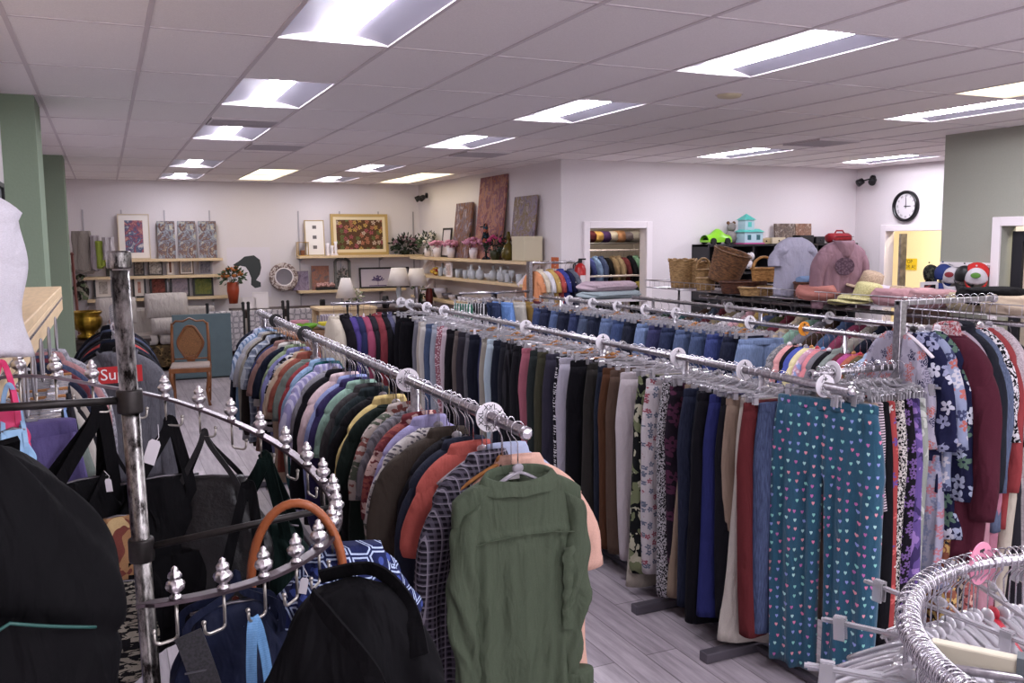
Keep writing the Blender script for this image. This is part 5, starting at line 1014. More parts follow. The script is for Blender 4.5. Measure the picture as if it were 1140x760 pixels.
# ---------------------------------------------------------------- small decor makers
def foliage(b, c, R, n, rn, leaf=.05, sc=(1, 1, 1), up=.3):
    for k in range(n):
        d = Vector((rn.gauss(0, 1), rn.gauss(0, 1), rn.gauss(up, .8))).normalized(); p = Vector(c)+Vector((d.x*R*sc[0], d.y*R*sc[1], d.z*R*sc[2]))*rn.uniform(.35, 1); s = d.orthogonal().normalized()*leaf*.3; u = (d+Vector((0, 0, rn.uniform(-.5, .5)))).normalized()*leaf
        b.add([p, p+s+u*.5, p+u, p-s+u*.5], [(0, 1, 2, 3)])
def blooms(b, c, R, n, rn, r=.03, sc=(1, 1, 1), up=.4):
    for k in range(n):
        d = Vector((rn.gauss(0, 1), rn.gauss(0, 1), abs(rn.gauss(up, .7)))).normalized(); p = Vector(c)+Vector((d.x*R*sc[0], d.y*R*sc[1], d.z*R*sc[2])); b.ball(p, r*rn.uniform(.7, 1.1), 7, 5, sc=(1, 1, .75))
LEAFG = simple('leaf_green', '#33472c', .6, noise=.4, scale=30); LEAFD = simple('leaf_dark_green', '#1f2e20', .6, noise=.4, scale=30)
def flowers(label, x, y, z, R, bc, pot, potr=.06, poth=.12, seed=0, leaf=LEAFG, n=90, nb=22, name='flower_arrangement', sc=(1, 1, 1), br=.03, group=None):
    t = thing(name, label, 'flowers', (x, y, z), group=group); rn = random.Random(seed)
    B().lathe([(potr*.7, 0), (potr, poth*.6), (potr*.95, poth), (potr*.85, poth), (potr*.6, poth*.5), (0, poth*.5)], n=16).build('pot', pot, t, smooth=True)
    b = B(); foliage(b, (0, 0, poth+R*.45), R, n, rn, R*.45, sc); 
    for k in range(6): a = k*1.05; b.tube([(0, 0, poth*.6), (R*.4*math.cos(a), R*.4*math.sin(a), poth+R*.8)], .004, 4)
    b.build('leaves', leaf, t); c = B(); blooms(c, (0, 0, poth+R*.5), R*.85, nb, rn, br, sc); c.build('blossoms', bc, t, smooth=True); return t
def bottle(label, x, y, z, prof, m, name='vase', cat='vase', group=None, cap=None, n=16, part='vase_body'):
    t = thing(name, label, cat, (x, y, z), group=group); B().lathe(prof, n=n).build(part, m, t, smooth=True)
    if cap: B().lathe([(prof[-2][0], 0), (prof[-2][0], .02), (0, .022)], n=12).build('lid', cap, t, loc=(0, 0, prof[-1][1]))
    return t
ROSE = simple('mauve_blossom', '#b08a98', .7, noise=.5, scale=30); PINK = simple('pink_paper_frill', '#cf8fa8', .7, noise=.25, scale=40); ORG = simple('dried_orange_flower', '#a8622c', .8, noise=.4, scale=30); WHF = simple('cream_blossom', '#d6cfc4', .7)
TERRA = simple('red_brown_vase', '#9c3f24', .4); GLASS = simple('clear_glass', '#e8ecf2', .06, trans=.45, ior=1.3); GLB = simple('smoky_glass', '#7f8794', .08, trans=.6, ior=1.3)
xx, _ = onY(457, 283, YB-.2); flowers('dark green bouquet with mauve and cream flowers at right end of top shelf', xx-.1, YB-.2, 1.80, .2, ROSE, simple('moss_pot', '#2c3324', .7), .09, .08, 3, LEAFD, 200, 34, sc=(1.35, .7, .9), br=.032)
xx, _ = onY(260, 335, 15.8); flowers('orange dried flowers in a tall red-brown vase by the poster', xx, 15.8, 1.02, .19, ORG, TERRA, .1, .36, 5, LEAFG, 110, 26, br=.035)
# lantern, candle holders, flower box, sculpture
x, _ = onY(337, 283, YB-.15); t = thing('lantern', 'small gold wire lantern on the left end of the right top shelf', 'lantern', (x, YB-.15, 1.80)); GOLD = simple('brass_gold', '#a8843c', .3, .9); b = B()
for s in (-1, 1):
    for q in (-1, 1): b.box(s*.09-.006, s*.09+.006, q*.07-.006, q*.07+.006, 0, .24)
b.box(-.1, .1, -.08, .08, .235, .245).box(-.1, .1, -.08, .08, 0, .012).build('frame', GOLD, t); B().lathe([(.04, .012), (.04, .1), (0, .1)], n=12).build('candle', simple('brown_candle', '#7a4a30', .5), t)
for k, (px, hh) in enumerate(((365, .22), (370, .18), (374, .25))):
    x, _ = onY(px, 283, YB-.22); bottle(f'{["left", "middle", "right"][k]} white ridged candle holder before the gold frame', x, YB-.22, 1.80, [(.035, 0), (.04, .02), (.02, .05), (.03, hh*.5), (.02, hh*.7), (.035, hh), (0, hh)], WHITEP, 'candle_holder', 'candle holder', 'white candle holders')
x, _ = onY(362, 319, YB-.2); t = thing('flower_box', 'long low box of pink and cream blossoms on the low right shelf', 'flowers', (x, YB-.2, 1.18)); B().box(-.16, .16, -.05, .05, 0, .05).build('box', BLK, t, bev=.004); c = B(); rn = random.Random(4)
for k in range(40): c.ball((rn.uniform(-.15, .15), rn.uniform(-.05, .05), .07+rn.uniform(0, .05)), .026, 7, 5)
c.build('blossoms', simple('peach_pink_blossom', '#c89a94', .7, noise=.3, scale=30), t, smooth=True)
x, _ = onY(382, 320, YB-.2); t = thing('carved_screen', 'grey weathered carved panel with small figures standing on the low right shelf', 'sculpture', (x, YB-.2, 1.18), rot=(-.05, 0, 0)); STN = simple('weathered_stone', '#5f5e5c', .8, noise=.4, scale=14); b = B(); b.box(-.15, -.11, -.03, .03, 0, .52).box(.11, .15, -.03, .03, 0, .52).box(-.15, .15, -.03, .03, 0, .04)
b.tube([(.13*math.cos(a), 0, .50+.06*math.sin(a)) for a in np.linspace(0, PI, 10)], .025, 6).build('arch', STN, t); c = B()
for k in range(7): q = -.09+.03*k; c.ball((q, 0, .1+.05*(k % 3)), .035, 8, 6, sc=(1, .7, 1.4)); c.ball((q, 0, .2+.04*(k % 3)), .02, 7, 5)
foliage(c, (0, 0, .3), .09, 60, random.Random(8), .05); c.build('carving', STN, t)
def lamp(label, x, y, z, h, rt, rb, sh, body, shade=None, name='table_lamp'):
    t = thing(name, label, 'lamp', (x, y, z)); B().lathe([(.07, 0), (.07, .015), (.02, .03), (.035, h*.25), (.05, h*.4), (.02, h*.6), (.008, h*.7), (.008, h*.85), (0, h*.85)], n=18).build('base', body, t, smooth=True)
    o = B().lathe([(rb, h-sh), (rt, h), (rt-.004, h), (rb-.004, h-sh), (rb, h-sh)], n=28); V = o; m = V.build('lamp_shade', shade or simple('lamp_shade_white', '#ded6d0', .8), t, smooth=True); return t
# tables in front of the back wall
def table(label, x0, x1, y0, y1, z, m, legm=None, name='display_table', cloth_m=None, cl=None):
    t = thing(name, label, 'table', ((x0+x1)/2, (y0+y1)/2, 0)); w, d = (x1-x0)/2, (y1-y0)/2
    B().box(-w, w, -d, d, z-.04, z).build('tabletop', m, t, bev=.006)
    for s in (-1, 1):
        for q in (-1, 1): B().box(s*(w-.05)-.03, s*(w-.05)+.03, q*(d-.05)-.03, q*(d-.05)+.03, 0, z-.04).build('leg', legm or m, t)
    B().box(-w+.05, w-.05, -d+.04, -d+.06, z-.14, z-.04).box(-w+.05, w-.05, d-.06, d-.04, z-.14, z-.04).build('apron', legm or m, t)
    return t
DKT = simple('dark_table_wood', '#33221c', .4, noise=.3, scale=10)
table('dark wooden console table under the poster and round mirror', 1.9, 3.9, 15.5, 16.1, .92, DKT)
for k, (px, py, w, h, nm) in enumerate(((278, 330, .24, .2, 'left one behind the trellis chairs'), (290, 327, .26, .28, 'taller one beside the round mirror'))):
    x, _ = onY(px, py, 15.75); picture(f'plain white framed card, the {nm}', x, .92, w, h, simple('card_white', '#ddd6da', .7), fc='#d9d2d4', fwid=.02, Y=15.75, lean=.15, group='white framed cards', matc='#ffffff')
# trellis pattern chairs
TREL = cloth('trellis_upholstery', '#cfc8cb', 'trellis', ('3a3a4c', 'cfc8cb'), .45)
def trellis_chair(label, x, y, rz):
    t = thing('upholstered_chair', label, 'chair', (x, y, 0), rz, 'trellis pattern chairs')
    B().box(-.26, .26, -.26, .26, .34, .48).build('seat', TREL, t, bev=.02); B().box(-.26, .26, .2, .27, .46, .98).build('backrest', TREL, t, bev=.02)
    for s in (-1, 1):
        B().box(s*.27-.02, s*.27+.02, .2, .26, 0, 1.08).ball((s*.27, .23, 1.09), .028, 8, 6).build('back_post', BLK, t)
        B().box(s*.24-.02, s*.24+.02, -.25, -.21, 0, .34).build('leg', BLK, t)
for k, (x, nm) in enumerate(((1.68, 'leftmost, beside the sofa'), (2.3, 'second from the sofa'), (2.92, 'under the round mirror'), (3.5, 'rightmost by the wooden frame'))): trellis_chair(f'black and white trellis-pattern chair, {nm}', x, 14.9, PI)
# sofa
SOF = cloth('cream_sofa_linen', '#b9b0ab'); GFL = cloth('gold_floral_upholstery', '#5c4a30', 'camo', ('8f7442', '3a3020'), .9)
t = thing('sofa', 'sofa with big cream cushions and a gold floral base against the back wall', 'sofa', (.72, 15.75, 0))
B().box(-.95, .95, -.45, .45, .06, .42).build('base', GFL, t, bev=.04); B().box(-.95, .95, .3, .5, .4, .98).build('backrest', SOF, t, bev=.05)
for s in (-1, 1): B().box(s*.98-.1, s*.98+.1, -.45, .48, .06, .68).build('armrest', GFL, t, bev=.05)
for s in (-1, 1): B().box(s*.44-.43, s*.44+.43, -.42, .28, .42, .58).build('seat_cushion', SOF, t, bev=.05)
def cushion_mesh(w, h, d):
    G = []
    for k in range(17):
        v = -1+2*k/16; G.append([(w/2*(abs(math.cos(a))**.35)*(1 if math.cos(a) > 0 else -1)*(1-.05*abs(v)**3), d/2*math.sin(a)*(1-abs(v)**3*.85)*(1-.3*abs(math.cos(a))**4), h/2*v*(1-.04*abs(math.cos(a)))) for a in [2*PI*j/32 for j in range(32)]])
    return B().grid(G, True, caps=True)
for k, (x, z, w, h, nm) in enumerate(((.87, .93, .66, .42, 'large upright cream cushion in the middle of the sofa'), (.95, .62, .68, .26, 'low cream cushion lying at the front of the sofa'), (.12, .88, .6, .42, 'cream cushion at the left end of the sofa'))):
    t = thing('cushion', nm, 'cushion', (x, 15.62 if k != 1 else 15.4, z+.1), rot=(-.15, 0, 0), group='cream sofa cushions'); cushion_mesh(w, h, .2).build('cover', SOF, t, smooth=True); B().tube([(w/2*1.0*s, 0, zz) for s, zz in ((-1, -h/2), (1, -h/2), (1, h/2), (-1, h/2))], .006, 6, closed=True).build('piping', SOF, t, smooth=True)
# cane-back wooden chair
OAK = simple('oak_chair_wood', '#7a4a26', .35, noise=.3, scale=10, stretch=(1, 1, .3)); CANE = simple('cane_weave', '#8f6238', .7, col2='#5c3b20', scale=120)
t = thing('dining_chair', 'carved oak dining chair with a cane back and pale padded seat', 'chair', (.92, 12.0, 0), -.12)
b = B(); b.obox((0, 0, .46), (.25, 0, 0), (0, .22, 0), (0, 0, .03)); b.build('seat_frame', OAK, t, bev=.008); B().obox((0, 0, .50), (.235, 0, 0), (0, .205, 0), (0, 0, .022)).build('seat', cloth('pale_seat_fabric', '#b5a49a'), t, bev=.018)
for s in (-1, 1):
    B().tube([(s*.21, .2, 0), (s*.22, .20, .25), (s*.22, .2, .46), (s*.225, .225, .75), (s*.215, .26, 1.02)], [.018, .02, .024, .02, .018], 8).build('back_post', OAK, t, smooth=True)
    B().tube([(s*.22, -.2, 0), (s*.205, -.19, .08), (s*.19, -.17, .2), (s*.225, -.20, .36), (s*.22, -.19, .46)], [.02, .014, .017, .028, .03], 8).build('leg', OAK, t, smooth=True)
top = B(); top.tube([(-.215, .26, 1.0), (-.17, .268, 1.045), (-.08, .27, 1.04), (0, .272, 1.08), (.08, .27, 1.04), (.17, .268, 1.045), (.215, .26, 1.0)], .022, 8, flat=(.6, 1.2)).build('crest_rail', OAK, t, smooth=True)
P = [(.14*math.cos(a)*(1+.12*math.cos(4*a)), .235+.02*(.5+.5*math.sin(a)), .76+.22*math.sin(a)) for a in np.linspace(0, 2*PI, 40, endpoint=False)]
B().tube(P, .016, 7, closed=True).build('back_frame', OAK, t, smooth=True); B().add(P, [tuple(range(40))]).build('cane_panel', CANE, t).modifiers.new('thick', 'SOLIDIFY').thickness = .006
B().tube([(-.22, .21, .56), (.22, .21, .56)], .016, 8, flat=(.6, 1.3)).build('lower_rail', OAK, t, smooth=True); B().obox((0, .215, .56), (.05, 0, 0), (0, .01, 0), (0, 0, .04)).build('splat_foot', OAK, t, bev=.01)
for s in (-1, 1): B().tube([(s*.2, -.18, .16), (s*.21, .19, .16)], .01, 6).build('stretcher', OAK, t, smooth=True)
# blue green folding table top leaning behind the chair
t = thing('leaning_panel', 'flat dull blue-green panel standing upright behind the oak chair', 'panel', (1.28, 14.2, 0), rot=(-.04, 0, 0)); B().box(-.42, .42, -.02, .02, .02, .98).build('board', simple('dull_teal_paint', '#56696f', .55, noise=.08, scale=8), t, bev=.006); B().box(-.42, .42, -.022, .022, .0, .02).build('edge', BLK, t)
# brass pot, figure, wool bundle at far left
BRS = simple('aged_brass', '#a07e2e', .3, .9, noise=.35, scale=14)
table('small round-edged dark side table beneath the brass pot', -.5, 0.05, 12.75, 13.25, .80, DKT, name='side_table')
t = thing('brass_urn', 'fluted brass urn standing left of the steel pole top', 'urn', (-.26, 13, .80)); prof = [(.06, 0), (.13, .01), (.13, .05), (.08, .08), (.15, .14), (.18, .22), (.17, .28), (.155, .31), (.19, .35), (.19, .365), (.16, .365), (.14, .3), (0, .28)]
b = B(); n = 40; b.grid([[(r*(1+.04*math.cos(14*2*PI*k/n)*(.06 < z < .3))*math.cos(2*PI*k/n), r*(1+.04*math.cos(14*2*PI*k/n)*(.06 < z < .3))*math.sin(2*PI*k/n), z) for k in range(n)] for r, z in prof], True).build('urn_body', BRS, t, smooth=True); B().tube([(.18*math.cos(a), .18*math.sin(a), .36) for a in np.linspace(0, 2*PI, 30, endpoint=False)], .01, 6, closed=True).build('rim', BRS, t, smooth=True)
x, _ = onY(91, 338, 15.9); t = thing('figurine', 'dark mottled figurine with cream patches on the low left shelf', 'figurine', (x, 16.15, 1.135)); b = B(); b.lathe([(.09, 0), (.10, .03), (.12, .12), (.11, .22), (.06, .28), (.045, .31), (.07, .35), (.065, .4), (0, .43)], n=18).ball((.07, -.05, .18), .05).ball((-.08, -.04, .2), .05); b.build('statue_body', fm('2a2622', 'camo', ('8a8474', '5c6a4c'), .8), t, smooth=True)
t = thing('plastic_bag', 'crumpled clear and white plastic bag of flowers beside the brass urn', 'bag', (.12, 12.9, .80)); b = B(); rn = random.Random(6)
G = []
for k in range(12): G.append([((.12+.05*math.sin(k*1.3+j*2.1))*math.sin(PI*(k+.5)/12)*math.cos(2*PI*j/16), (.12+.04*math.sin(k*2+j*1.7))*math.sin(PI*(k+.5)/12)*math.sin(2*PI*j/16), .34*k/11) for j in range(16)])
b.grid(G, True, caps=True).build('wrap', simple('milky_plastic', '#cfc8d0', .25, trans=.3), t); c = B(); blooms(c, (0, 0, .2), .11, 16, rn, .03); c.build('blossoms', simple('orange_cream_blossom', '#b8784c', .7), t, smooth=True); c = B(); foliage(c, (0, 0, .12), .14, 40, rn, .07); c.build('leaves', LEAFG, t)
table('low plain table holding the bag of flowers', .06+.0, .5, 12.7, 13.1, .80, DKT, name='side_table')
for k, (l, tp_, r, bt, c, nm) in enumerate(((78, 257, 104, 303, '8f857c', 'grey beige woollen blanket'), (100, 262, 112, 300, 'a89ca0', 'pale mauve knitted wrap'), (106, 268, 117, 297, '8fa022', 'lime green cloth bag'), (113, 264, 128, 287, 'b9b0b4', 'white grey frilly cloth'))):
    x0, z1 = onY(l, tp_, 15.9); x1, z0 = onY(r, bt, 15.9); t = thing('draped_cloth', f'{nm} heaped over the left end of the picture shelves', 'cloth', ((x0+x1)/2, 16.0-.04*k, z1), group='cloths on the left shelf end')
    w = (x1-x0); h = z1-z0; G = []
    for q in range(15):
        v = q/14; G.append([((w/2)*(.85+.15*v+.05*math.sin(9*v+k))*abs(math.cos(a))**.7*(1 if math.cos(a) > 0 else -1)+.015*math.sin(6*a+4*v+k), (.07+.012*math.sin(7*a+k))*(abs(math.sin(a))**.8)*(1 if math.sin(a) > 0 else -1), -h*v+.03*math.sin(a*2+k)*(v > .8)) for a in [2*PI*j/36 for j in range(36)]])
    B().grid(G, True, caps=True).build('folds', fm(c), t, smooth=True); B().tube([(-w*.4, -.07, -h*.96), (0, -.085, -h*1.0), (w*.4, -.07, -h*.95)], .012, 6).build('hem', fm(c), t, smooth=True)
t = thing('wooden_post', 'thin red-brown wooden pole leaning beside the second green column', 'pole', (-.38, 14.6, 0), rot=(0, -.03, 0)); B().tube([(0, 0, 0), (0, 0, 1.9)], .02, 8).build('shaft', simple('red_brown_wood', '#5c2a20', .5), t, smooth=True); B().ball((0, 0, 1.9), .026).build('knob', simple('red_brown_wood', '#5c2a20', .5), t, smooth=True)
# ---- tables with bric-a-brac between the racks and the back shelves
TAN = cloth('tan_tablecloth', '#8f6b4c')
table('display table covered by a tan cloth before the back wall', 2.1, 3.4, 12.0, 12.7, .86, DKT)
t = thing('tablecloth', 'tan cloth draped over the display table beyond the left rail', 'tablecloth', (2.75, 12.35, .862)); w, d = .67, .37; G = []
for (s, z) in ((.0, .004), (.98, .004), (1.0, 0), (1.01, -.03), (1.03, -.5)): G.append([(w*s*x + (.012*math.sin(30*x+17*y) if z < -.1 else 0), d*s*y+(.012*math.sin(25*x+20*y) if z < -.1 else 0), z) for x, y in [(u, -1) for u in np.linspace(-1, 1, 16)]+[(1, u) for u in np.linspace(-1, 1, 9)[1:]]+[(u, 1) for u in np.linspace(1, -1, 16)[1:]]+[(-1, u) for u in np.linspace(1, -1, 9)[1:-1]]])
B().grid(G, True).build('drape', TAN, t); B().box(-w, w, -d-.015, -d-.012, -.5, -.48).build('hem', TAN, t)
def bowl(label, x, y, z, r, h, m, name='bowl', group=None, cat='bowl'): 
    t = thing(name, label, cat, (x, y, z), group=group); B().lathe([(r*.45, 0), (r*.5, .005), (r*.9, h*.6), (r, h), (r*.96, h), (r*.85, h*.6), (r*.4, .02), (0, .02)], n=20).build('bowl_body', m, t, smooth=True); B().tube([(r*.98*math.cos(a), r*.98*math.sin(a), h) for a in np.linspace(0, 2*PI, 20, endpoint=False)], .004, 5, closed=True).build('rim', m, t, smooth=True); return t
bowl('bright green bowl on the tan cloth table', 2.45, 12.2, .868, .15, .07, simple('green_glaze', '#6fae34', .3)); bowl('yellow bowl beside the green one on the tan table', 2.75, 12.25, .868, .14, .08, simple('yellow_glaze', '#d8c838', .3)); bowl('clear glass dish at the front of the tan table', 2.68, 12.1, .868, .12, .05, GLASS); bowl('pink and white dish on the tan table', 2.4, 12.45, .868, .13, .1, simple('pink_glaze', '#c48a98', .3)); bowl('wooden tray at the right of the tan table', 3.1, 12.2, .868, .14, .04, WOODH)
for k, (x, h) in enumerate(((3.05, .36), (3.2, .36))): bottle(f'{["left", "right"][k]} of two slim black candlesticks on the tan table', x, 12.35, .868, [(.045, 0), (.045, .01), (.012, .03), (.02, h*.3), (.01, h*.5), (.018, h*.8), (.03, h), (0, h)], BLK, 'candlestick', 'candlestick', 'black candlesticks')
t = thing('saddle_stool', 'brown leather-topped wooden stool behind the far left rail end', 'stool', (2.0, 11.6, 0)); LB2 = simple('saddle_leather', '#8a4f22', .35, bump=.2, scale=60); cushion_mesh(.42, .5, .16).build('seat', LB2, t, smooth=True, loc=(0, 0, .84)).rotation_euler = (PI/2, 0, 0)
for s in (-1, 1):
    for q in (-1, 1): B().tube([(s*.2, q*.18, 0), (s*.13, q*.12, .8)], .018, 8).build('leg', DKW, t, smooth=True)
x, z = onY(385, 333, 13.5); table('pale wooden trestle frame table under the white lamp', 2.85, 3.75, 13.3, 13.9, 1.06, SHELFW); lamp('small white lamp with a plain cone shade in the middle of the tables', 3.32, 13.5, 1.06, .44, .07, .16, .3, WHITEP)
STRP = cloth('white_purple_stripe', '#c9c0c8', 'stripe_v', ('8a7f98',), .7)
t = thing('upholstered_chair', 'small white striped armless chair before the pale trestle table', 'chair', (2.98, 12.95, 0), PI); B().box(-.24, .24, -.24, .24, .36, .5).build('seat', STRP, t, bev=.03); B().box(-.24, .24, .17, .25, .5, 1.02).build('backrest', STRP, t, bev=.03)
for s in (-1, 1):
    for q in (-1, 1): B().box(s*.2-.018, s*.2+.018, q*.2-.018, q*.2+.018, 0, .36).build('leg', BLK, t)
x, _ = onY(412, 330, 13.6); flowers('pale cream flowers beside the small white lamp', x-.25, 13.6, 1.06, .13, WHF, WHITEP, .05, .08, 15, simple('pale_leaf', '#8a9470', .7), 50, 20, br=.028)
table('dark console table below the low right shelf holding the pair of lamps', 4.0, 5.1, 14.2, 14.7, .95, DKT)
lamp('cream-shaded lamp with a clear glass base, left of a pair', 4.45, 14.45, .95, .66, .12, .2, .30, GLASS); lamp('cream-shaded lamp with a slim base, right of a pair', 4.78, 14.5, .95, .64, .12, .19, .29, simple('silver_base', '#b0aab0', .3, .8))
flowers('white orchid plant with dark stems in the alcove corner', 4.96, 14.9, 1.0, .18, WHF, BLK, .06, .12, 17, LEAFG, 60, 18, name='potted_orchid', sc=(.6, .6, 1.3)); table('tall black plant stand in the alcove corner', 4.78, 5.1, 14.75, 15.05, 1.0, BLK, name='plant_stand')
for k, (x, y, h, m) in enumerate(((5.0, 14.5, .3, simple('dark_red_box', '#5c1c18', .5)), (4.2, 14.4, .2, BLK))): bottle(['dark red jar on the console by the alcove corner', 'small black jar left of the glass lamp'][k], x, y, .95, [(.05, 0), (.07, h*.4), (.05, h*.9), (.04, h), (0, h)], m, 'jar', 'jar')
# ================================================================ alcove wall shelves
t = thing('wall_shelf_unit', 'three long pale shelves with white diagonal brackets on the alcove side wall', 'shelf', (XA, 0, 0))
for z, y0, y1, d in ((1.765, 10.95, 15.9, .36), (1.45, 10.95, 15.8, .34), (1.06, 11.3, 15.9, .36)): B().box(-d, -.012, y0, y1, z-.045, z).build('board', SHELFW, t, bev=.004)
for y in (11.15, 15.55):
    B().obox((-.20, y, 1.575), (.15, 0, .15), (0, .014, 0), (.02, 0, -.02)).build('diagonal_bracket', WHITEP, t); B().box(-.04, -.012, y-.02, y+.02, .9, 1.9).build('upright', WHITEP, t)
    B().obox((-.20, y, 1.22), (.15, 0, .15), (0, .014, 0), (.02, 0, -.02)).build('diagonal_bracket', WHITEP, t)
def lean_x(label, y, w, h, m, fc, fw_=.03, x=XA-.16, z=1.767, canvas=False, lean=.11, name='framed_picture', mat_w=0):
    t = picture(label, x, z, w, h, m, fc=fc, fwid=fw_, canvas=canvas, Y=y, lean=lean, rz=-PI/2, name=name, cat='picture', mat_w=mat_w); t.rotation_euler = (-lean, 0, PI/2); t.rotation_euler = Matrix.Rotation(-PI/2, 4, 'Z').to_euler(); t.rotation_euler = (Matrix.Rotation(-PI/2, 4, 'Z') @ Matrix.Rotation(-lean, 4, 'X')).to_euler(); return t
lean_x('tallest orange-brown canvas with a purple tree on the alcove shelf', 12.72, 1.02, 1.26, art('orange_tree', 'a8603a', ('7a4a62', 'b87a58', '8a5f78'), .35), '#8a4a24', canvas=True)
lean_x('dark narrow still life canvas left of the orange-brown one', 13.85, .72, .9, art('dark_still', '3c3436', ('8a5a40', '6f6478', 'b8a4a8'), .5), '#1c1819', canvas=True)
lean_x('grey mauve still life canvas at the right of the alcove shelf', 11.5, .72, .9, art('grey_still', '6a5f6c', ('9a8a9c', '8a7440', 'b8a8b4'), .5), '#3a3034', canvas=True)
lean_x('small empty black picture frame behind the pink pots', 14.55, .42, .5, simple('blank_mount', '#c4bcc0', .8), '#1b181a')
for k, (px, nm) in enumerate(((503, 'leftmost'), (521, 'middle'), (546, 'rightmost, largest'))):
    y = (14.75, 14.05, 13.05)[k]; flowers(f'{nm} of three white pots with pink paper frill on the alcove shelf', XA-.24, y, 1.767, .11 if k < 2 else .14, PINK, WHITEP, .07, .17, 40+k, PINK, 40, 34, name='frilled_pot', sc=(1.2, 1.2, .6), br=.035, group='white pots with pink frill')
flowers('white blossom branches in a white vase at the far end of the alcove shelf', XA-.2, 15.35, 1.767, .2, WHF, WHITEP, .07, .15, 44, LEAFG, 90, 20, name='flower_vase')
flowers('magenta flowers in a dark pot right of the big canvas', XA-.26, 12.15, 1.767, .15, simple('magenta_flower', '#b03a68', .6), simple('olive_dark_pot', '#3a3c24', .5), .08, .14, 46, LEAFD, 110, 14, name='flower_pot', br=.04)
flowers('dark leafy plant beside the cream box on the alcove shelf', XA-.2, 11.75, 1.767, .14, simple('rust_bloom', '#6c3424', .7), simple('olive_dark_pot', '#3a3c24', .5), .07, .12, 47, LEAFD, 130, 8, name='flower_pot')
bottle('bulbous amber green decanter with a tall stopper', XA-.28, 11.62, 1.767, [(.06, 0), (.10, .04), (.11, .12), (.07, .2), (.025, .25), (.022, .31), (.035, .33), (.02, .4), (0, .41)], simple('olive_amber_glass', '#5c4f14', .1, trans=.3), 'decanter', 'decanter')
t = thing('figurine', 'dark standing bird figure with an orange chest before the big canvas', 'figurine', (XA-.28, 12.45, 1.767)); B().lathe([(.07, 0), (.06, .02), (.015, .05), (.015, .14), (.05, .22), (.06, .32), (.035, .42), (.04, .47), (.03, .52), (0, .54)], n=14).build('statue_body', fm('1c262c', 'camo', ('a84a1c', '2a4a5c'), .6), t, smooth=True); B().tube([(-.03, 0, .49), (-.09, 0, .48)], .008, 6).build('beak', BLK, t, smooth=True)
t = thing('storage_box', 'plain cream square box at the right end of the alcove top shelf', 'box', (XA-.2, 11.18, 1.767)); B().box(-.14, .14, -.2, .2, 0, .33).build('box_body', simple('cream_box', '#c9bfa4', .6), t, bev=.01); B().box(-.142, .142, -.202, .202, .28, .335).build('lid', simple('cream_box', '#c9bfa4', .6), t, bev=.004)
rn = random.Random(60)
t = thing('flower_ornament', 'cluster of yellow and red paper flowers at the far end of the middle alcove shelf', 'ornament', (XA-.25, 14.8, 1.452)); c = B(); blooms(c, (0, 0, .04), .1, 20, rn, .035, (.7, 1.6, .8)); c.build('blossoms', simple('yellow_petal', '#c9a23c', .6), t, smooth=True); B().ball((0, 0, .06), .06, 10, 7).build('red_centre', simple('red_petal', '#a0302c', .6), t, smooth=True)
t = thing('framed_card', 'small white framed card with red figures standing among the glassware', 'picture', (XA-.28, 14.05, 1.452)); B().box(-.01, .01, -.13, .13, 0, .24).build('frame', WHITEP, t); B().box(-.012, -.010, -.10, .10, .03, .2).build('print', art('redcard', 'b86a5c', ('e0cfc4', '3c3c44'), 1.5), t)
GP = [[(.03, 0), (.035, .004), (.006, .012), (.006, .07), (.035, .10), (.042, .16), (.038, .18), (.034, .17), (.03, .11), (0, .09)], [(.035, 0), (.04, .01), (.045, .13), (.042, .13), (.036, .012), (0, .012)], [(.05, 0), (.09, .04), (.11, .10), (.105, .10), (.08, .04), (0, .01)], [(.04, 0), (.07, .05), (.06, .13), (.02, .17), (.025, .22), (0, .22)]]
GN = ['stemmed wine glass', 'straight tumbler', 'wide glass bowl', 'round glass vase']
for k in range(30):
    y = 14.6-k*.118+rn.uniform(-.02, .02)
    if abs(y-14.05) < .15: continue
    q = rn.randrange(4); bottle(f'{GN[q]} in the crowded row of glassware on the middle alcove shelf', XA-rn.choice([.12, .2, .28]), y, 1.452, GP[q], GLASS, 'glass', 'glass', f'{GN[q]} pieces on the middle alcove shelf', n=12, part='glass_body')
CER = simple('white_ceramic', '#cfc9d0', .25); CEB = simple('grey_ceramic', '#6c6870', .3); CER2 = simple('dark_ceramic', '#2c262a', .3)
for k, (y, r, h, m, d) in enumerate(((15.45, .13, .12, CER, 'large white lidded tureen'), (15.05, .1, .14, CER2, 'dark round jar'), (14.7, .12, .17, CER, 'white ridged crock'), (14.4, .09, .1, CEB, 'grey bowl'), (14.1, .08, .08, CER, 'small white bowl'), (13.85, .06, .09, CER2, 'black mug'))): bowl(f'{d} at the far end of the lowest alcove shelf', XA-.2, y, 1.062, r, h, m)
for k in range(9): bottle('white coffee cup in the row on the lowest alcove shelf', XA-.26+.05*(k % 2), 13.6-k*.10, 1.062, [(.03, 0), (.04, .01), (.045, .09), (.041, .09), (.035, .015), (0, .015)], CER, 'cup', 'cup', 'white cups on the lowest alcove shelf', n=12, part='cup_body')
for k, (y, r, h, m, d) in enumerate(((12.55, .09, .13, CER, 'cream canister'), (12.3, .05, .2, CER2, 'dark bottle'), (12.1, .07, .1, CEB, 'grey pot'), (11.9, .1, .06, simple('rose_brown_dish', '#8a5f58', .4), 'rose brown dish'), (11.65, .1, .08, simple('rose_brown_dish', '#8a5f58', .4), 'deep rose brown bowl'))): bowl(f'{d} towards the near end of the lowest alcove shelf', XA-.22, y, 1.062, r, h, m)
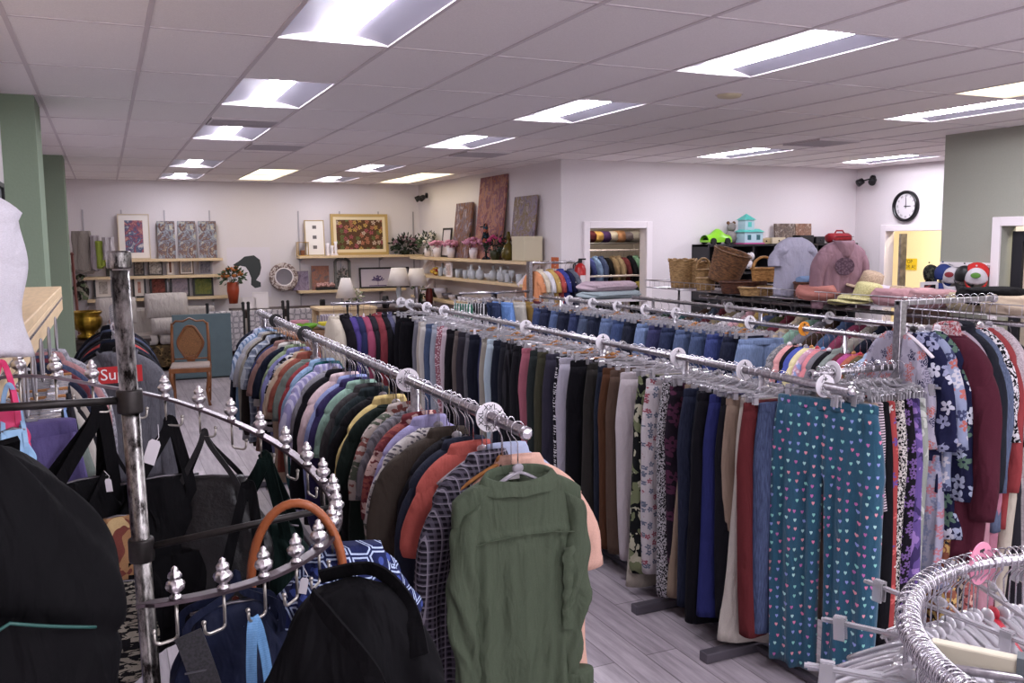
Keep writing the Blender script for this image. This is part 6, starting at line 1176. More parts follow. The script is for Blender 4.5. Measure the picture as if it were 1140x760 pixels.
# corner pair of security lights
def cam_light(label, loc, rz):
    t = thing('security_light', label, 'security light', loc, rz); B().lathe([(.05, 0), (.05, .03), (.02, .04), (0, .04)], n=14).build('base', BLK, t).rotation_euler = (0, PI/2, 0)
    for s in (-1, 1):
        B().tube([(.03, 0, 0), (.08, s*.07, -.02), (.11, s*.1, -.03)], .01, 6).build('arm', BLK, t, smooth=True); o = B().lathe([(.02, -.05), (.045, -.045), (.055, .04), (.05, .05), (0, .045)], n=14).build('lamp_head', BLK, t, smooth=True); o.location = (.14, s*.12, -.05); o.rotation_euler = (0, PI/2+.5, s*.4)
cam_light('black twin-headed security light high in the alcove back corner', (XA-.0, 15.9, 2.88), PI); cam_light('black twin-headed security light high beside the clock wall corner', (XC-.02, 10.2, 2.93), PI)
# ================================================================ middle wall
x, z = onY(645, 307, YM-.08); t = thing('fire_extinguisher', 'red fire extinguisher hanging left of the stock room doorway', 'fire extinguisher', (x, YM-.1, z-.25)); RED = simple('extinguisher_red', '#a81a1c', .3)
B().lathe([(.06, 0), (.075, .02), (.078, .05), (.078, .34), (.06, .39), (.025, .42), (0, .42)], n=20).build('cylinder', RED, t, smooth=True); B().box(-.02, .02, -.02, .02, .41, .46).box(-.02, .08, -.012, .012, .46, .48).build('handle', BLK, t); B().tube([(-.02, 0, .44), (-.1, 0, .4), (-.1, 0, .15)], .011, 6).build('hose', BLK, t, smooth=True); B().box(-.04, .04, -.08, -.077, .14, .26).build('label', simple('label_white', '#dad4d6', .7), t); B().box(-.03, .03, .075, .099, .05, .4).build('wall_bracket', BLKM, t)
t = thing('wall_sign', 'orange and white notice on the alcove wall end near the extinguisher', 'sign', (XA-.001, 10.72, 1.62)); B().box(-.005, 0, -.11, .11, -.2, .2).build('board', simple('sign_white', '#d8d0cc', .7), t); B().box(-.006, -.005, -.11, .11, .05, .2).build('orange_band', simple('sign_orange', '#c2653c', .7), t)
for z in (-.02, -.07, -.12): B().box(-.006, -.005, -.08, .08, z-.008, z+.008).build('text_line', simple('sign_grey', '#8a8488', .7), t)
# stock room contents
def xo(px, Y): return onY(px, 290, Y)[0]
t = thing('stock_shelf', 'long wire shelf of folded stock seen high through the stock room doorway', 'shelf', (7.3, 12.6, 0)); B().box(-.9, .9, -.3, .3, 1.98, 2.0).build('shelf_board', simple('wire_grey', '#8c888c', .4, .6), t)
for k in range(20): pass
B().tube([(-.9, -.3, 1.99), (.9, -.3, 1.99)], .012, 6).build('front_wire', simple('wire_grey', '#8c888c', .4, .6), t, smooth=True)
for s in (-.88, .88): B().box(s-.015, s+.015, -.29, -.26, 0, 2.5).build('upright', BLKM, t)
B().box(-.9, .9, -.3, .3, 2.5, 2.53).build('top_board', simple('shelf_dark', '#4a4038', .6), t)
rn = random.Random(70); SC = ['2a2426', '8c5f64', 'a8c4bc', '5c1c28', 'c9983c', '4c2c6c', 'd0c4bc', 'c98a5c', '8c7f8c', 'c9c4c0', 'cfc9c4', 'b8b49c']
SN = ['dark', 'dusty rose', 'pale aqua', 'wine', 'golden', 'purple', 'ivory', 'apricot', 'mauve grey', 'white', 'chalk', 'khaki']
for k in range(12):
    t = thing('folded_garment', f'{SN[k]} folded bundle on the stock room shelf', 'folded clothes', (6.55+k*.135, 12.45, 2.002), rn.uniform(-.3, .3), 'folded bundles on the stock room shelf'); o = cushion_mesh(.2, .16+.05*rn.random(), .28).build('bundle', fm(SC[k]), t, smooth=True, loc=(0, 0, .09)); B().tube([(-.08, -.12, .06), (.08, -.12, .06)], .012, 6).build('fold', fm(SC[k]), t, smooth=True)
t = thing('stock_rail', 'chrome garment rails inside the stock room', 'clothes rack', (7.3, 12.2, 0))
for z in (1.88, 1.50): B().tube([(-.9, 0 if z > 1.6 else -.45, z), (.9, 0 if z > 1.6 else -.45, z)], .015, 8).build('rail', WHITEP, t, smooth=True)
for s in (-.9, .9): B().tube([(s, 0, 0), (s, 0, 1.88)], .015, 8).tube([(s, -.45, 0), (s, -.45, 1.5)], .015, 8).build('upright', CHW, t, smooth=True)
SC = ['4a5a9c', 'c9c25c', '22201c', '2c3c8c', '6a8cc4', '3c4c7c', '1c1a1e', '8c7458', '9c8468', '6c2430', '1a1c24', '6f9c84', '2a4c34', '14151f', '101018']
SN = ['blue', 'lemon', 'black', 'royal blue', 'sky blue', 'slate blue', 'dark', 'tan', 'light brown', 'wine', 'ink', 'mint', 'forest green', 'midnight', 'jet']
for k in range(15):
    hang_shirt(['tee', 'long', 'short'][k % 3], k, f'{SN[k]} garment on the upper stock room rail', fm(SC[k]), (6.5+k*.105, 12.2, 1.88), PI/2+.1, 'garments on the upper stock room rail', name='stock_garment', cat='garment', sc=.8)
    arm_hanger(f'white hanger inside the {SN[k]} garment in the stock room', (6.5+k*.105, 12.2, 1.88), PI/2+.1, 'white hangers in the stock room', mi=0)
SC = ['8c1c1c', '3a1c14', '1c2c1c', '26262c', '4a4c54', '141214', 'b8a890', '0f0e10', '17251c', 'a09038', '26583c', '12131f']
SN = ['red', 'dark brown', 'bottle green', 'charcoal', 'grey', 'black', 'khaki beige', 'coal black', 'deep green', 'mustard', 'green floral', 'midnight navy']
for k in range(12):
    hang_shirt(['coat', 'knit', 'card'][k % 3], k, f'{SN[k]} jacket on the lower stock room rail', fm(SC[k]) if k != 10 else fm('26583c', 'camo', ('9cb8a8', '14241c')), (6.32+k*.125, 11.75, 1.50), PI/2+.2, 'jackets on the lower stock room rail', name='stock_jacket', cat='jacket', sc=.85)
    arm_hanger(f'hanger inside the {SN[k]} jacket in the stock room', (6.32+k*.125, 11.75, 1.50), PI/2+.2, 'hangers on the lower stock room rail', mi=k % 3)
# ================================================================ wire-topped rail: baskets, shirt, hoodie, hats
WX, WZ = 6.2, 1.475; WIRE = simple('wire_chrome', '#b8b4ba', .3, 1)
t = thing('wire_shelf_rack', 'long wire basket shelf on top of the far rail carrying baskets and hats', 'shelf', (WX, 3.6, 0)); L = 5.6; b = B()
for dx in (-.28, .28): b.tube([(dx, 0, WZ), (dx, L, WZ)], .005, 5).tube([(dx, 0, WZ+.085), (dx, L, WZ+.085)], .005, 5)
for y in (0, L): b.tube([(-.28, y, WZ), (.28, y, WZ)], .005, 5).tube([(-.28, y, WZ+.085), (.28, y, WZ+.085)], .005, 5)
b.build('rim_wires', WIRE, t, smooth=True); b = B()
for k in range(57):
    y = k*.1; b.tube([(-.28, y, WZ+.085), (-.28, y, WZ), (.28, y, WZ), (.28, y, WZ+.085)], .0025, 4)
for dx in np.linspace(-.2, .2, 5): b.tube([(dx, 0, WZ), (dx, L, WZ)], .0025, 4)
b.build('cross_wires', WIRE, t)
for y in (.3, 2.8, 5.3): B().tube([(0, y, 0), (0, y, WZ)], .014, 10).build('upright', CHW, t, smooth=True); B().box(-.3, .3, y-.025, y+.025, 0, .04).build('foot', BLKM, t)
def wicker(name, c1, c2): return simple(name, c1, .7, col2=c2, scale=26, stretch=(1, 1, 3), bump=.6)
WK1 = wicker('brown_wicker', '#7a5434', '#4a2f1c'); WK2 = wicker('pale_wicker', '#a8875a', '#7a5c38'); WK3 = wicker('honey_wicker', '#b08048', '#805628'); WK4 = wicker('dark_wicker', '#5c3420', '#34190f')
def basket(label, x, y, z, rx, ry, h, m, flare=1.2, handle=None, scal=0, rot=None, group=None, rim=.012, bands=8):
    t = thing('wicker_basket', label, 'basket', (x, y, z), 0, group, rot=rot); n = 40; G = []
    for k in range(bands*2+1):
        v = k/(bands*2); f = (1+(flare-1)*v)*(1+.012*(-1)**k); G.append([(rx*f*math.cos(a)*(1+.01*math.cos(20*a+PI*k)), ry*f*math.sin(a)*(1+.01*math.cos(20*a+PI*k)), h*v+(scal*abs(math.cos(4*a))*v**6)) for a in [2*PI*j/n for j in range(n)]])
    I = [[(p[0]*.93, p[1]*.93, p[2]) for p in row] for row in G[::-1]]; b = B().grid(G+I, True, caps=True); b.build('woven_body', m, t, smooth=True)
    B().tube([(rx*flare*math.cos(a), ry*flare*math.sin(a), h+scal*abs(math.cos(4*a))) for a in np.linspace(0, 2*PI, 40, endpoint=False)], rim, 6, closed=True).build('rim', m, t, smooth=True)
    if handle: B().tube([(rx*flare*math.cos(a), 0, h+handle*math.sin(a)) for a in np.linspace(0, PI, 16)], .014, 6, flat=(1, 1.6)).build('handle', m, t, smooth=True)
    return t
def on_rack(px, dx=0): tt = math.tan(YAW+math.atan((px-570)/F)); return (WX+dx)/tt
basket('tall scalloped pale wicker basket at the left end of the wire shelf', WX-.0, on_rack(760), WZ+.005, .13, .13, .30, WK2, 1.25, scal=.035, group=None)
basket('second scalloped pale basket partly behind the first', WX+.14, on_rack(776, .14), WZ+.005, .11, .11, .28, WK2, 1.25, scal=.03)
basket('large brown woven hamper tilted towards the camera', WX-.02, on_rack(806), WZ+.11, .17, .15, .34, WK1, 1.25, rot=(.3, .18, 0), bands=10)
basket('dark brown oval tray basket in front of the big hamper', WX-.12, on_rack(828, -.12), WZ+.005, .24, .16, .12, WK4, 1.15)
basket('honey coloured small basket with a hooped handle', WX+.1, on_rack(850, .1), WZ+.12, .12, .10, .14, WK3, 1.15, handle=.12)
basket('shallow pale basket below the oval tray', WX-.18, on_rack(836, -.18)-.1, WZ-.0, .18, .12, .08, WK2, 1.15)
basket('small pale basket with green rim beside the hamper', WX-.1, on_rack(786, -.1), WZ+.005, .10, .09, .13, WK2, 1.1); basket('little round wicker basket with a thin handle left of the hamper', WX+.1, on_rack(783, .1), WZ+.14, .09, .08, .08, WK2, 1.1, handle=.13)
basket('red-brown woven box basket holding blue cloth between shirt and hoodie', WX, on_rack(901), WZ+.005, .15, .12, .14, WK4, 1.03)
t = thing('folded_garment', 'light blue folded cloth heaped in the red-brown basket', 'folded clothes', (WX, on_rack(901), WZ+.17)); cushion_mesh(.24, .08, .2).build('bundle', fm('6f8cb4'), t, smooth=True); B().tube([(-.1, -.08, 0), (.1, -.08, .01)], .012, 6).build('fold', fm('6f8cb4'), t, smooth=True)
def bust(label, x, y, z, h):
    t = thing('display_stand', label, 'stand', (x, y, z)); B().lathe([(.09, 0), (.09, .01), (.012, .02), (0, .02)], n=18).build('base', BLKM, t); B().tube([(0, 0, .01), (0, 0, h)], .01, 8).build('pole', BLKM, t, smooth=True)
y = on_rack(884); bust('display stand under the pale grey shirt on the wire shelf', WX, y, WZ+.008, .55)
hang_shirt('tee', 4, 'pale grey lavender t-shirt displayed on the wire shelf before the black cubes', fm('a29eb2'), (WX, y, WZ+.69), -.3, name='t_shirt', sc=(.98, 1.6, .78))
y = on_rack(936); bust('display stand under the mauve hoodie on the wire shelf', WX, y, WZ+.008, .52)
h = hang_shirt('hoodie', 2, 'mauve hoodie with a dark round print displayed on the wire shelf', fm('8a6672'), (WX, y, WZ+.66), -.35, name='hoodie', cat='hoodie', sc=(.92, 1.5, .82))
o = B(); o.add([(.10*math.cos(a), 0, .10*math.sin(a)) for a in np.linspace(0, 2*PI, 24)[:-1]], [tuple(range(23))]); o = o.build('round_print', cloth('dark_round_print', '#4c3644', 'paisley', ('6f5664',), 2), h); o.location = (-.03, -.092, -.42); o.modifiers.new('thick', 'SOLIDIFY').thickness = .002
def pile(label, x, y, z, w, d, h, m, rz=0, name='folded_garment', cat='folded clothes', group=None):
    t = thing(name, label, cat, (x, y, z+h/2), rz, group); G = []
    for k in range(13):
        v = -1+2*k/12; G.append([(w/2*(abs(math.cos(a))**.6)*(1 if math.cos(a) > 0 else -1)*(1-.15*v*v)*(1+.06*math.sin(5*v+3*a)), d/2*(abs(math.sin(a))**.6)*(1 if math.sin(a) > 0 else -1)*(1-.15*v*v), h/2*v*(1+.15*math.sin(3*a+2*v))) for a in [2*PI*j/32 for j in range(32)]])
    B().grid(G, True, caps=True).build('bundle', m, t, smooth=True); B().tube([(-w*.4, -d*.46, 0), (0, -d*.52, .006), (w*.4, -d*.46, -.004)], h*.12, 6).build('fold', m, t, smooth=True); return t
def hat(label, x, y, z, r, crown, m, rz=0, tilt=.15):
    t = thing('hat', label, 'hat', (x, y, z), rz, rot=(tilt, .08, rz)); n = 36
    G = [[(rr*(1+.05*math.cos(2*a+1))*math.cos(a), rr*math.sin(a), zz+.018*math.sin(2*a)*(rr > r*.6)) for a in [2*PI*j/n for j in range(n)]] for rr, zz in ((r, .0), (r*.97, .012), (r*.62, .012), (r*.55, .03))]
    B().grid(G+[[(p[0]*.99, p[1]*.99, p[2]-.004) for p in row] for row in G[::-1]], True).build('brim', m, t, smooth=True); B().lathe([(r*.57, .01), (r*.55, .05), (r*.48, crown*.9), (r*.36, crown), (r*.15, crown*.93), (0, crown*.92)], n=30, sy=.9).build('crown', m, t, smooth=True); B().lathe([(r*.575, .012), (r*.57, .035)], n=30, sy=.9).build('hat_band', m, t, smooth=True); return t
STR = simple('straw_yellow', '#c4bd8c', .8, col2='#a39c6c', scale=90); STB = simple('straw_beige', '#b39c86', .8, col2='#8f7a66', scale=90); STG = simple('straw_lilac', '#b8acb8', .8)
hat('pale yellow straw hat on the wire shelf right of the mauve hoodie', WX-.1, on_rack(966, -.1), WZ+.03, .24, .15, STR); hat('crushed beige sun hat behind the yellow straw hat', WX+.12, on_rack(968, .12), WZ+.12, .2, .15, STB, tilt=.3); hat('lilac white floppy hat right of the yellow straw hat', WX+.05, on_rack(985, .05), WZ+.06, .2, .09, STG); hat('tan woven hat at the right of the hats', WX+.1, on_rack(1003, .1), WZ+.05, .22, .1, STB, 1)
hat('flat pale yellow hat brim lying below the straw hat', WX-.22, on_rack(948, -.22), WZ+.01, .2, .05, STR, 2, .05)
for k, (px, dx, c, nm) in enumerate(((1000, -.1, 'b07f86', 'dusty pink folded knit right of the hats'), (1018, .05, 'c08f92', 'pale rose folded knit behind the post top'), (1040, 0, 'a87c80', 'rose beige folded knit by the post stand'), (912, -.15, 'b0685c', 'salmon folded garment beneath the mauve hoodie'), (1085, 0, 'b8a888', 'cream folded knit right of the post stand'), (1128, -.05, 'c9b49c', 'peach beige folded jumper at the right photo edge'))): pile(nm+' on the wire shelf', WX+dx, on_rack(px, dx), WZ+.006, .34, .4, .13, fm(c), .2*k)
pile('crumpled black garment on the wire shelf before the fitting room door', WX+.02, on_rack(1104), WZ+.06, .40, .5, .12, fm('121114'), .4)
pile('pale pink and white folded quilt on the far jeans rail corner', 5.3, 9.05, 1.46, .75, .4, .10, fm('b8a0ac'), .2); pile('pale aqua folded sheet below the pink quilt', 5.3, 9.0, 1.38, .8, .42, .08, fm('9aa8ae'), .2)
t = thing('quilt_table', 'small white table beneath the folded quilts', 'table', (5.3, 9.05, 0)); B().box(-.42, .42, -.25, .25, 1.34, 1.375).build('tabletop', WHITEP, t)
for s in (-1, 1):
    for q in (-1, 1): B().box(s*.38-.02, s*.38+.02, q*.2-.02, q*.2+.02, 0, 1.34).build('leg', WHITEP, t)
# stripes and denim on a cross arm at the far end of the jeans rail
t = thing('cross_arm_rack', 'short chrome cross arm rack beyond the far end of the jeans rail', 'clothes rack', (4.55, 9.55, 0)); B().tube([(-.9, 0, 1.45), (0, 0, 1.45)], .015, 10).build('lower_arm', CHW, t, smooth=True); B().tube([(0, .05, 1.78), (.62, .05, 1.78)], .015, 10).build('upper_arm', CHW, t, smooth=True); B().box(-.02, .02, -.02, .06, 0, 1.80).build('post', CHW, t); B().box(-.3, .3, -.03, .03, 0, .04).build('base', BLKM, t)
for k, (dx, d, kind, m) in enumerate(((-.85, 'green and white zigzag skirt', 'skirt', fm('2c6a54', 'stripe_v', ('c9c6c8',), .5)), (-.68, 'black and white striped skirt', 'skirt', fm('1b1a20', 'stripe_v', ('c4c0c6',), .5)), (-.50, 'dark blue denim skirt', 'skirt', fm('1f2c4c', 'denim', ())), (-.36, 'light blue denim shorts', 'short', fm('4a78b8', 'denim', ())), (-.2, 'cream trousers', 'slim', fm('b8b0a4')), (-.1, 'mustard brown trousers', 'reg', fm('8a6a24')), (0.02, 'wine trousers', 'reg', fm('5c2430')))):
    hang_pants(kind, k, f'{d} on the far cross arm beyond the jeans', m, (4.55+dx, 9.55, 1.45), PI/2+.3, 'bottoms on the far cross arm', sc=.95); bar_hanger(f'clip hanger holding the {d} on the far arm', (4.55+dx, 9.55, 1.45), PI/2+.3, 'clip hangers on the far cross arm', spring=False)
for k, (d, c) in enumerate((('orange', 'c8783c'), ('cream', 'c9bba4'), ('white', 'cfcbd0'), ('mustard', 'b8923c'), ('scarlet', 'a82c24'), ('royal blue', '24308c'), ('dark navy', '181c3c'), ('slate grey', '5c6070'))):
    hang_shirt(['tee', 'polo'][k % 2], k, f'{d} top on the upper far arm left of the extinguisher', fm(c), (4.62+k*.07, 9.6, 1.78), PI/2+.4, 'tops on the upper far arm', name='top', cat='top', sc=.7); arm_hanger(f'hanger inside the {d} top on the upper far arm', (4.62+k*.07, 9.6, 1.78), PI/2+.4, 'hangers on the upper far arm', mi=0)
# ---------------------------------------------------------------- black cube shelving and things on it
BC = simple('black_laminate', '#1a191d', .45); CX0, CX1, CYD = 7.55, 10.28, .38
t = thing('cube_shelf', 'large black cube shelving unit standing against the middle wall', 'shelf', (CX0, YM, 0)); W_ = CX1-CX0; Hc = 1.97; b = B(); b.box(0, W_, -.02, -.012, 0, Hc); b.build('back_panel', BC, t)
for k in range(8): x = k*(W_-.03)/7; B().box(x, x+.03, -CYD, -.02, 0, Hc).build('divider_panel', BC, t)
for k in range(6): z = k*(Hc-.03)/5; B().box(0, W_, -CYD-.002, -.02, z, z+.03).build('shelf_board', BC, t)
TOPZ = Hc
def top_x(px): return onY(px, 270, YM-.2)[0]
x = top_x(797); t = thing('toy_car', 'lime green plastic toy vehicle on top of the black cubes', 'toy', (x, YM-.2, TOPZ)); LG = simple('lime_plastic', '#7fbf2c', .3); b = B(); G = []
for u in np.linspace(-1, 1, 15): h_ = .08+.09*math.exp(-((u-.1)/.45)**2); G.append([(x_*1.0+.2*u, .1*math.cos(a), .05+h_*max(0, math.sin(a))) for a in np.linspace(0, PI, 12) for x_ in (0,)])
b.grid(G).box(-.2, .2, -.1, .1, .03, .06).build('car_body', LG, t, smooth=False)
for s in (-1, 1):
    for q in (-1, 1): B().lathe([(.045, -.02), (.045, .02), (.0, .02)], n=14).build('wheel', BLK, t, loc=(s*.12, q*.1, .045)).rotation_euler = (PI/2, 0, 0)
B().ball((.02, 0, .16), .05, 10, 6, sc=(1.4, 1, .8)).build('window', simple('smoke_window', '#2a2c30', .1), t, smooth=True)
x = top_x(816); t = thing('plush_toy', 'grey and brown stuffed toy behind the lime toy vehicle', 'toy', (x, YM-.15, TOPZ)); GT = cloth('grey_plush', '#8c8784'); B().ball((0, 0, .1), .09, 12, 9, sc=(1, .8, 1.1)).build('toy_body', GT, t, smooth=True); B().ball((0, -.01, .24), .065, 12, 8).build('head', GT, t, smooth=True)
for s in (-1, 1): B().ball((s*.05, 0, .3), .025, 8, 6).build('ear', simple('brown_plush', '#6c4c34', .8), t, smooth=True)
x = top_x(833); t = thing('dollhouse', 'turquoise roofed pale toy house with little windows on the black cubes', 'toy', (x, YM-.22, TOPZ)); TQ = simple('turquoise_plastic', '#4fb8ac', .35); PB = simple('pale_blue_plastic', '#a8c4cc', .4)
B().box(-.16, .16, -.1, .1, .02, .17).build('lower_storey', PB, t); B().box(-.14, .02, -.08, .08, .2, .34).build('upper_storey', PB, t); B().box(-.18, .18, -.12, .12, 0, .02).build('base', simple('pink_plastic', '#b8548c', .4), t)
B().add([(-.18, -.12, .17), (.18, -.12, .17), (.18, .12, .17), (-.18, .12, .17), (-.13, -.05, .215), (.13, -.05, .215), (.13, .05, .215), (-.13, .05, .215)], [(0, 1, 5, 4), (1, 2, 6, 5), (2, 3, 7, 6), (3, 0, 4, 7), (4, 5, 6, 7), (0, 3, 2, 1)]).build('roof', TQ, t)
B().add([(-.16, -.1, .34), (.04, -.1, .34), (.04, .1, .34), (-.16, .1, .34), (-.06, 0, .43)], [(0, 1, 4), (1, 2, 4), (2, 3, 4), (3, 0, 4), (0, 3, 2, 1)]).build('roof', TQ, t)
for wx in (-.08, .08): B().box(wx-.03, wx+.03, -.104, -.1, .06, .13).build('window', simple('dark_teal', '#2a5c64', .4), t)
B().box(-.09, -.03, -.084, -.08, .24, .31).build('window', TQ, t)
for k, (px, w, h, c, nm) in enumerate(((848, .14, .08, '#a8946c', 'small tan box right of the turquoise toy house'), (862, .24, .09, '#c4b69c', 'cream box with a dark knob right of the tan box'), (893, .26, .12, '#151417', 'black camera case behind the grey shirt'), (908, .16, .1, '#201f22', 'second black case left of the red bag'))):
    x = top_x(px); t = thing('storage_box', nm, 'box', (x, YM-.22, TOPZ)); B().box(-w/2, w/2, -.08, .08, 0, h).build('box_body', simple('box_'+c, c, .6), t, bev=.006); B().ball((0, -.083, h/2), .012, 8, 6).build('clasp', BLK, t)
x = top_x(932); t = thing('duffel_bag', 'red padded bag lying on the right end of the black cubes', 'bag', (x, YM-.22, TOPZ+.075)); RB = simple('red_nylon', '#8c1420', .5, noise=.2, scale=20); cushion_mesh(.42, .15, .26).build('bag_body', RB, t, smooth=True); B().tube([(-.1, -.02, .06), (-.06, -.02, .11), (.06, -.02, .11), (.1, -.02, .06)], .012, 6).build('handle', RB, t, smooth=True); B().tube([(-.18, -.13, .02), (.18, -.13, .02)], .004, 5).build('zip', BLK, t)
for k, (px0, px1, c, cc, nm) in enumerate(((861, 883, 'a08c7c', ('5c4c44', 'c4b4a8'), 'left pale map print leaning on wall above the cubes'), (884, 901, 'b08468', ('7c5440', 'd0b49c'), 'right orange toned print leaning on wall above the cubes'))):
    x0, z1 = onY(px0, 249, YM-.04); x1, z0 = onY(px1, 263, YM-.04); picture(nm, (x0+x1)/2, TOPZ, (x1-x0), z1-TOPZ, art('map%d' % k, c, cc, 1.2), Y=YM-.08, canvas=True, lean=.05)
x = onY(833, 283, YM-.3)[0]; t = thing('plush_toy', 'black and white spotted plush toy in a cube behind the hamper', 'toy', (x, YM-.32, 1.61)); WP = fm('cfc9cc', 'camo', ('1a181b',), 1); B().ball((0, 0, .08), .08, 12, 8, sc=(1, .8, 1)).build('toy_body', WP, t, smooth=True); B().ball((0, -.03, .19), .06, 12, 8).build('head', WP, t, smooth=True); B().ball((-.06, 0, .2), .03, 8, 6, sc=(.5, 1, 1.4)).ball((.06, 0, .2), .03, 8, 6, sc=(.5, 1, 1.4)).build('ear', BLK, t, smooth=True)
x = onY(911, 300, YM-.3)[0]; t = thing('handbag', 'olive green and pink bag standing in a black cube', 'bag', (x, YM-.2, 1.21)); bag_body(.22, .26, .12, seed=3).build('bag_body', simple('olive_bag', '#7a8034', .6), t, smooth=True, loc=(0, 0, .27)); B().box(-.17, -.12, -.05, .05, .01, .26).build('pink_flap', simple('peach_bag', '#b8745c', .6), t)
# ================================================================ clock wall and green wall
cy_, cz_ = 9.58, 2.495; t = thing('wall_clock', 'round black-rimmed clock with roman numerals showing three o clock', 'clock', (XC, cy_, cz_), rot=(PI/2, 0, -PI/2)); R_ = .225
n = 48; G = [[(r*math.cos(2*PI*k/n), r*math.sin(2*PI*k/n), z) for k in range(n)] for r, z in ((R_, 0), (R_, .03), (R_*.95, .06), (R_*.86, .06), (R_*.80, .025), (R_*.80, 0))]; B().grid(G+[G[0]], True).build('rim', simple('clock_black', '#131215', .3), t, smooth=True)
B().lathe([(0, .0), (R_*.82, .0), (R_*.82, .02), (0, .02)], n=48).build('dial', simple('clock_dial', '#cfc9cc', .6), t)
for k, s in enumerate(['XII', 'I', 'II', 'III', 'IV', 'V', 'VI', 'VII', 'VIII', 'IX', 'X', 'XI']): a = PI/2-k*PI/6; text_mesh('numeral', s, .042, INK, t, (R_*.66*math.cos(a), R_*.66*math.sin(a), .0215), (0, 0, a-PI/2), .0005)
B().box(-.004, .004, -.03, .13, .024, .026).build('minute_hand', INK, t); B().box(-.03, .09, -.005, .005, .027, .029).build('hour_hand', INK, t); B().lathe([(.01, .024), (.01, .032), (0, .032)], n=12).build('hub', INK, t)
# sign and shelves in the cream room
YS = simple('sign_yellow', '#d8c024', .6); t = thing('wall_sign', 'yellow paper sign with two dark lines inside the cream room', 'sign', (12.89, 9.9, 1.82), rot=(PI/2, 0, -PI/2))
xs = 12.89; y_, z_ = onX(1012, 294, xs); t.location = (xs, y_, z_); B().box(-.17, .17, -.10, .10, 0, .004).build('paper', YS, t); text_mesh('sign_text', 'STOP', .09, INK, t, (-.03, .045, .005), (0, 0, 0), .0004); text_mesh('sign_text', 'FOR A!', .09, INK, t, (0, -.045, .005), (0, 0, 0), .0004)
t = thing('metal_door_frame', 'scratched silver metal door edge standing inside the cream doorway', 'door', (XC+.2, 9.86, 0)); B().box(0, .12, -.02, .02, 0, 2.1).build('door_leaf', simple('scratched_steel', '#8f8c90', .35, .8, noise=.5, scale=8), t); B().ball((.06, -.05, 1.0), .03, 10, 7).build('knob', CH, t, smooth=True)
t = thing('corner_shelf', 'staggered wooden shelves standing in the cream room behind the green wall edge', 'shelf', (11.2, 7.8, 0)); BW = simple('brown_shelf_wood', '#8f6a4c', .5, noise=.2, scale=10)
for k, (z, w) in enumerate(((1.30, .9), (1.62, .8), (1.88, .95), (2.08, .6))): B().box(0, .9, 0, w, z-.03, z).build('board', BW if k != 3 else SHELFW, t)
B().box(.86, .9, 0, .95, 0, 2.2).build('side_panel', BW, t); B().box(0, .04, 0, .05, 0, 2.2).build('side_panel', BW, t)
for k, (z, y, w, h, c, nm) in enumerate(((1.62, 8.2, .3, .08, 'c9923c', 'orange folded box on a cream room shelf'), (1.30, 8.1, .3, .1, '8f8a80', 'grey folded pack on a cream room shelf'), (1.88, 8.3, .35, .12, 'b8b0a8', 'pale stacked papers on the cream room shelf'), (2.08, 8.05, .16, .2, '8f8c90', 'silver tin on the top cream room shelf'), (2.08, 7.85, .1, .18, '4c4c54', 'dark tin on the top cream room shelf'))): t = thing('storage_box', nm, 'box', (11.35, y, z)); B().box(-.1, .1, -w/2, w/2, 0, h).build('box_body', fm(c), t); B().box(-.102, .102, -w/2-.002, w/2+.002, h*.8, h).build('lid', fm(c), t)
t = thing('poster_stand', 'small upright card with dark red pattern right of the hats', 'card', (7.6, 6.55, 1.38)); B().box(-.12, .12, -.01, .01, 0, .22).build('card', simple('card_white2', '#c9c4c8', .6), t); B().box(-.08, .08, -.012, -.010, .03, .19).build('print', fm('1c1a1c', 'camo', ('8c3038',), 2), t); 
t = thing('side_cabinet', 'tall narrow dark cabinet beneath the patterned card', 'cabinet', (7.6, 6.6, 0)); B().box(-.2, .2, -.15, .15, .04, 1.378).build('cabinet_body', DKW, t, bev=.004); B().box(-.18, .18, -.158, -.15, .08, 1.34).build('door', DKW, t, bev=.004); B().ball((.14, -.17, .8), .012, 8, 6).build('knob', CH, t)
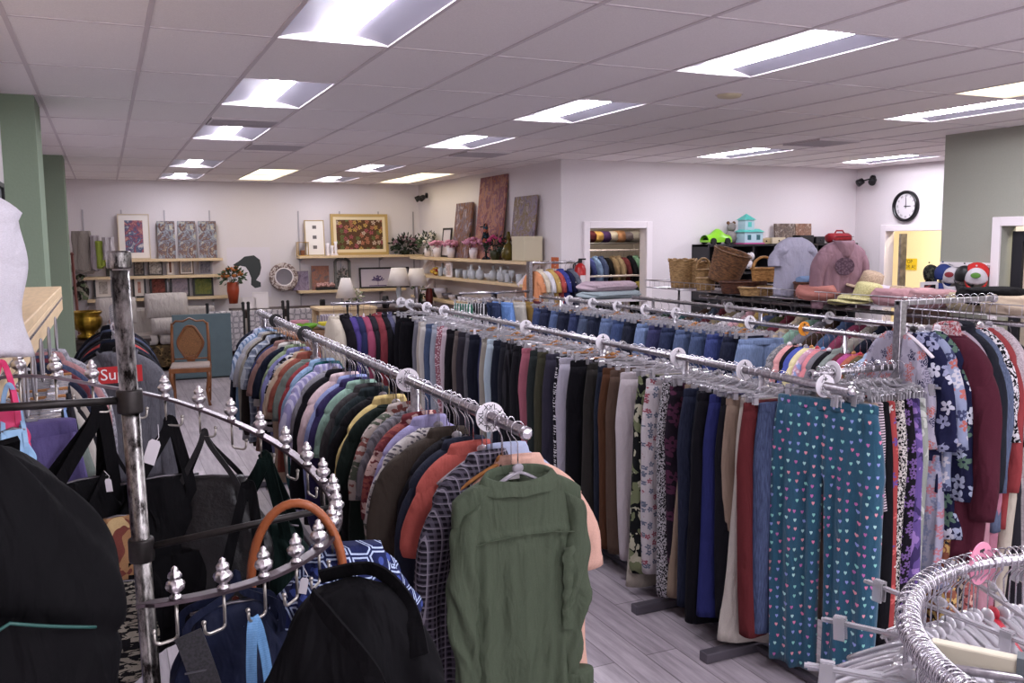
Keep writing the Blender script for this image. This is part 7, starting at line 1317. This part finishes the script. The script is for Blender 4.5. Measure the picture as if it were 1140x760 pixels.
# caps on the green wall
t = thing('cap_rail', 'white peg rail on the green wall holding baseball caps', 'rail', (XG, 6.42, 1.76)); B().box(-.02, -.001, -.34, .34, -.02, .03).build('board', WHITEP, t, bev=.003)
for yy in (-.26, -.05, .18): B().tube([(-.02, yy, .0), (-.07, yy, .01)], .006, 6).build('peg', CH, t)
def cap(label, y, z, m1, m2, logo, back=None, rz=0, sc=1.1):
    t = thing('baseball_cap', label, 'cap', (XG-.11, y, z), rot=(0, 0, PI/2*-1+rz), sc=sc, group=None); n = 32; G = []
    # crown seen from the front: local -y is outwards, brim hangs downwards
    for k in range(12):
        v = k/11; r = .095*math.cos(v*PI/2*.98); G.append([(r*math.cos(2*PI*j/n), -.0+.11*math.sin(v*PI/2)*-.0-r*math.sin(2*PI*j/n)*.85, .02+.12*math.sin(v*PI/2)) for j in range(n)])
    cr = B().grid(G, True, caps=True); o = cr.build('crown', m1, t, smooth=True); o.rotation_euler = (.45, 0, 0)
    G = []
    for k in range(8):
        v = k/7; G.append([((.095+.0*v)*math.cos(a)*(1-.10*v), -.082*math.sin(a)*1.0-.085*v*math.sin(a), .018-.02*v-.03*v*math.cos(a)**2) for a in np.linspace(.15, PI-.15, 20)])
    o = B().grid(G).build('brim', m2, t, smooth=True); o.rotation_euler = (1.15, 0, 0); o.location = (0, -.02, .02); o.modifiers.new('thick', 'SOLIDIFY').thickness = .004
    if back:
        o = B().ball((0, .03, .085), .105, 18, 10, sc=(1, .8, .9)).build('side_panel', back, t, smooth=True)
    if logo: o = B().ball((0, 0, 0), .032, 14, 8, sc=(1.3, .18, .8)).build('emblem', logo, t, smooth=True); o.location = (0, -.125, .065)
    B().ball((0, 0, 0), .008, 8, 6).build('button', m1, t, smooth=True, loc=(0, -.05, .15)); return t
REDC = simple('cap_red', '#b8221f', .7); WHC = simple('cap_white', '#c4bec4', .7); BLC = simple('cap_blue', '#1e2f6c', .7)
cap('red cap with a white front and green oval emblem on the green wall', 6.24, 1.60, WHC, REDC, simple('green_emblem', '#4c7a2c', .6), REDC, .62); cap('white cap with a small dark red emblem on the green wall', 6.50, 1.60, WHC, WHC, simple('red_emblem', '#7a1f28', .6), None, .35)
cap('blue cap behind the white one on the green wall', 6.60, 1.63, BLC, BLC, None, None, .1); cap('black cap between the white and the red caps', 6.36, 1.62, BLK, BLK, None, None, .35); cap('dark camouflage cap at the left corner of the green wall', 6.74, 1.62, fm('2c2e2a', 'camo', ('4a4c40', '15161a'), 2), fm('2c2e2a', 'camo', ('4a4c40', '15161a'), 2), None, None, -.6)
t = thing('bandana', 'red and white patterned bandana hanging at the green wall corner', 'bandana', (XG-.1, 6.82, 1.56)); B().grid([[(.02*math.sin(9*u+4*v), .1*u*(1-v*.7), -.14*v) for u in np.linspace(-1, 1, 10)] for v in np.linspace(0, 1, 8)]).build('drape', fm('7a2024', 'leopard', ('c9b4b4',), 1), t, smooth=True).modifiers.new('thick', 'SOLIDIFY').thickness = .003; B().ball((0, 0, .005), .02).build('knot', fm('7a2024'), t, smooth=True)
# fitting room door: dark framed glass with lettering
t = thing('glass_door', 'dark framed glass fitting room door with serif lettering at the right edge', 'door', (XG+.12, 6.03, 0)); DKG = simple('dark_grey_metal', '#2c2b31', .4, .5); GD = .95
B().box(-.02, .02, -.11, .0, 0, 2.1).build('stile', DKG, t, bev=.003); B().box(-.02, .02, -1.1, -.99, 0, 2.1).build('stile', DKG, t, bev=.003); B().box(-.02, .02, -.99, -.11, 2.0, 2.1).box(-.02, .02, -.99, -.11, 0, .12).build('rail', DKG, t)
pn = NT('door_glass'); g = pn.n('ShaderNodeBsdfGlossy', i_Roughness=.02); tr = pn.n('ShaderNodeBsdfTransparent'); mx = pn.n('ShaderNodeMixShader'); mx.inputs[0].default_value = .1; pn.l(tr.outputs[0], mx.inputs[1]); pn.l(g.outputs[0], mx.inputs[2]); pn.l(mx.outputs[0], pn.out.inputs[0])
B().box(-.004, .004, -.99, -.11, .12, 2.0).build('glass_pane', pn.mat, t); text_mesh('lettering', 'Dressing', .20, INK, t, (-.006, -.15, 1.70), (PI/2, 0, -PI/2), .0008, align='LEFT'); text_mesh('lettering', 'Room', .20, INK, t, (-.006, -.15, 1.48), (PI/2, 0, -PI/2), .0008, align='LEFT')
t = thing('coat_stand', 'brown wooden upright with a slanted brace seen through the glass door', 'stand', (8.95, 6.1, 0)); B().box(-.05, .05, -.05, .05, 0, 2.1).build('post', BW, t, bev=.004); B().obox((0, .08, 2.2), (.05, 0, 0), (0, .1, .12), (0, .03, -.03)).build('brace', BW, t); B().box(-.2, .2, -.2, .2, 0, .04).build('base', BW, t)
BAR0 = (1.37, 1.14); BARA = -.983
# ================================================================ round rack of empty hangers, bottom right
RC = Vector((1.7826, .8275, 1.30)); RRD = .549
t = thing('round_rack', 'round chrome rack packed with empty clear hangers at the lower right', 'clothes rack', (RC.x, RC.y, 0)); B().tube([(RRD*math.cos(a), RRD*math.sin(a), 1.30) for a in np.linspace(0, 2*PI, 90, endpoint=False)], .0135, 14, closed=True).build('ring', CH, t, smooth=True)
B().tube([(0, 0, .02), (0, 0, 1.29)], .02, 14).build('pole', CHW, t, smooth=True)
for k in range(3): a = .55+k*2*PI/3; B().tube([(0, 0, 1.22), (RRD*math.cos(a), RRD*math.sin(a), 1.29)], .009, 8).build('spoke', CHW, t, smooth=True)
for k in range(4): a = k*PI/2; B().tube([(0, 0, .03), (.42*math.cos(a), .42*math.sin(a), .03)], .015, 8).build('foot', CHW, t, smooth=True)
rn = random.Random(90)
def ring_at(a): return (RC.x+RRD*math.cos(a), RC.y+RRD*math.sin(a), 1.302)
def clear_hangers(n, a0, a1):
    for k in range(n):
        a = a0+(a1-a0)*(k+rn.uniform(-.35, .35))/n; kind = k % 3; tilt = rn.uniform(-.07, .07)
        if k % 9 == 0: bar_hanger('empty clear clip hanger packed on the round chrome rack', ring_at(a), a+rn.uniform(-.22, .22), 'clear clip hangers on the round rack', tilt=tilt, spring=False)
        else: arm_hanger('empty clear shoulder hanger packed on the round chrome rack', ring_at(a), a+rn.uniform(-.22, .22), 'clear shoulder hangers on the round rack', mi=2, lower=True, tilt=tilt, name='shoulder_hanger')
clear_hangers(110, math.radians(25), math.radians(262)); clear_hangers(85, math.radians(145), math.radians(262))
arm_hanger('red plastic hanger among the clear ones at the right photo edge', ring_at(math.radians(83)), math.radians(75), mi=5, lower=True)
t = thing('size_divider', 'round pink size divider on the round rack at the right edge', 'size divider', ring_at(math.radians(88)), .2); G = [[(r*math.cos(2*PI*k/28), yy, r*math.sin(2*PI*k/28)) for k in range(28)] for r, yy in ((.016, -.002), (.05, -.002), (.05, .002), (.016, .002), (.016, -.002))]; B().grid(G, True).build('disc', simple('divider_pink', '#d88aa4', .4), t); B().box(-.01, .01, -.003, -.002, .028, .034).build('size_mark', INK, t)
t = thing('cream_bar', 'flat cream painted wooden bar lying across the hangers of the round rack', 'bar', (BAR0[0], BAR0[1], 1.282), BARA); B().box(-.0, .26, -.012, .012, -.022, .022).build('bar', simple('cream_bar', '#c4bca8', .5), t, bev=.004); B().box(.14, .18, -.016, .016, -.03, .026).build('clamp', simple('grey_clamp', '#5a6064', .5), t)
# ================================================================ remove the unplaced prototypes
for d in PROTO.values():
    for o in d.values(): bpy.data.objects.remove(o)
for v in HP.values():
    for o in v: bpy.data.objects.remove(o)
